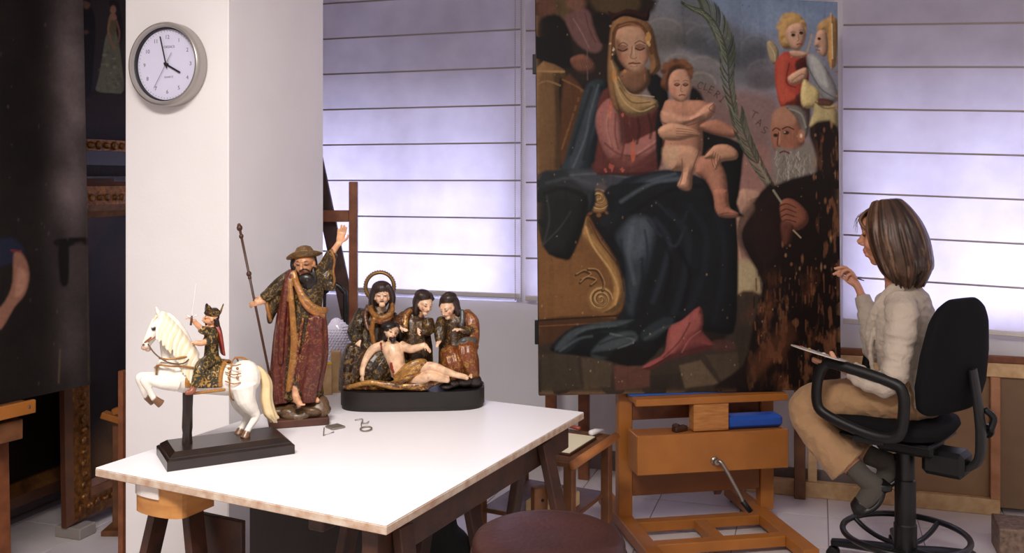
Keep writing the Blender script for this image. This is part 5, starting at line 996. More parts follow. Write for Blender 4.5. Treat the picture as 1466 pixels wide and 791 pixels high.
# ---------------------------------------------------------------- bearded pilgrim saint
def pilgrim():
    Y0 = 3.125
    S = lambda x, y, d=0.: px(x, y, Y0+d)
    k = Y0/F
    bx = S(427, 600); r = thing('pilgrim_statue', 'carved bearded pilgrim saint with a brimmed hat, raised hand and long staff', 'statue', (bx.x, Y0, TH))
    Rb = Matrix.Rotation(.30, 3, 'Z')
    MB().box((bx.x-.002, Y0, TH+.0125), (.19, .155, .024), Rb, .003).build('base', mat('base_board', (92, 52, 36), .6, vscale=12., col2=(66, 36, 26), bump=.2), r)
    sc = Sculpt()
    for i, (x, y, d, a, b, c2) in enumerate(((400, 585, -.01, 20, .05, 9), (425, 588, -.035, 24, .045, 9), (452, 583, -.01, 20, .05, 9), (430, 578, .03, 30, .05, 12), (412, 592, -.05, 12, .02, 6), (446, 590, -.045, 14, .025, 6), (465, 586, .02, 9, .03, 8), (392, 590, .02, 9, .03, 8))):
        sc.ell(S(x, y, d), (a*k, b, c2*k), Matrix.Rotation(i*.5, 3, 'X'), col=ROCK)
    sc.skin('rock', M_poly, .0025, r, 1)
    # figure: skin, tunic and sleeves
    sc = Sculpt()
    sc.limb([S(430, 566), S(428, 520), S(430, 470), S(436, 430), S(440, 405), S(441, 388)], [(32*k, .060), (30*k, .058), (27*k, .052), (25*k, .046), (24*k, .038), (12*k, .022)], TUNIC, n=40, ref=(1,0,0), fold=[.06, .05, .04, .03, .02, 0], k=8, ph=1., tw=.12)
    q, B = small_head(sc, S(436, 377, -.012), 42*k, (-.05, -1, -.12), c_(186, 130, 92))
    sc.limb([S(438, 398), S(437, 384, -.005)], [.016, .017], SKIND)
    # raised arm with hanging sleeve
    sc.limb([S(452, 396, .0), S(466, 380, -.005), S(476, 362, -.01)], [(.026, .024), (.022, .022), (.019, .02)], TUNIC, fold=.05, k=5, tw=.7)
    sc.limb([S(456, 404, .0), S(468, 396, -.004), S(475, 392, -.008)], [(.020, .022), (.024, .022), (.016, .020)], TUNIC, n=18, fold=.06, k=5, tw=.7)
    sc.limb([S(462, 402, .0), S(472, 408, -.004), S(477, 404, -.008)], [(.016, .02), (.016, .020), (.010, .014)], TUNIC, n=18, fold=.06, k=5)
    sc.tube([S(474, 356, -.026), S(479, 372, -.03), S(477, 388, -.03), S(479, 400, -.028), S(477, 408, -.02)], .0042, n=8, res=4); sc.c[-1] = GOLD
    n0 = len(sc.c)
    for i in range(n0): 
        if sc.c[i] is None: sc.c[i] = GOLD
    sc.limb([S(474, 364, -.01), S(482, 352, -.012), S(485, 347, -.012)], [.0115, .0095, .0085], SKIN)
    small_hand(sc, S(486, 347, -.012), (.22, -.05, 1), (0, 1, .1), 24*k*1.25, SKIN, .3, -1)
    # lowered arm and sleeve to the staff
    sc.limb([S(420, 394, .0), S(403, 406, -.008), S(388, 420, -.015), S(378, 428, -.02)], [(.026, .026), (.024, .025), (.021, .024), (.017, .02)], TUNIC, n=20, fold=.05, k=5, tw=.8)
    sc.limb([S(400, 415, -.004), S(394, 432, -.008), S(388, 448, -.01), S(386, 462, -.01)], [(.026, .02), (.022, .018), (.016, .014), (.007, .007)], TUNIC, n=20, fold=.06, k=5, tw=.4)
    sc.limb([S(381, 432, -.026), S(384, 445, -.03), S(388, 460, -.026)], [.006, .007, .005], LINE)
    sc.limb([S(384, 428, -.02), S(375, 431, -.026)], [.012, .0105], SKIN)
    small_hand(sc, S(377, 431, -.03), (-1, -.15, -.15), (0, -1, .3), 20*k*1.2, SKIN, .9, 1)
    # feet
    sc.limb([S(424, 552, -.05), S(424, 566, -.058), S(426, 573, -.07), S(430, 578, -.092)], [.013, .012, .012, .008], SKIN)
    for i in range(5): sc.ell(S(427+i*2.2, 579.5-.2*i, -.092+abs(i-2)*.002), (.0034, .006, .0034), col=SKIN)
    sc.limb([S(418, 575, -.064), S(426, 577, -.084), S(433, 575, -.072)], [.0034]*3, c_(70, 42, 28))
    sc.ell(S(427, 582, -.076), (.016, .022, .004), col=c_(60, 36, 24)); sc.limb([S(449, 568, -.01), S(455, 574, -.03)], [.012, .008], SKIN)
    sc.skin('figure', M_poly, .0021, r, 1)
    # cloak
    sc = Sculpt()
    sc.limb([S(406, 572, .0), S(405, 530, .0), S(408, 480, -.004), S(413, 430, -.006), S(417, 398, -.004), S(421, 388, 0)], [(14*k, .058), (16*k, .060), (15*k, .054), (12*k, .044), (10*k, .034), (6*k, .02)], CLOAK, n=36, ref=(1,0,0), fold=[.10, .09, .07, .06, .04, .02], k=6, tw=.15)
    sc.limb([S(440, 570, -.012), S(445, 540, -.016), S(453, 505, -.018), S(454, 470, -.018), S(453, 446, -.012)], [(15*k, .050), (17*k, .052), (16*k, .050), (15*k, .046), (12*k, .036)], CLOAK, n=36, ref=(1,0,0), fold=[.09, .08, .08, .07, .05], k=7, tw=.22)
    for i, (a, b, d0, w) in enumerate(((426, 438, -.05, .008), (432, 446, -.053, .007), (420, 428, -.05, .007), (440, 454, -.05, .008))):
        sc.limb([S(a, 562, d0), S(a+1, 530, d0-.006), S(b, 490, d0-.006), S(b+6, 455, d0)], [w, w*1.1, w, w*.8], CLOAK if i % 2 else c_(86, 30, 26, .4))
    # diagonal sash with gilt lining
    sc.limb([S(420, 388, -.03), S(424, 404, -.044), S(432, 422, -.052), S(444, 436, -.054), S(458, 444, -.045), S(467, 444, -.02)], [(.010, .007), (.011, .007), (.012, .008), (.012, .008), (.013, .008), (.012, .008)], LINE, n=12, res=5)
    sc.limb([S(422, 400, -.046), S(432, 430, -.056), S(446, 446, -.056), S(464, 452, -.03)], [.006, .007, .007, .008], c_(150, 92, 44, .3))
    sc.limb([S(415, 400, -.04), S(418, 440, -.056), S(421, 490, -.060), S(417, 530, -.060), S(412, 560, -.058)], [(.008, .006), (.010, .007), (.012, .008), (.011, .008), (.008, .006)], LINE, n=12, res=4)
    sc.limb([S(418, 390, -.03), S(412, 402, -.036), S(408, 430, -.048), S(404, 470, -.058), S(402, 520, -.062)], [.010, .011, .010, .010, .008], CLOAK, n=12)
    sc.skin('cloak', M_poly, .0022, r, 1)
    # beard and hair
    sc = Sculpt(); hc = S(436, 376, -.012)
    sc.ell(S(438, 399, -.032), (.027, .016, .020), col=BEARD); sc.ell(S(440, 408, -.030), (.021, .014, .016), col=BEARD); sc.ell(S(424, 390, -.016), (.008, .012, .02), col=BEARD); sc.ell(S(449, 390, -.016), (.008, .012, .02), col=BEARD)
    for i in range(22): x = 424+i*1.3; sc.limb([S(x, 394+abs(i-11)*-.7, -.038+abs(i-11)*.0016), S(x+1.5, 402, -.046+abs(i-11)*.0016), S(x*.75+439*.25+1, 413-abs(i-11)*.5, -.042+abs(i-11)*.001)], [.003, .0032, .002], BEARD, n=6, res=3)
    sc.ell(S(436, 368, .012), (.032, .032, .036), col=BEARD); sc.limb([S(422, 366, .0), S(420, 380, -.004), S(424, 392, .0)], [.010, .011, .008], BEARD); sc.limb([S(449, 366, .0), S(451, 378, -.002), S(449, 390, .0)], [.008, .009, .007], BEARD)
    sc.limb([S(429, 388, -.050), S(436, 385, -.058), S(443, 388, -.050)], [.003, .0034, .003], BEARD); sc.skin('beard', M_poly, .0018, r, 1)
    # hat
    sc = Sculpt(); HAT = c_(98, 72, 41, .24); hc = S(436, 366.5, -.008); Rh = Matrix.Rotation(-.14, 3, 'Y') @ Matrix.Rotation(-.12, 3, 'X')
    vs = []; fs = []; n = 48; prof = [(.0, -.004, 0), (.030, -.006, 0), (.044, -.004, .2), (.056, .004, 1.), (.058, .008, 1.), (.054, .010, 1.), (.044, .005, .2), (.031, .006, 0), (.029, .018, 0), (.022, .030, 0), (.010, .035, 0), (0, .036, 0)]
    for (rr, zz, w) in prof:
        for j in range(n):
            th = 2*math.pi*j/n; up_ = w*.010*(math.cos(2*th)*-.6+.3*math.cos(th+.6)); vs.append(hc+Rh @ Vector((rr*math.cos(th)*1.04, rr*math.sin(th), zz+up_)))
    for i in range(len(prof)-1):
        for j in range(n): j2 = (j+1) % n; fs.append((i*n+j, i*n+j2, (i+1)*n+j2, (i+1)*n+j))
    sc.add(vs, fs, HAT); sc.skin('hat', M_poly, .0018, r, 1)
    # staff
    M_st = mat('staff_wood', (70, 40, 26), .4, var=.2, vscale=60.)
    a, b = S(343, 326, -.02), S(398, 596, -.045); stf = MB().tube([a, b], .0042, n=10).build('staff', M_st, r, smooth=True)
    ax = (a-b).normalized(); 
    def knob(t, r0, nm='staff_knob'): 
        p = a.lerp(b, t); MB().ell(p, (r0, r0, r0*1.15), n=14, m=10).build(nm, M_st, stf, smooth=True)
    knob(.0, .0095); knob(-.014, .006); knob(.045, .0075); knob(.245, .0085); knob(.265, .0062)
pilgrim()
# ---------------------------------------------------------------- Pieta group
def pieta():
    Y0 = 3.37; k = Y0/F
    S = lambda x, y, d=0.: px(x, y, Y0+d)
    C = lambda cx, cy, d=0.: px(470+cx/3.596, 380+cy/3.596, Y0+d)
    kk = k/3.596
    bl, br = C(72, 700, 0), C(803, 690, 0); ctr = Vector(((bl.x+br.x)/2, Y0, TH)); r = thing('mourning_group', 'carved group of three mourning women around a reclining dead man on a dark plinth', 'sculpture', ctr)
    hw = (br.x-bl.x)/2; dp = .115; pts = []
    for i in range(64):
        a = 2*math.pi*i/64; cx, sy_ = math.cos(a), math.sin(a); pts.append((hw*math.copysign(abs(cx)**.42, cx), dp*math.copysign(abs(sy_)**.62, sy_)))
    Mx = Matrix.Rotation(.06, 4, 'Z'); Mx.translation = ctr
    h0 = .066; mb = MB(); mb.prism([(x*.985, y*.985) for x, y in pts], .012, Mx); Mx2 = Mx.copy(); Mx2.translation = ctr+Vector((0,0,.012)); mb.prism(pts, h0-.012, Mx2); mb.build('plinth', mat('pieta_plinth', (30, 22, 19), .5, vscale=10., col2=(18, 13, 12), bump=.3), r, smooth='auto')
    # Mary
    sc = Sculpt()
    sc.limb([C(215, 640, .03), C(215, 520, .03), C(230, 400, .04), C(250, 300, .045), C(265, 250, .045), C(272, 215, .045)], [(125*kk, .085), (118*kk, .08), (100*kk, .062), (84*kk, .048), (60*kk, .036), (26*kk, .022)], OLIVE, n=44, ref=(1,0,0), fold=[.05, .05, .05, .04, .03, 0], k=9, tw=.2, capk=.05)
    sc.limb([C(190, 240, .03), C(155, 300, .01), C(135, 350, -.02), C(160, 385, -.045)], [.030, .028, .026, .018], c_(34, 27, 22, .24), n=18, fold=.06, k=5, tw=.8)
    sc.limb([C(320, 260, .03), C(345, 320, .0), C(350, 360, -.02)], [.024, .024, .02], OLIVE, n=18, fold=.05, k=5, tw=.6)
    sc.limb([C(150, 420, -.04), C(125, 500, -.05), C(115, 570, -.05), C(110, 640, -.04)], [.040, .042, .040, .036], c_(39, 24, 19, .24), n=24, fold=.07, k=6, tw=.3)
    sc.limb([C(300, 470, -.02), C(250, 540, -.04), C(240, 640, -.03)], [.045, .05, .05], OLIVE, n=24, fold=.07, k=6, tw=.3)
    small_hand(sc, C(163, 388, -.062), (-.25, -.35, -.8), (-.2, -1, .2), 46*kk, SKINP, .3, 1)
    sc.limb([C(272, 240, .035), C(276, 200, .025)], [.018, .017], SKINP)
    small_head(sc, C(278, 160, .005), 112*kk, (.10, -1, .16), SKINP, lids=c_(96, 44, 40), lip=c_(92, 36, 34), cheek=c_(220, 158, 132))
    for sx_ in (-1, 1): sc.limb([C(276+sx_*30, 100, .0), C(278+sx_*52, 150, .0), C(276+sx_*50, 205, .01), C(272+sx_*36, 250, .0)], [.010, .011, .011, .010], HOOD)
    sc.ell(C(274, 116, .016), (52*kk, .036, 40*kk), col=HOOD); sc.ell(C(272, 150, .03), (52*kk, .034, 70*kk), col=HOOD); sc.limb([C(225, 150, .02), C(222, 200, .02), C(215, 250, .01)], [.012, .012, .010], c_(60, 28, 24, .3))
    sc.limb([C(215, 215, .0), C(235, 250, -.022), C(280, 268, -.034), C(325, 240, -.02), C(330, 200, .0)], [.009, .010, .011, .010, .007], GOLD); sc.limb([C(225, 250, -.005), C(250, 285, -.03), C(300, 285, -.032), C(330, 255, -.015)], [.008, .009, .009, .007], c_(102, 49, 25, .24))
    sc.limb([C(235, 270, -.03), C(225, 340, -.03), C(240, 420, -.035)], [.008, .010, .008], GOLD)
    sc.limb([C(205, 205, .01), C(190, 260, -.01), C(205, 330, -.03)], [.008, .010, .008], MAROON)
    sc.skin('haloed_woman', M_poly, .0022, r, 1)
    hc = C(265, 108, .04); MB().tube([hc+Vector((.050*math.cos(i*math.pi/24), .006*math.sin(i*math.pi/24), .050*math.sin(i*math.pi/24))) for i in range(48)], .0062, n=8, closed=True).build('halo', M_halo, r, smooth=True)
    hb = MB()
    for i in range(40): a = i*math.pi/20; hb.ell(hc+Vector((.055*math.cos(a), .006*math.sin(a), .055*math.sin(a))), .0046, n=6, m=5)
    o = hb.build('halo_beads', M_halo, r, smooth=True); o['kind'] = 'stuff'
    # middle woman
    sc = Sculpt()
    sc.limb([C(440, 520, .04), C(440, 430, .04), C(438, 340, .04), C(440, 270, .045), C(455, 230, .04)], [(95*kk, .07), (92*kk, .062), (84*kk, .052), (72*kk, .044), (36*kk, .028)], c_(59, 39, 24, .24), n=40, ref=(1,0,0), fold=[.06, .06, .05, .04, .02], k=8, tw=.25, capk=.05)
    sc.limb([C(400, 260, .02), C(365, 300, -.01), C(375, 325, -.035)], [.024, .024, .015], c_(69, 36, 24, .24), n=16, fold=.06, k=5, tw=.7); sc.limb([C(510, 280, .02), C(515, 330, .0), C(480, 340, -.03)], [.022, .022, .014], c_(56, 37, 24, .24), n=16, fold=.06, k=5, tw=.7)
    small_hand(sc, C(376, 322, -.045), (.8, -.3, -.3), (0, -1, .4), 44*kk, SKINP, .3, 1); small_hand(sc, C(462, 325, -.045), (.2, -.5, -.9), (-.3, -1, 0), 42*kk, SKINP, .6, -1)
    sc.limb([C(470, 250, .03), C(482, 225, .02)], [.016, .015], SKIN); small_head(sc, C(500, 200, .0), 106*kk, (.5, -.9, -.28), SKINP, up=(.18, 0, 1), cheek=c_(214, 122, 100), lids=c_(120, 78, 60))
    sc.ell(C(488, 154, .008), (46*kk, .034, 34*kk), Matrix.Rotation(.2, 3, 'Y'), col=HOOD); sc.ell(C(478, 185, .024), (46*kk, .034, 56*kk), Matrix.Rotation(.2, 3, 'Y'), col=HOOD); sc.limb([C(505, 140, -.004), C(470, 160, -.006), C(450, 215, .0), C(455, 250, .01)], [.011, .013, .012, .010], HOOD); sc.limb([C(520, 145, .0), C(538, 175, .005)], [.010, .008], HOOD)
    sc.limb([C(425, 230, .01), C(400, 260, -.01), C(395, 330, -.03)], [.009, .011, .009], c_(120, 70, 34, .8)); sc.skin('mourning_woman', M_poly, .0022, r, 1)
    # right woman
    sc = Sculpt(); RUS = c_(116, 58, 26, .35)
    sc.limb([C(665, 590, .02), C(665, 500, .025), C(655, 420, .035), C(655, 340, .04), C(650, 280, .04), C(640, 245, .04)], [(98*kk, .075), (96*kk, .07), (84*kk, .056), (82*kk, .048), (70*kk, .042), (34*kk, .026)], c_(56, 34, 19, .24), n=40, ref=(1,0,0), fold=[.06, .06, .05, .05, .03, .0], k=8, tw=.2, capk=.05)
    sc.limb([C(700, 250, .03), C(735, 290, .01), C(740, 360, .0), C(735, 410, .0)], [.024, .028, .028, .024], RUS, n=20, fold=.07, k=5, tw=.5); sc.limb([C(590, 280, .02), C(575, 330, -.01), C(575, 390, -.035)], [.022, .022, .015], c_(49, 36, 22, .24), n=16, fold=.06, k=5, tw=.7)
    sc.limb([C(735, 330, -.01), C(705, 335, -.035), C(680, 330, -.045)], [.018, .016, .012], c_(52, 36, 28, .5)); small_hand(sc, C(676, 328, -.052), (-.9, -.3, .1), (0, -.5, 1), 44*kk, SKINP, .6, -1); small_hand(sc, C(575, 392, -.045), (-.5, -.5, -.5), (0, -.8, .6), 42*kk, SKINP, .5, 1)
    sc.limb([C(730, 420, -.01), C(710, 440, -.05), C(725, 500, -.05), C(740, 560, -.03)], [.032, .036, .034, .028], RUS, n=24, fold=.07, k=6, tw=.4); sc.limb([C(620, 440, -.02), C(640, 500, -.05), C(640, 570, -.04)], [.034, .04, .036], c_(110, 54, 26, .4), n=24, fold=.07, k=6, tw=.4)
    sc.limb([C(670, 410, -.045), C(700, 385, -.05), C(745, 385, -.03), C(755, 400, .0)], [.010, .012, .012, .010], c_(70, 74, 78, .2)); sc.limb([C(690, 230, -.005), C(690, 290, -.02), C(680, 310, -.03)], [.008, .010, .008], c_(66, 70, 74, .1))
    small_hand(sc, C(735, 562, -.07), (0, -1, -.25), (0, -.2, 1), 40*kk, SKINP, .2, 1)
    sc.limb([C(635, 265, .02), C(625, 240, .01)], [.016, .015], SKIN); small_head(sc, C(612, 222, -.006), 104*kk, (-.42, -.9, -.35), SKINP, up=(-.22, 0, 1), cheek=c_(206, 116, 92), lids=c_(110, 66, 50))
    sc.ell(C(618, 168, .005), (46*kk, .034, 33*kk), Matrix.Rotation(-.3, 3, 'Y'), col=HOOD); sc.ell(C(630, 198, .022), (48*kk, .036, 58*kk), Matrix.Rotation(-.3, 3, 'Y'), col=HOOD); sc.limb([C(590, 175, -.012), C(620, 150, -.006), C(655, 195, .0), C(672, 250, .01)], [.010, .013, .013, .012], HOOD); sc.limb([C(585, 170, -.01), C(578, 210, .0)], [.008, .007], HOOD); sc.skin('mourning_woman', M_poly, .0022, r, 1)
    # Christ
    sc = Sculpt(); SK = c_(222, 182, 148); BL = c_(128, 34, 26)
    sc.limb([C(370, 560, -.055), C(355, 510, -.058), C(340, 460, -.055), C(330, 420, -.045), C(330, 395, -.035)], [(46*kk, .030), (42*kk, .028), (50*kk, .033), (56*kk, .032), (28*kk, .02)], SK, n=24, ref=(1,0,0), res=5)
    sc.limb([C(285, 410, -.045), C(230, 430, -.05), C(195, 480, -.06), C(178, 530, -.07), C(176, 565, -.075)], [.017, .0155, .0135, .0115, .009], SK); small_hand(sc, C(176, 568, -.078), (.05, -.2, -1), (-.6, -1, 0), 52*kk, SK, .25, 1)
    sc.limb([C(372, 410, -.045), C(420, 428, -.06), C(450, 425, -.068), C(500, 408, -.07)], [.017, .015, .0135, .010], SK); small_hand(sc, C(502, 408, -.072), (.55, -.2, -.8), (.5, -.6, .6), 52*kk, SK, .25, 1)
    sc.limb([C(420, 560, -.06), C(480, 528, -.095), C(540, 520, -.108), C(600, 543, -.104), C(660, 562, -.100), C(690, 568, -.098)], [.022, .0185, .0165, .014, .0105, .0095], SK, n=18); sc.limb([C(690, 568, -.098), C(708, 574, -.108), C(716, 580, -.118)], [.010, .009, .006], SK)
    sc.limb([C(430, 590, -.075), C(490, 580, -.112), C(525, 568, -.122), C(580, 580, -.115), C(620, 590, -.11)], [.021, .0175, .016, .0135, .0095], SK, n=18)
    sc.limb([C(330, 400, -.035), C(325, 375, -.04)], [.0145, .014], SK)
    small_head(sc, C(325, 340, -.05), 96*kk, (.42, -.9, -.05), SK, up=(.25, .15, 1), lids=c_(110, 40, 34))
    sc.ell(C(312, 312, -.045), (40*kk, .03, 28*kk), col=BEARD); sc.ell(C(300, 335, -.03), (36*kk, .03, 50*kk), col=BEARD); sc.limb([C(330, 295, -.05), C(295, 320, -.05), C(285, 360, -.045), C(280, 395, -.03)], [.008, .011, .010, .008], BEARD); sc.limb([C(345, 298, -.045), C(368, 330, -.035), C(372, 380, -.02)], [.007, .009, .007], BEARD)
    sc.limb([C(318, 372, -.072), C(332, 384, -.078), C(345, 372, -.072)], [.006, .008, .006], BEARD); sc.ell(C(333, 388, -.074), (.009, .008, .008), col=BEARD)
    sc.limb([C(322, 500, -.088), C(326, 530, -.088), C(336, 550, -.086)], [.0035, .0045, .003], BL); sc.limb([C(505, 552, -.126), C(515, 580, -.136)], [.003, .003], BL); sc.limb([C(330, 560, -.084), C(370, 578, -.086), C(400, 566, -.084)], [.003]*3, BL)
    sc.limb([C(270, 395, -.06), C(276, 430, -.062)], [.003, .003], BL)
    sc.skin('reclining_man', M_poly, .002, r, 1)
    # loincloth and shroud
    sc = Sculpt(); CL = c_(150, 104, 52, .55)
    sc.limb([C(360, 590, -.075), C(420, 545, -.085), C(470, 520, -.085), C(505, 515, -.075)], [.026, .030, .028, .020], CL, n=28, fold=.09, k=7, tw=.5)
    for i in range(7): sc.limb([C(300+i*16, 610-i*5, -.085), C(370+i*16, 600-i*12, -.112+i*.001), C(440+i*10, 560-i*9, -.108), C(480+i*6, 520-i*3, -.09)], [.006, .0075, .007, .005], CL if i % 2 else c_(93, 54, 24, .24), n=8)
    for i in range(9): sc.limb([C(110+i*10, 625-i*2, -.09+i*.004), C(220+i*30, 600+i*4, -.10), C(340+i*24, 625-i*2, -.105), C(470+i*14, 615-i*3, -.10), C(590, 600, -.085)], [.008, .010, .010, .009, .006], (CL, c_(96, 52, 30, .5), c_(70, 40, 26, .5))[i % 3], n=8)
    for i in range(10): sc.ell(C(110+i*42, 622, -.075), (.024, .022, .014), Matrix.Rotation(i*.7, 3, 'Z'), col=(c_(80, 44, 30, .5), c_(93, 57, 27, .24))[i % 2])
    sc.ell(C(330, 635, .0), (.13, .095, .022), col=c_(66, 40, 26, .5)); sc.skin('shroud', M_poly, .0022, r, 1)
    sc = Sculpt()
    for x, y, d, a, b in ((640, 600, -.05, 45, 26), (700, 590, -.05, 50, 30), (750, 592, -.03, 40, 34), (700, 610, .03, 80, 30), (610, 615, -.07, 40, 16), (770, 610, .01, 26, 26)): sc.ell(C(x, y, d), (a*kk, .04, b*kk), col=c_(44, 34, 30))
    sc.skin('rock', M_poly, .0025, r, 1)
pieta()
# ---------------------------------------------------------------- rider on a rearing white horse
def rider():
    f = px(247, 674, 2.595); f.z = TH; dlong = Vector((.309, .171, 0)).normalized(); dsh = Vector((-.112, .144, 0)).normalized(); LB, SB = .353, .185
    ctr = f+dlong*LB/2+dsh*SB/2
    r = thing('horseman_statue', 'painted horseman with raised sword on a rearing white horse over a dark base', 'statue', ctr, math.atan2(dlong.y, dlong.x))
    Rb = Matrix((dlong, Vector((-dlong.y, dlong.x, 0)), Vector((0,0,1)))).transposed()
    def step(w, d, z0, z1, w2=None, d2=None):
        w2, d2 = w2 or w, d2 or d; vs = [ctr+Rb @ Vector((sx_*a/2, sy_*b/2, z)) for a, b, z in ((w, d, z0), (w2, d2, z1)) for sx_, sy_ in ((-1,-1), (1,-1), (1,1), (-1,1))]
        return vs, [(3,2,1,0), (4,5,6,7), (0,1,5,4), (1,2,6,5), (2,3,7,6), (3,0,4,7)]
    mb = MB(); mb.add(*step(LB, SB, 0, .026)); mb.add(*step(LB, SB, .026, .030, LB-.012, SB-.012)); mb.add(*step(LB-.016, SB-.016, .030, .034)); mb.add(*step(LB-.016, SB-.016, .034, .046, LB-.05, SB-.05)); mb.build('base', M_plinth, r)
    zt = TH+.046; Yc = ctr.y
    S = lambda x, y, d=0.: px(x, y, Yc+.00112*(x-311)+d)
    k = Yc/F
    pp = S(268, 600); MB().loft([(pp.x, pp.y, zt-.001), (pp.x, pp.y, zt+.03), (pp.x, pp.y, zt+.045), (pp.x+.001, pp.y, zt+.10), (pp.x+.002, pp.y, S(268, 562).z)], [(.0155, .0155), (.0135, .0135), (.0155, .0155), (.0145, .0145), (.0155, .0155)], n=8).build('support_post', M_plinth, r, smooth='auto')
    WH = c_(238, 231, 220, .0); CR = c_(230, 214, 180, .0); HOOF = c_(112, 78, 54); MZ = c_(196, 160, 140)
    sc = Sculpt()
    sc.limb([S(238, 535), S(262, 538), S(295, 540), S(325, 543), S(348, 543), S(362, 548)], [(.034, .030), (.046, .046), (.045, .047), (.043, .046), (.046, .046), (.030, .034)], WH, n=24, ref=(0, 1, 0), res=5)
    sc.ell(S(350, 540, 0), (.048, .045, .052), col=WH); sc.ell(S(240, 532), (.036, .038, .046), col=WH)
    sc.limb([S(262, 524), S(254, 500), S(247, 478), S(238, 462), S(230, 456)], [(.048, .036), (.046, .030), (.038, .024), (.029, .020), (.021, .017)], WH, n=20, ref=(1, .5, 0), res=5)
    # head
    sc.limb([S(233, 457), S(226, 464), S(219, 476), S(212, 488), S(208, 495)], [(.019, .016), (.022, .0175), (.0185, .0155), (.0135, .0125), (.0115, .0115)], WH, n=16, ref=(1, .5, 0), res=5)
    sc.ell(S(232, 474, -.004), (.016, .013, .018), col=WH); sc.ell(S(207, 497), (.0095, .0105, .008), col=MZ); sc.ell(S(212, 500), (.008, .008, .006), col=MZ)
    for d in (-.010, .010):
        sc.limb([S(229, 456, d), S(226, 446, d*1.2), S(223, 439, d*1.3)], [.0062, .0066, .0018], WH, n=8); sc.ell(S(220, 470, d*1.45), (.0058, .004, .0058), col=c_(36, 28, 30)); sc.ell(S(205, 493, d*.9), (.003, .003, .003), col=c_(90, 60, 54))
        sc.limb([S(224, 464, d*1.3), S(217, 468, d*1.35)], [.0035, .003], WH, n=8)
    # front legs (raised)
    def leg(P, R, hoof):
        sc.limb(P, R, WH, n=14, res=5); a, b = P[-1], hoof; sc.limb([a, a.lerp(b, .5), b], [R[-1]*1.15, R[-1]*1.35, R[-1]*1.6], HOOF, n=12, capk=.1)
    leg([S(252, 548, -.022), S(232, 547, -.03), S(214, 543, -.032), S(207, 544, -.032), S(213, 557, -.032), S(220, 570, -.032)], [.024, .019, .0135, .0125, .0085, .008], S(231, 578, -.034))
    leg([S(250, 545, .022), S(228, 541, .03), S(206, 539, .030), S(200, 541, .030), S(204, 555, .03), S(209, 567, .03)], [.024, .018, .0135, .0122, .0085, .008], S(220, 575, .028))
    # hind legs
    leg([S(348, 552, -.024), S(352, 572, -.028), S(363, 588, -.026), S(366, 596, -.026), S(359, 608, -.026), S(354, 617, -.026)], [.040, .029, .0165, .0125, .0092, .0092], S(350, 627.5, -.030))
    leg([S(344, 552, .024), S(344, 574, .028), S(352, 590, .028), S(354, 597, .028), S(348, 608, .028), S(345, 613, .028)], [.038, .027, .016, .0122, .009, .009], S(341, 622.5, .026))
    def hp(v, c):
        return None
    sc.skin('horse', M_horse, .0024, r, 2)
    # mane and tail
    sc = Sculpt()
    for i in range(26):
        t = i/25.; x = 232+50*t; y = 450+58*t**1.5; e = random.uniform(-2, 2)
        sc.limb([S(x+1, y-3, -.004), S(x-1+e*.3, y+7, -.025-.012*t), S(x-7+e, y+20, -.031-.012*t), S(x-9+e, y+36+8*t, -.034-.014*t)], [.0052, .0062, .0056, .002], CR if i % 3 else c_(240, 232, 216), n=7)
        if i % 2 == 0: sc.limb([S(x+1, y-3, .004), S(x, y+8, .024+.012*t), S(x-6, y+24, .032+.012*t)], [.0052, .0062, .003], CR, n=7)
    for i in range(5): sc.limb([S(231, 447, -.004+i*.002), S(224, 452, -.008+i*.004), S(219, 462, -.008+i*.004)], [.004, .0045, .002], CR, n=7)
    sc.skin('mane', M_horse, .002, r, 1)
    sc = Sculpt()
    for i in range(24):
        a = i/24*2*math.pi; o, d = math.cos(a)*5*random.uniform(.4, 1.1), math.sin(a)*.014*random.uniform(.4, 1.1)
        sc.limb([S(362+o*.4, 527+o*.2, d*.4), S(374+o*.6, 530+o*.6, d*.7), S(381+o, 548, d), S(381+o*1.1, 572, d*1.2), S(386+o*1.3, 592, d*1.3), S(392+o*1.4, 602+random.uniform(-5, 3), d)], [.006, .0075, .008, .0085, .0075, .003], CR if i % 2 else c_(224, 198, 150), n=7)
    sc.skin('tail', M_horse, .0022, r, 1)
    # tack: saddle cloth, straps, bridle
    GC = c_(52, 46, 30, .95); GT = c_(158, 106, 48, .24); sc = Sculpt()
    def ring(x, y0, y1, dd, r0, col, n_=16, a0=0., a1=2*math.pi, wx=0.):     # strap round the barrel at column x
        c0 = S(x, (y0+y1)/2); rz = (S(x, y0)-S(x, y1)).z/2; P = []
        for i in range(n_+1): a = a0+(a1-a0)*i/n_; P.append(c0+Vector((0, -dd*math.sin(a), rz*math.cos(a)))+Vector((wx*math.sin(a), wx*.5*math.sin(a), 0)))
        sc.limb(P, [r0]*len(P), col, n=8, res=2)
    # cloth shell: half barrel strips
    for j in range(9):
        x = 278+j*5.6; c0 = S(x, 541); P = []
        for i in range(15): a = -1.85+3.7*i/14; P.append(c0+Vector((0, -.0545*math.sin(a), (.0545-.001*abs(j-4))*math.cos(a))))
        sc.limb(P, [(.0085, .0045)]*len(P), GC if 0 < j < 8 else GT, n=8, ref=(1, .5, 0), res=2)
    for s_ in (-1, 1):
        P = [S(277+i*6.5, 541+ (22 if i not in (0, 7) else 20), -s_*.0535) for i in range(8)]; P = [Vector((p.x, p.y, S(300, 554).z)) for p in P]; sc.limb(P, [.0045]*8, GT, n=8)
    sc.skin('saddle_cloth', M_horse, .0021, r, 1)
    sc = Sculpt()
    ring(336, 512, 572, .0515, .0026, GT); 
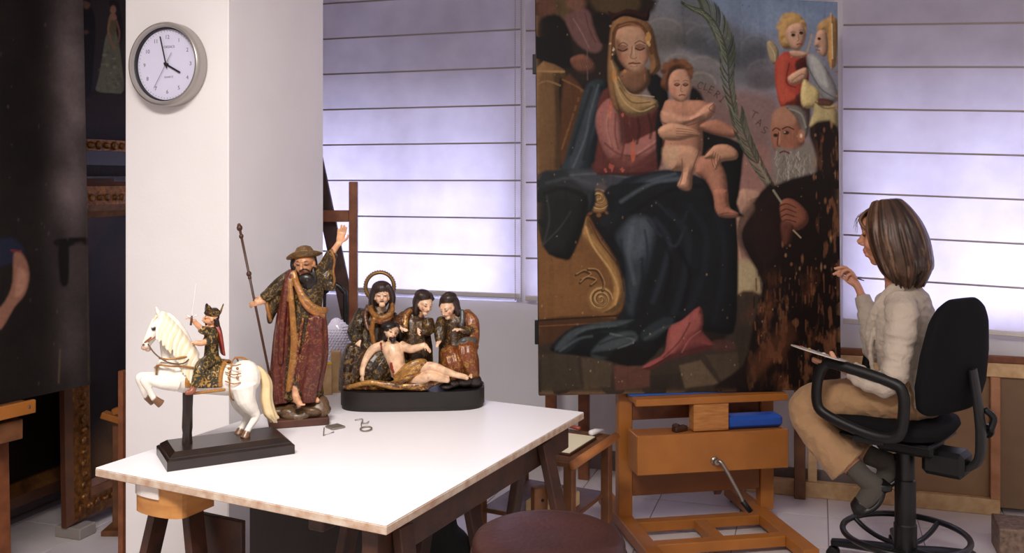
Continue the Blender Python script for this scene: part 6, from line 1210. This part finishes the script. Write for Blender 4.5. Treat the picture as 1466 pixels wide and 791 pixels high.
    for s_ in (-1, 1):
        for y0 in (519, 532, 545): sc.limb([S(322, y0, -s_*(.036+(y0-519)*.0006)), S(334, y0+4, -s_*.050), S(345, y0-2+4, -s_*.048)], [.0022]*3, GT, n=8)
        for x0, y0 in ((328, 527), (328, 540), (340, 527), (340, 540)): sc.ell(S(x0, y0, -s_*.048), (.005, .003, .005), col=GT)
    sc.limb([S(336, 512, 0), S(348, 512, 0), S(360, 520, 0)], [.0034]*3, GT, n=8)
    # chest strap
    for s_ in (-1, 1): sc.limb([S(277, 526, -s_*.05), S(262, 524, -s_*.050), S(245, 524, -s_*.046), S(230, 522, -s_*.036), S(222, 526, 0)], [(.004, .003)]*5, GT, n=8); sc.limb([S(277, 510, -s_*.03), S(262, 511, -s_*.046), S(240, 514, -s_*.038), S(228, 512, -s_*.024)], [.0035]*4, c_(150, 100, 46, .5), n=8); sc.limb([S(226, 522, -s_*.026), S(224, 536, -s_*.022), S(230, 552, -s_*.010)], [.0034]*3, c_(110, 76, 40, .4), n=8)
    sc.skin('harness', M_horse, .0018, r, 1)
    M_str = mat('strap_leather', (146, 92, 48), .4)
    mb = MB()
    for s_ in (-1, 1):
        MB().tube([S(229, 460, -s_*.020), S(228, 474, -s_*.022), S(222, 482, -s_*.019), S(212, 488, -s_*.0165)], .0021, n=6, res=3).build('cheek_strap', M_str, r, smooth=True)
        MB().tube([S(212, 492, -s_*.013), S(222, 506, -s_*.03), S(240, 518, -s_*.05), S(262, 520, -s_*.055), S(274, 508, -s_*.035), S(276, 494, -s_*.022)], .0019, n=6, res=4).build('rein', mat('rein_leather', (84, 56, 32), .4), r, smooth=True)
    c0 = S(213, 486); MB().tube([c0+Vector((.014*math.cos(a)*.8, .0165*math.sin(a), .010*math.cos(a))) for a in np.linspace(0, 2*math.pi, 20)[:-1]], .0022, n=6, closed=True).build('noseband', M_str, r, smooth=True)
    # rider
    sc = Sculpt(); CO = c_(46, 42, 28, .55); SKR = c_(214, 156, 118); RD = c_(122, 36, 30, .05)
    sc.limb([S(302, 520), S(303, 508), S(303, 492), S(303, 478), S(304, 468)], [(.026, .030), (.021, .024), (.0185, .021), (.021, .026), (.010, .012)], CO, n=28, ref=(1, .5, 0), fold=[.06, .04, .02, .02, 0], k=7)
    sc.ell(S(302, 516), (.030, .036, .018), col=CO)
    small_head(sc, S(302, 456), 25*k, (-1, -.42, .05), SKR); sc.limb([S(304, 470), S(303, 462)], [.0085, .0085], SKR)
    for s_ in (-1, 1):      # legs over the saddle
        sc.limb([S(300, 516, -s_*.026), S(288, 524, -s_*.054), S(282, 540, -s_*.064), S(278, 553, -s_*.064)], [.018, .017, .013, .010], CO if s_ < 0 else CO, n=14, fold=.04, k=6); sc.limb([S(278, 553, -s_*.064), S(274, 560, -s_*.066), S(266, 562, -s_*.068)], [.0095, .0095, .006], c_(146, 84, 62), n=10)
    sc.limb([S(300, 474, -.024), S(292, 473, -.034), S(287, 470, -.034)], [.0125, .012, .0105], CO, n=14, fold=.04, k=5); sc.limb([S(288, 470, -.034), S(281, 463, -.034), S(277, 458, -.034)], [.0082, .0072, .0062], SKR); small_hand(sc, S(277, 458.5, -.034), (-.6, -.2, .5), (.5, 0, .6), .024, SKR, 1.2, 1)
    sc.limb([S(302, 474, .026), S(298, 484, .03), S(294, 490, .026)], [.013, .0125, .011], CO, n=14, fold=.04, k=5); sc.limb([S(298, 487, -.022), S(288, 491, -.024), S(279, 490, -.02)], [.0095, .0085, .007], SKR); small_hand(sc, S(279, 490, -.02), (-1, 0, -.1), (0, 0, 1), .022, SKR, .9, 1)
    sc.limb([S(303, 476, -.024), S(302, 486, -.028), S(297, 488, -.024)], [.0125, .0125, .0105], CO, n=14, fold=.04, k=5)
    sc.skin('rider', M_poly, .0017, r, 1)
    sc = Sculpt(); sc.limb([S(308, 462, 0), S(313, 474, .0), S(316, 490, 0), S(319, 506, 0)], [(.010, .012), (.008, .026), (.007, .032), (.005, .034)], RD, n=24, ref=(1, .5, 0), fold=.08, k=7); sc.skin('cape', M_poly, .0017, r, 1)
    sc = Sculpt(); HR = c_(40, 24, 20); sc.ell(S(306, 453), (.0165, .0165, .019), col=HR); sc.limb([S(309, 456, -.01), S(311, 466, -.010), S(310, 474, -.008)], [.008, .008, .005], HR); sc.limb([S(309, 456, .01), S(311, 466, .010), S(310, 474, .008)], [.008, .008, .005], HR); sc.limb([S(296, 461, -.001), S(295, 465, -.003)], [.0055, .003], HR); sc.skin('hair', M_poly, .0016, r, 1)
    # cocked hat: three upturned points
    sc = Sculpt(); hc = S(305, 450); HB = c_(46, 32, 26, .5)
    vs = []; fs = []; n = 48; prof = [(0, -.004, 0), (.019, -.004, 0), (.021, .0, .3), (.026, .008, 1.), (.0245, .010, 1.), (.019, .003, .2), (.018, .012, 0), (.011, .019, 0), (0, .020, 0)]
    for rr, zz, w in prof:
        for j in range(n): th = 2*math.pi*j/n; g = max(0, math.cos(3*(th-.45)))**1.2; vs.append(hc+Vector((rr*math.cos(th)*(1+.18*w*g), rr*math.sin(th)*(1+.18*w*g), zz+w*.024*g-.002*w)))
    for i in range(len(prof)-1):
        for j in range(n): j2 = (j+1) % n; fs.append((i*n+j, i*n+j2, (i+1)*n+j2, (i+1)*n+j))
    sc.add(vs, fs, HB); sc.skin('cocked_hat', M_poly, .0015, r, 1)
    M_bl = mat('sword_silver', (226, 224, 226), .3, .35)
    a, b = S(273.5, 462, -.037), S(280.5, 406, -.037); sw = MB(); ax = (b-a).normalized(); sw.beam(a+ax*.018, b, .0045, .0018, (0, 1, 0), .0005); blade = sw.build('sword_blade', M_bl, r)
    MB().tube([a-ax*.006, a+ax*.02], .0032, n=8).build('sword_grip', mat('grip_brown', (84, 52, 36), .5), r, smooth=True)
    cgd = a+ax*.019; MB().tube([cgd+Vector((-.013, 0, .002)), cgd+Vector((-.005, 0, -.002)), cgd+Vector((.005, 0, -.001)), cgd+Vector((.013, 0, .003))], .0018, n=6, res=3).build('sword_guard', M_bl, r, smooth=True)
rider()
# ---------------------------------------------------------------- two small metal fittings lying on the table
def tz(x, y): Y = (CH-TH)*F/(y-HZ); return px(x, y, Y)
M_tin = mat('tin', (150, 142, 130), .35, .7, var=.2, vscale=120.)
b = thing('metal_buckle', 'small square metal plate with a wire loop lying on the table', 'buckle', tz(480, 613)); c0 = tz(480, 612); Rk = Matrix.Rotation(.75, 3, 'Z')
MB().box(c0+Vector((0, 0, .004)), (.048, .048, .006), Rk, .002).build('plate', M_tin, b); MB().tube([tz(464, 613)+Vector((0,0,.003)), tz(463, 624)+Vector((0,0,.003)), tz(478, 619)+Vector((0,0,.003))], .0016, n=6).build('wire_loop', M_tin, b, smooth=True)
b = thing('metal_hook', 'small twisted metal hook with an oval ring lying on the table', 'hook', tz(520, 612))
MB().tube([tz(508, 602)+Vector((0,0,.003)), tz(519, 602)+Vector((0,0,.006)), tz(517, 608)+Vector((0,0,.004)), tz(518, 613)+Vector((0,0,.003))], .0016, n=6, res=3).build('hook', M_tin, b, smooth=True)
c0 = tz(524, 615)+Vector((0,0,.004)); MB().tube([c0+Vector((.018*math.cos(a), .026*math.sin(a), 0)) for a in np.linspace(0, 2*math.pi, 24)[:-1]], .0024, n=6, closed=True).build('ring', M_tin, b, smooth=True)
MB().tube([tz(517, 606)+Vector((0,0,.003)), tz(524, 608)+Vector((0,0,.006)), tz(528, 604)+Vector((0,0,.003))], .0016, n=6, res=3).build('cross_wire', M_tin, b, smooth=True)
# ================================================================ swivel chair and the restorer
CF = Vector((-.75, .66, 0)).normalized(); CL_ = Vector((-CF.y, CF.x, 0)); CY = 3.85
cx0 = (1296-733)/F*CY; CO_ = Vector((cx0, CY, 0)); CRZ = math.atan2(CF.y, CF.x)
def cp(x, y, z): return CO_+CF*x+CL_*y+Vector((0,0,z))        # x forward, y to the sitter's left (towards the viewer)
Rch = Matrix((CF, CL_, Vector((0,0,1)))).transposed()
def sq(n): return lambda th, t: 1./(abs(math.cos(th))**n+abs(math.sin(th))**n)**(1./n)
def swivel_chair():
    r = thing('swivel_chair', 'black swivel drafting chair with armrest loops and a round footring', 'chair', CO_, CRZ)
    fab = mat('chair_fabric', (16, 16, 19), .9, bump=.5, bscale=400., spec=.2)
    # backrest pad
    Fb = Vector((-.55, .835, 0)).normalized(); bc_ = Vector((px(1366, 500, 3.70).x, 3.70, 0)); bp_ = lambda x, z: bc_+Fb*x+Vector((0, 0, z))
    P, Rr = crom([bp_(.03, .690), bp_(.024, .715), bp_(.012, .80), bp_(-.004, .92), bp_(-.020, 1.04), bp_(-.030, 1.10), bp_(-.034, 1.134)], [(.02, .14), (.038, .19), (.046, .215), (.044, .208), (.040, .180), (.032, .14), (.012, .085)], 4)
    MB().loft(P, Rr, n=40, ref=Fb, shape=sq(3.)).build('backrest', fab, r, smooth=True)
    # seat cushion
    P, Rr = crom([cp(.045, 0, .572), cp(.045, 0, .585), cp(.045, 0, .615), cp(.045, 0, .638), cp(.045, 0, .648)], [(.16, .15), (.215, .205), (.235, .222), (.228, .214), (.18, .165)], 3)
    MB().loft(P, Rr, n=48, ref=CF, shape=sq(3.2), capk=.01).build('seat', fab, r, smooth=True)
    MB().box(cp(.03, 0, .563), (.36, .33, .02), Rch, .008).build('seat_pan', M_black, r)
    # armrest loops
    for s in (1, -1):
        y = s*.262; pts = [(.08, .612), (.22, .655), (.258, .70), (.252, .80), (.225, .853), (.18, .862), (-.03, .822), (-.078, .79), (-.084, .71), (-.068, .63), (-.02, .603)]
        MB().loft(*(lambda P, R: (P, R))(*crom([cp(a, y, b) for a, b in pts], [(.018, .022)]*len(pts), 5, True)), n=12, closed=True).build('armrest', M_black, r, smooth=True)
        MB().box(cp(.05, s*.225, .582), (.12, .10, .022), Rch, .006).build('armrest_bracket', M_black, r)
    # mechanism, back support, knobs
    MB().box(cp(-.02, 0, .53), (.22, .16, .06), Rch, .012).build('tilt_mechanism', M_black, r)
    MB().box(cp(-.16, 0, .485), (.16, .13, .10), Rch, .018).build('mechanism_cover', M_black, r)
    P, Rr = crom([cp(-.18, 0, .45), cp(-.27, 0, .50), cp(-.285, 0, .60), cp(-.275, 0, .72), cp(-.255, 0, .86)], [(.014, .034), (.016, .036), (.016, .036), (.014, .034), (.012, .03)], 4)
    MB().loft(P, Rr, n=14, ref=CF, shape=sq(4)).build('back_support', M_black, r, smooth='auto')
    MB().tube([cp(-.285, .0, .60), cp(-.285, -.09, .61)], [.011, .011], n=10).build('knob_stem', M_black, r, smooth=True); MB().lathe(cp(-.285, -.085, .61), [(.026, -.012), (.028, 0), (.026, .012)], 18, Rch @ Matrix.Rotation(math.pi/2, 3, 'X')).build('knob', M_black, r, smooth='auto')
    MB().tube([cp(-.285, -.05, .70), cp(-.315, -.06, .67), cp(-.305, -.05, .62)], .013, n=10, res=4).build('lever', M_black, r, smooth=True)
    # gas column, footring, star base
    MB().lathe(CO_, [(.045, .05), (.045, .20), (.041, .205), (.041, .38), (.036, .385), (.036, .50), (.03, .505), (.03, .54)], 28).build('column', M_blackm, r, smooth='auto')
    zr = .158; fr = MB().tube([CO_+Vector((.240*math.cos(a), .240*math.sin(a), zr)) for a in np.linspace(0, 2*math.pi, 49)[:-1]], .0125, n=10, closed=True).build('footring', M_blackm, r, smooth=True)
    for i in range(4):
        a = math.radians(35+i*90); c, s = math.cos(a), math.sin(a); MB().tube([CO_+Vector((.040*c, .040*s, .105)), CO_+Vector((.12*c, .12*s, .11)), CO_+Vector((.19*c, .19*s, .13)), CO_+Vector((.238*c, .238*s, zr))], .0105, n=8, res=4).build('footring_spoke', M_blackm, r, smooth=True)
    for i in range(5):
        a = math.radians(-68+i*72); c, s = math.cos(a), math.sin(a); d = Vector((c, s, 0))
        mb = MB(); P, Rr = crom([CO_+d*.03+Vector((0,0,.085)), CO_+d*.16+Vector((0,0,.08)), CO_+d*.29+Vector((0,0,.068))], [(.022, .032), (.018, .026), (.013, .02)], 4); mb.loft(P, Rr, n=12, ref=(0,0,1), shape=sq(4)); g = mb.build('base_leg', M_black, r, smooth='auto')
        for s2 in (-1, 1):
            q_ = CO_+d*.285+Vector((-s, c, 0))*s2*.014+Vector((0,0,.0255)); Rw_ = Matrix((d, Vector((0,0,1)), Vector((s, -c, 0)))).transposed(); MB().lathe(q_, [(.022, -.009), (.025, -.006), (.025, .006), (.022, .009)], 18, Rw_).build('caster_wheel', M_black, g, smooth='auto')
swivel_chair()
M_skin = mat_vcol('skin', rough=.5, spec=.35, nscale=14., namt=.06, bump=.05, bscale=500.)
def cloth_mat(name, col, rough=.85, big=.35):
    m = mat(name, col, rough, var=.05, vscale=9., bump=.0)
    nt = m.node_tree; N = nt.nodes; L = nt.links; b = N['Principled BSDF']; tc = N.new('ShaderNodeTexCoord')
    n1 = N.new('ShaderNodeTexNoise'); n1.inputs['Scale'].default_value = 22; n1.inputs['Detail'].default_value = 3; n1.inputs['Distortion'].default_value = 1.2
    n2 = N.new('ShaderNodeTexNoise'); n2.inputs['Scale'].default_value = 700
    b1 = N.new('ShaderNodeBump'); b1.inputs['Strength'].default_value = big; b1.inputs['Distance'].default_value = .02
    b2 = N.new('ShaderNodeBump'); b2.inputs['Strength'].default_value = .25; b2.inputs['Distance'].default_value = .001
    for n_ in (n1, n2): L.new(tc.outputs['Object'], n_.inputs['Vector'])
    L.new(n1.outputs['Fac'], b1.inputs['Height']); L.new(n2.outputs['Fac'], b2.inputs['Height']); L.new(b1.outputs[0], b2.inputs['Normal']); L.new(b2.outputs[0], b.inputs['Normal']); b.inputs['Sheen Weight'].default_value = .15
    return m
def person():
    S = lambda x, y, d=0.: px(x, y, CY+d)
    r = thing('person', 'woman with brown hair in a pale jacket and beige trousers painting from a chair', 'person', (S(1300, 600).x, CY, .65))
    SKN = c_(200, 140, 108); SKL = c_(210, 152, 122); LIP = c_(186, 96, 84)
    FD = Vector((-.84, .53, -.12)); hc = S(1270, 337, .02); h = .242
    sc = Sculpt()
    # head with face
    B = basis(FD, (.05, 0, 1)); q = lambda x, y, z: hc+B @ Vector((x*h, y*h, z*h)); E = lambda p, rr, col=SKN, n=16: sc.ell(q(*p), (rr[0]*h, rr[1]*h, rr[2]*h), B, n, 12, col)
    E((0, -.06, .12), (.345, .415, .385), SKN, 24); E((0, .06, -.10), (.275, .33, .34), SKN, 24); E((0, .17, -.34), (.155, .17, .12)); E((0, .23, -.41), (.095, .09, .075)); E((0, .29, .20), (.24, .11, .17))
    for s in (-1, 1):
        E((s*.13, .31, .10), (.12, .06, .045)); E((s*.14, .335, .04), (.062, .030, .022), c_(58, 40, 34)); E((s*.14, .322, .12), (.09, .04, .014), c_(88, 58, 42)); E((s*.19, .21, -.10), (.11, .13, .13), c_(216, 148, 118)); E((s*.335, -.05, -.02), (.045, .085, .13)); E((s*.06, .395, -.105), (.045, .05, .035))
    sc.limb([q(0, .34, .09), q(0, .395, -.01), q(0, .455, -.085)], [.042*h, .055*h, .062*h], SKN); E((0, .35, -.20), (.10, .06, .055)); E((0, .385, -.212), (.095, .035, .018), LIP); E((0, .378, -.25), (.082, .036, .022), LIP); E((0, .345, -.30), (.09, .05, .04))
    sc.limb([S(1290, 425, 0), S(1286, 402, .005), S(1283, 375, .008)], [(.062, .058), (.052, .052), (.052, .050)], SKN, n=20)
    # trunk
    sc.limb([S(1303, 575), S(1303, 545), S(1300, 500), S(1295, 460), S(1291, 438)], [(.11, .075), (.115, .08), (.135, .09), (.14, .075), (.07, .05)], SKN, n=24, ref=CL_)
    # near arm with the palette hand
    sc.limb([S(1290, 448, -.12), S(1288, 490, -.16), S(1278, 540, -.175), S(1240, 540, -.12), S(1205, 523, -.06)], [.042, .038, .034, .030, .023], SKN)
    # far arm with the brush hand
    WR = S(1233, 422, .36); sc.limb([S(1270, 442, .12), S(1262, 472, .19), S(1254, 500, .25), S(1243, 458, .31), WR], [.040, .034, .030, .025, .022], SKN)
    # brush hand: palm, curled fingers, opposed thumb
    pc = S(1224, 404, .385); sc.limb([WR, S(1229, 412, .372), pc, S(1217, 395, .395)], [(.022, .018), (.026, .017), (.031, .017), (.030, .015)], SKL, ref=(.3, .9, .3), n=14)
    FG = [([S(1216, 394, .40), S(1206, 388, .412), S(1198, 390, .42), S(1193, 393, .42)], .0085), ([S(1220, 392, .39), S(1211, 383, .40), S(1202, 383, .41), S(1195, 384.5, .416)], .0088), ([S(1223, 394, .375), S(1215, 386, .375), S(1207, 388, .372), S(1204, 394, .375)], .0086), ([S(1226, 398, .365), S(1219, 392, .36), S(1213, 395, .357), S(1212, 400, .362)], .0078)]
    for P, rr in FG: sc.limb(P, [rr, rr*.95, rr*.88, rr*.75], SKL, n=10)
    sc.limb([S(1224, 408, .375), S(1214, 402, .375), S(1206, 395, .395), S(1199, 393.5, .41)], [.011, .010, .009, .0075], SKL, n=10)
    for P, rr in FG[:2]: sc.ell(P[-1]+Vector((-.003, -.004, .004)), (.004, .003, .003), col=c_(232, 188, 168))
    # palette hand: fingers below the board, thumb over its edge
    WL = S(1205, 523, -.06); sc.limb([WL, S(1196, 521, -.045), S(1188, 519, -.03)], [(.024, .018), (.03, .016), (.03, .014)], SKL, n=14, ref=(.2, .9, .3))
    for i, (dy, dd) in enumerate(((0, -.05), (1.2, -.034), (2.2, -.018), (3, -.004))): sc.limb([S(1190, 520+dy*.6, dd), S(1180, 519+dy, dd+.004), S(1170, 515.5+dy, dd+.008), S(1163, 512.5+dy, dd+.01)], [.0088, .0085, .0078, .0065], SKL, n=10)
    sc.limb([S(1198, 519, -.065), S(1194, 512, -.066), S(1191, 506, -.06), S(1189, 503.5, -.056)], [.0115, .0105, .0095, .008], SKL, n=10)
    # legs and feet
    sc.limb([S(1303, 572, -.08), S(1240, 575, .02), S(1165, 580, .13), S(1176, 610, .11), S(1205, 650, .05), S(1236, 682, -.02)], [.085, .075, .055, .05, .048, .034], SKN, n=18)
    sc.limb([S(1300, 574, .08), S(1240, 578, .16), S(1172, 584, .24), S(1190, 612, .21), S(1220, 640, .15), S(1252, 655, .08)], [.085, .075, .055, .05, .046, .034], SKN, n=18)
    sc.limb([S(1236, 682, -.02), S(1252, 697, -.035), S(1240, 715, -.03), S(1226, 730, -.02)], [.033, .036, .034, .022], SKN, n=14); sc.limb([S(1252, 655, .08), S(1272, 662, .065), S(1268, 680, .06), S(1256, 698, .06)], [.033, .036, .034, .022], SKN, n=14)
    sc.skin('body', M_skin, .0032, r, 2, blur=2)
    # jacket
    JK = c_(206, 194, 180); sc = Sculpt()
    sc.limb([S(1303, 572, 0), S(1304, 552, 0), S(1302, 522, 0), S(1299, 490, 0), S(1297, 458, 0), S(1296, 434, 0), S(1292, 414, .0)], [(.168, .128), (.152, .120), (.150, .112), (.166, .118), (.176, .110), (.158, .088), (.078, .066)], JK, n=56, ref=CL_, fold=[.022, .018, .012, .010, .008, .006, .0], k=11, tw=.12)
    # sleeves: near, with elbow creases
    def sleeve(P, R, n0):
        P = [Vector(p) for p in P]; Q, RR = crom(P, R, 7); RR = [a*(1+.06*math.sin(i*1.35+.8*math.sin(i*.5))) for i, a in enumerate(RR)]; sc.loft(Q, [(a, a) for a in RR], n=26, fold=.018, k=4, tw=.6, col=JK, capk=.2)
    sleeve([S(1289, 430, -.09), S(1291, 455, -.150), S(1286, 500, -.170), S(1279, 538, -.178), S(1266, 549, -.160), S(1242, 543, -.122), S(1219, 530, -.082)], [.056, .062, .053, .049, .050, .044, .036], 0)
    sc.ell(S(1291, 444, -.125), (.062, .055, .058), col=JK)
    sleeve([S(1275, 430, .10), S(1265, 466, .18), S(1255, 500, .245), S(1247, 470, .30), S(1239, 434, .348)], [.056, .056, .054, .046, .037], 1)
    sc.loft([S(1242, 446, .335), S(1234, 424, .360)], [(.0375, .0375), (.034, .034)], n=24, col=JK, capk=.05)
    # lapels, collar and hem flap
    sc.limb([S(1290, 410, -.065), S(1274, 420, -.07), S(1258, 444, -.045), S(1247, 468, .0), S(1245, 495, .02)], [(.012, .022), (.010, .026), (.009, .028), (.008, .022), (.006, .012)], JK, n=12, ref=CL_, res=5)
    sc.limb([S(1306, 406, -.04), S(1310, 412, -.005), S(1302, 408, .05)], [.016, .018, .016], JK); sc.limb([S(1290, 410, -.06), S(1302, 407, -.055), S(1309, 410, -.02)], [.014, .015, .014], JK)
    sc.limb([S(1252, 470, -.03), S(1246, 500, -.02), S(1252, 540, -.03), S(1262, 566, -.05)], [.008, .009, .008, .008], JK)
    for i in range(7): sc.limb([S(1318-i*2, 470+i*15, -.07), S(1300-i*3, 478+i*14, -.105), S(1284-i*2, 474+i*14, -.09)], [.004, .0055, .003], JK, n=8)
    sc.skin('jacket', cloth_mat('jacket_cloth', (190, 174, 158), .8, .4), .0036, r, 2, blur=0, disp=lambda c: .0045*(1-abs(mnoise.noise(Vector((c.x*11, c.y*11, c.z*34)))) *2.2)*.6+.002*mnoise.noise(Vector((c.x*30, c.y*30, c.z*60+5))))
    # trousers
    sc = Sculpt(); TR = c_(184, 150, 112)
    def pleg(P, R, ph): Q, RR = crom([Vector(p) for p in P], R, 6); RR = [a*(1+.022*math.sin(i*1.1+ph)) for i, a in enumerate(RR)]; sc.loft(Q, [(a, a*.96) for a in RR], n=28, fold=.014, k=4, tw=.35, ph=ph, col=TR, capk=.15)
    sc.limb([S(1304, 552, 0), S(1304, 565, 0), S(1303, 584, 0)], [(.150, .115), (.166, .130), (.150, .120)], TR, n=32, ref=CL_)
    pleg([S(1312, 566, -.085), S(1275, 568, -.03), S(1225, 570, .045), S(1175, 573, .115), S(1155, 582, .138), S(1158, 600, .13), S(1178, 626, .10), S(1200, 650, .065), S(1214, 664, .045)], [.098, .095, .088, .080, .073, .072, .078, .087, .094], 0.)
    pleg([S(1308, 568, .085), S(1270, 572, .13), S(1220, 576, .19), S(1180, 580, .24), S(1166, 588, .25), S(1174, 606, .235), S(1198, 628, .19), S(1222, 648, .145), S(1232, 656, .13)], [.096, .092, .086, .078, .072, .070, .074, .080, .084], 1.)
    sc.skin('trousers', cloth_mat('trouser_cloth', (170, 132, 94), .85, .3), .0038, r, 2, blur=0, disp=lambda c: .006*(.5-abs(mnoise.noise(Vector((c.x*16+3, c.y*16, c.z*16))))*1.6)+.0025*mnoise.noise(Vector((c.x*40, c.y*40, c.z*40+5))))
    # socks and shoes
    for nm, P, sole in (('near', [S(1222, 668, .01), S(1238, 684, -.018), S(1253, 697, -.035), S(1241, 714, -.03), S(1231, 725, -.023)], None), ('far', [S(1242, 650, .10), S(1256, 656, .078), S(1273, 663, .064), S(1269, 680, .058), S(1261, 691, .058)], None)):
        sc = Sculpt(); sc.limb(P, [.043, .040, .043, .041, .032], c_(84, 78, 72), n=18); sc.skin('sock', mat('grey_sock', (78, 72, 66), .95, bump=.3, bscale=250.), .0035, r, 2, blur=0)
        h_, m_, t_ = P[2], P[3], P[4]; ax = (t_-h_).normalized(); out = Vector((.72, -.2, -.55)); out = (out-ax*out.dot(ax)).normalized(); sc = Sculpt(); tip = t_+ax*.03
        sc.limb([h_+out*.020-ax*.020, h_+out*.036+ax*.02, m_+out*.034, t_+out*.020, tip+out*.008], [(.030, .016), (.036, .016), (.040, .017), (.040, .018), (.020, .012)], c_(14, 12, 12), n=18, ref=ax.cross(out)); sc.limb([t_-ax*.02, t_+ax*.012, tip], [.0385, .036, .018], c_(14, 12, 12), n=16); sc.limb([h_-ax*.030+out*.012, h_-ax*.012+out*.022], [.036, .040], c_(14, 12, 12), n=16)
        sc.skin('shoe', mat('black_leather', (16, 14, 14), .4), .0035, r, 2, blur=0)
    # hair
    sc = Sculpt(); H1, H2, H3 = c_(76, 52, 38), c_(112, 82, 60), c_(48, 32, 25)
    E2 = lambda p, rr, col: sc.ell(q(*p), (rr[0]*h, rr[1]*h, rr[2]*h), B, 20, 12, col)
    E2((0, -.10, .17), (.37, .425, .37), H1); E2((0, -.22, -.12), (.36, .33, .42), H1); E2((0, -.26, -.42), (.34, .27, .28), H3)
    rnd = random.Random(5)
    E2((0, -.30, -.30), (.36, .30, .44), H1); E2((0, -.30, -.56), (.33, .25, .22), H3)
    for i in range(300):
        phi = math.radians(rnd.uniform(50, 310)); lay = rnd.uniform(.96, 1.12); dx, dy = math.sin(phi), math.cos(phi); fr_ = max(0, dy); bk = max(0, -dy)
        en = -.80+rnd.uniform(-.12, .10)+fr_*.22; jt = rnd.uniform(-.04, .04); wv = rnd.uniform(-.03, .03)
        P = [q(.03+dx*.05, -.02+dy*.10+.03, .545), q(dx*.23, dy*.25-.03, .51*lay), q(dx*.38*lay, dy*.40*lay-.06, .25), q(dx*.42*lay+jt, dy*.40*lay-.07-bk*.10, -.06), q(dx*.42*lay+jt+wv, dy*.36*lay-.10-bk*.15, -.34), q(dx*.39*lay+jt-wv, dy*.30*lay-.13-bk*.17, -.60), q(dx*.26*lay+jt, dy*.18*lay-.15-bk*.10+wv, en)]
        sc.limb(P, [.0048, .0075, .0085, .0088, .0082, .0065, .002], rnd.choice([H1, H1, H2, H3, H3, H1]), n=7, res=4)
    for i in range(26):                       # fringe swept over the brow
        s = rnd.uniform(-.95, .95); P = [q(.02+s*.06, .06, .53), q(s*.20, .25, .44), q(s*.30, .35+.02*(1-abs(s)), .28), q(s*.36, .27-.05*abs(s), .08), q(s*.385, .14, -.14), q(s*.385, .06, -.34)]; sc.limb(P[:4+(abs(s) > .4)+(abs(s) > .6)], [.0045, .006, .0065, .006, .005, .003][:4+(abs(s) > .4)+(abs(s) > .6)], rnd.choice([H1, H2, H3]), n=7, res=4)
    sc.skin('hair', mat_vcol('hair_brown', rough=.36, spec=.5, nscale=25., namt=.3, bump=.5, bscale=260.), .0030, r, 1, blur=1)
    for i in range(7):
        s = rnd.uniform(-.5, .1); P = [q(s*.2, .25, .46), q(s*.28, .36+rnd.uniform(0, .04), .36+rnd.uniform(0, .05)), q(s*.3, .43+rnd.uniform(0, .04), .25+rnd.uniform(-.02, .06)), q(s*.32, .46+rnd.uniform(-.03, .05), .12+rnd.uniform(-.06, .08))]; MB().tube(P, [.0011, .0010, .0008, .0004], n=5, res=4).build('loose_strand', mat('hair_strand', (112, 82, 58), .4), r, smooth=True)
person()
# brush and palette
b = thing('paint_brush', 'thin paint brush held against the right edge of the altarpiece', 'brush', px(1236, 401, CY+.36)); t0, t1_ = px(1237, 401.5, CY+.375), px(1198, 388, CY+.425); tip = px(1191, 385.6, CY+.462)
MB().tube([t0, t0.lerp(t1_, .6), t1_], [.0022, .0038, .0030], n=8).build('handle', mat('brush_handle', (58, 28, 22), .3), b, smooth=True)
a_ = t1_.lerp(tip, .35); MB().tube([t1_, a_], [.0027, .0024], n=8).build('ferrule', M_steel, b, smooth=True); MB().tube([a_, a_.lerp(tip, .5), tip], [.0023, .0026, .0005], n=8).build('bristles', mat('bristle', (40, 28, 22), .6), b, smooth=True)
pl = thing('palette', 'thin flat palette board resting on her forearm in front of the panel', 'palette', px(1172, 506, CY-.05))
Pa, Pb = px(1135, 493.5, CY+.02), px(1212, 517.5, CY-.10); u = (Pb-Pa); Lp = u.length; u.normalize(); v = Vector((.32, .95, -.135)); v = (v-u*v.dot(u)).normalized(); w = u.cross(v); 
if w.z < 0: w = -w; 
Mp = Matrix((u, v, w)).transposed().to_4x4(); Mp.translation = (Pa+Pb)/2-w*.002
MB().prism([(Lp/2*math.copysign(abs(math.cos(t))**.75, math.cos(t)), .105*math.copysign(abs(math.sin(t))**.75, math.sin(t))) for t in np.linspace(0, 2*math.pi, 41)[:-1]], .004, Mp).build('board', mat('palette_board', (196, 184, 172), .4), pl, smooth='auto')
for i, cc in enumerate(((150, 60, 40), (196, 150, 60), (70, 44, 30), (230, 224, 214), (110, 74, 40), (40, 34, 32))):
    p = Mp @ Vector((-.085+i*.03, .06-.012*abs(i-2), .0045)); MB().ell(p, (.009, .008, .004), Matrix.Rotation(i, 3, 'Z'), 10, 6).build('paint_dab', mat('dab_%d' % i, cc, .35), pl, smooth=True)
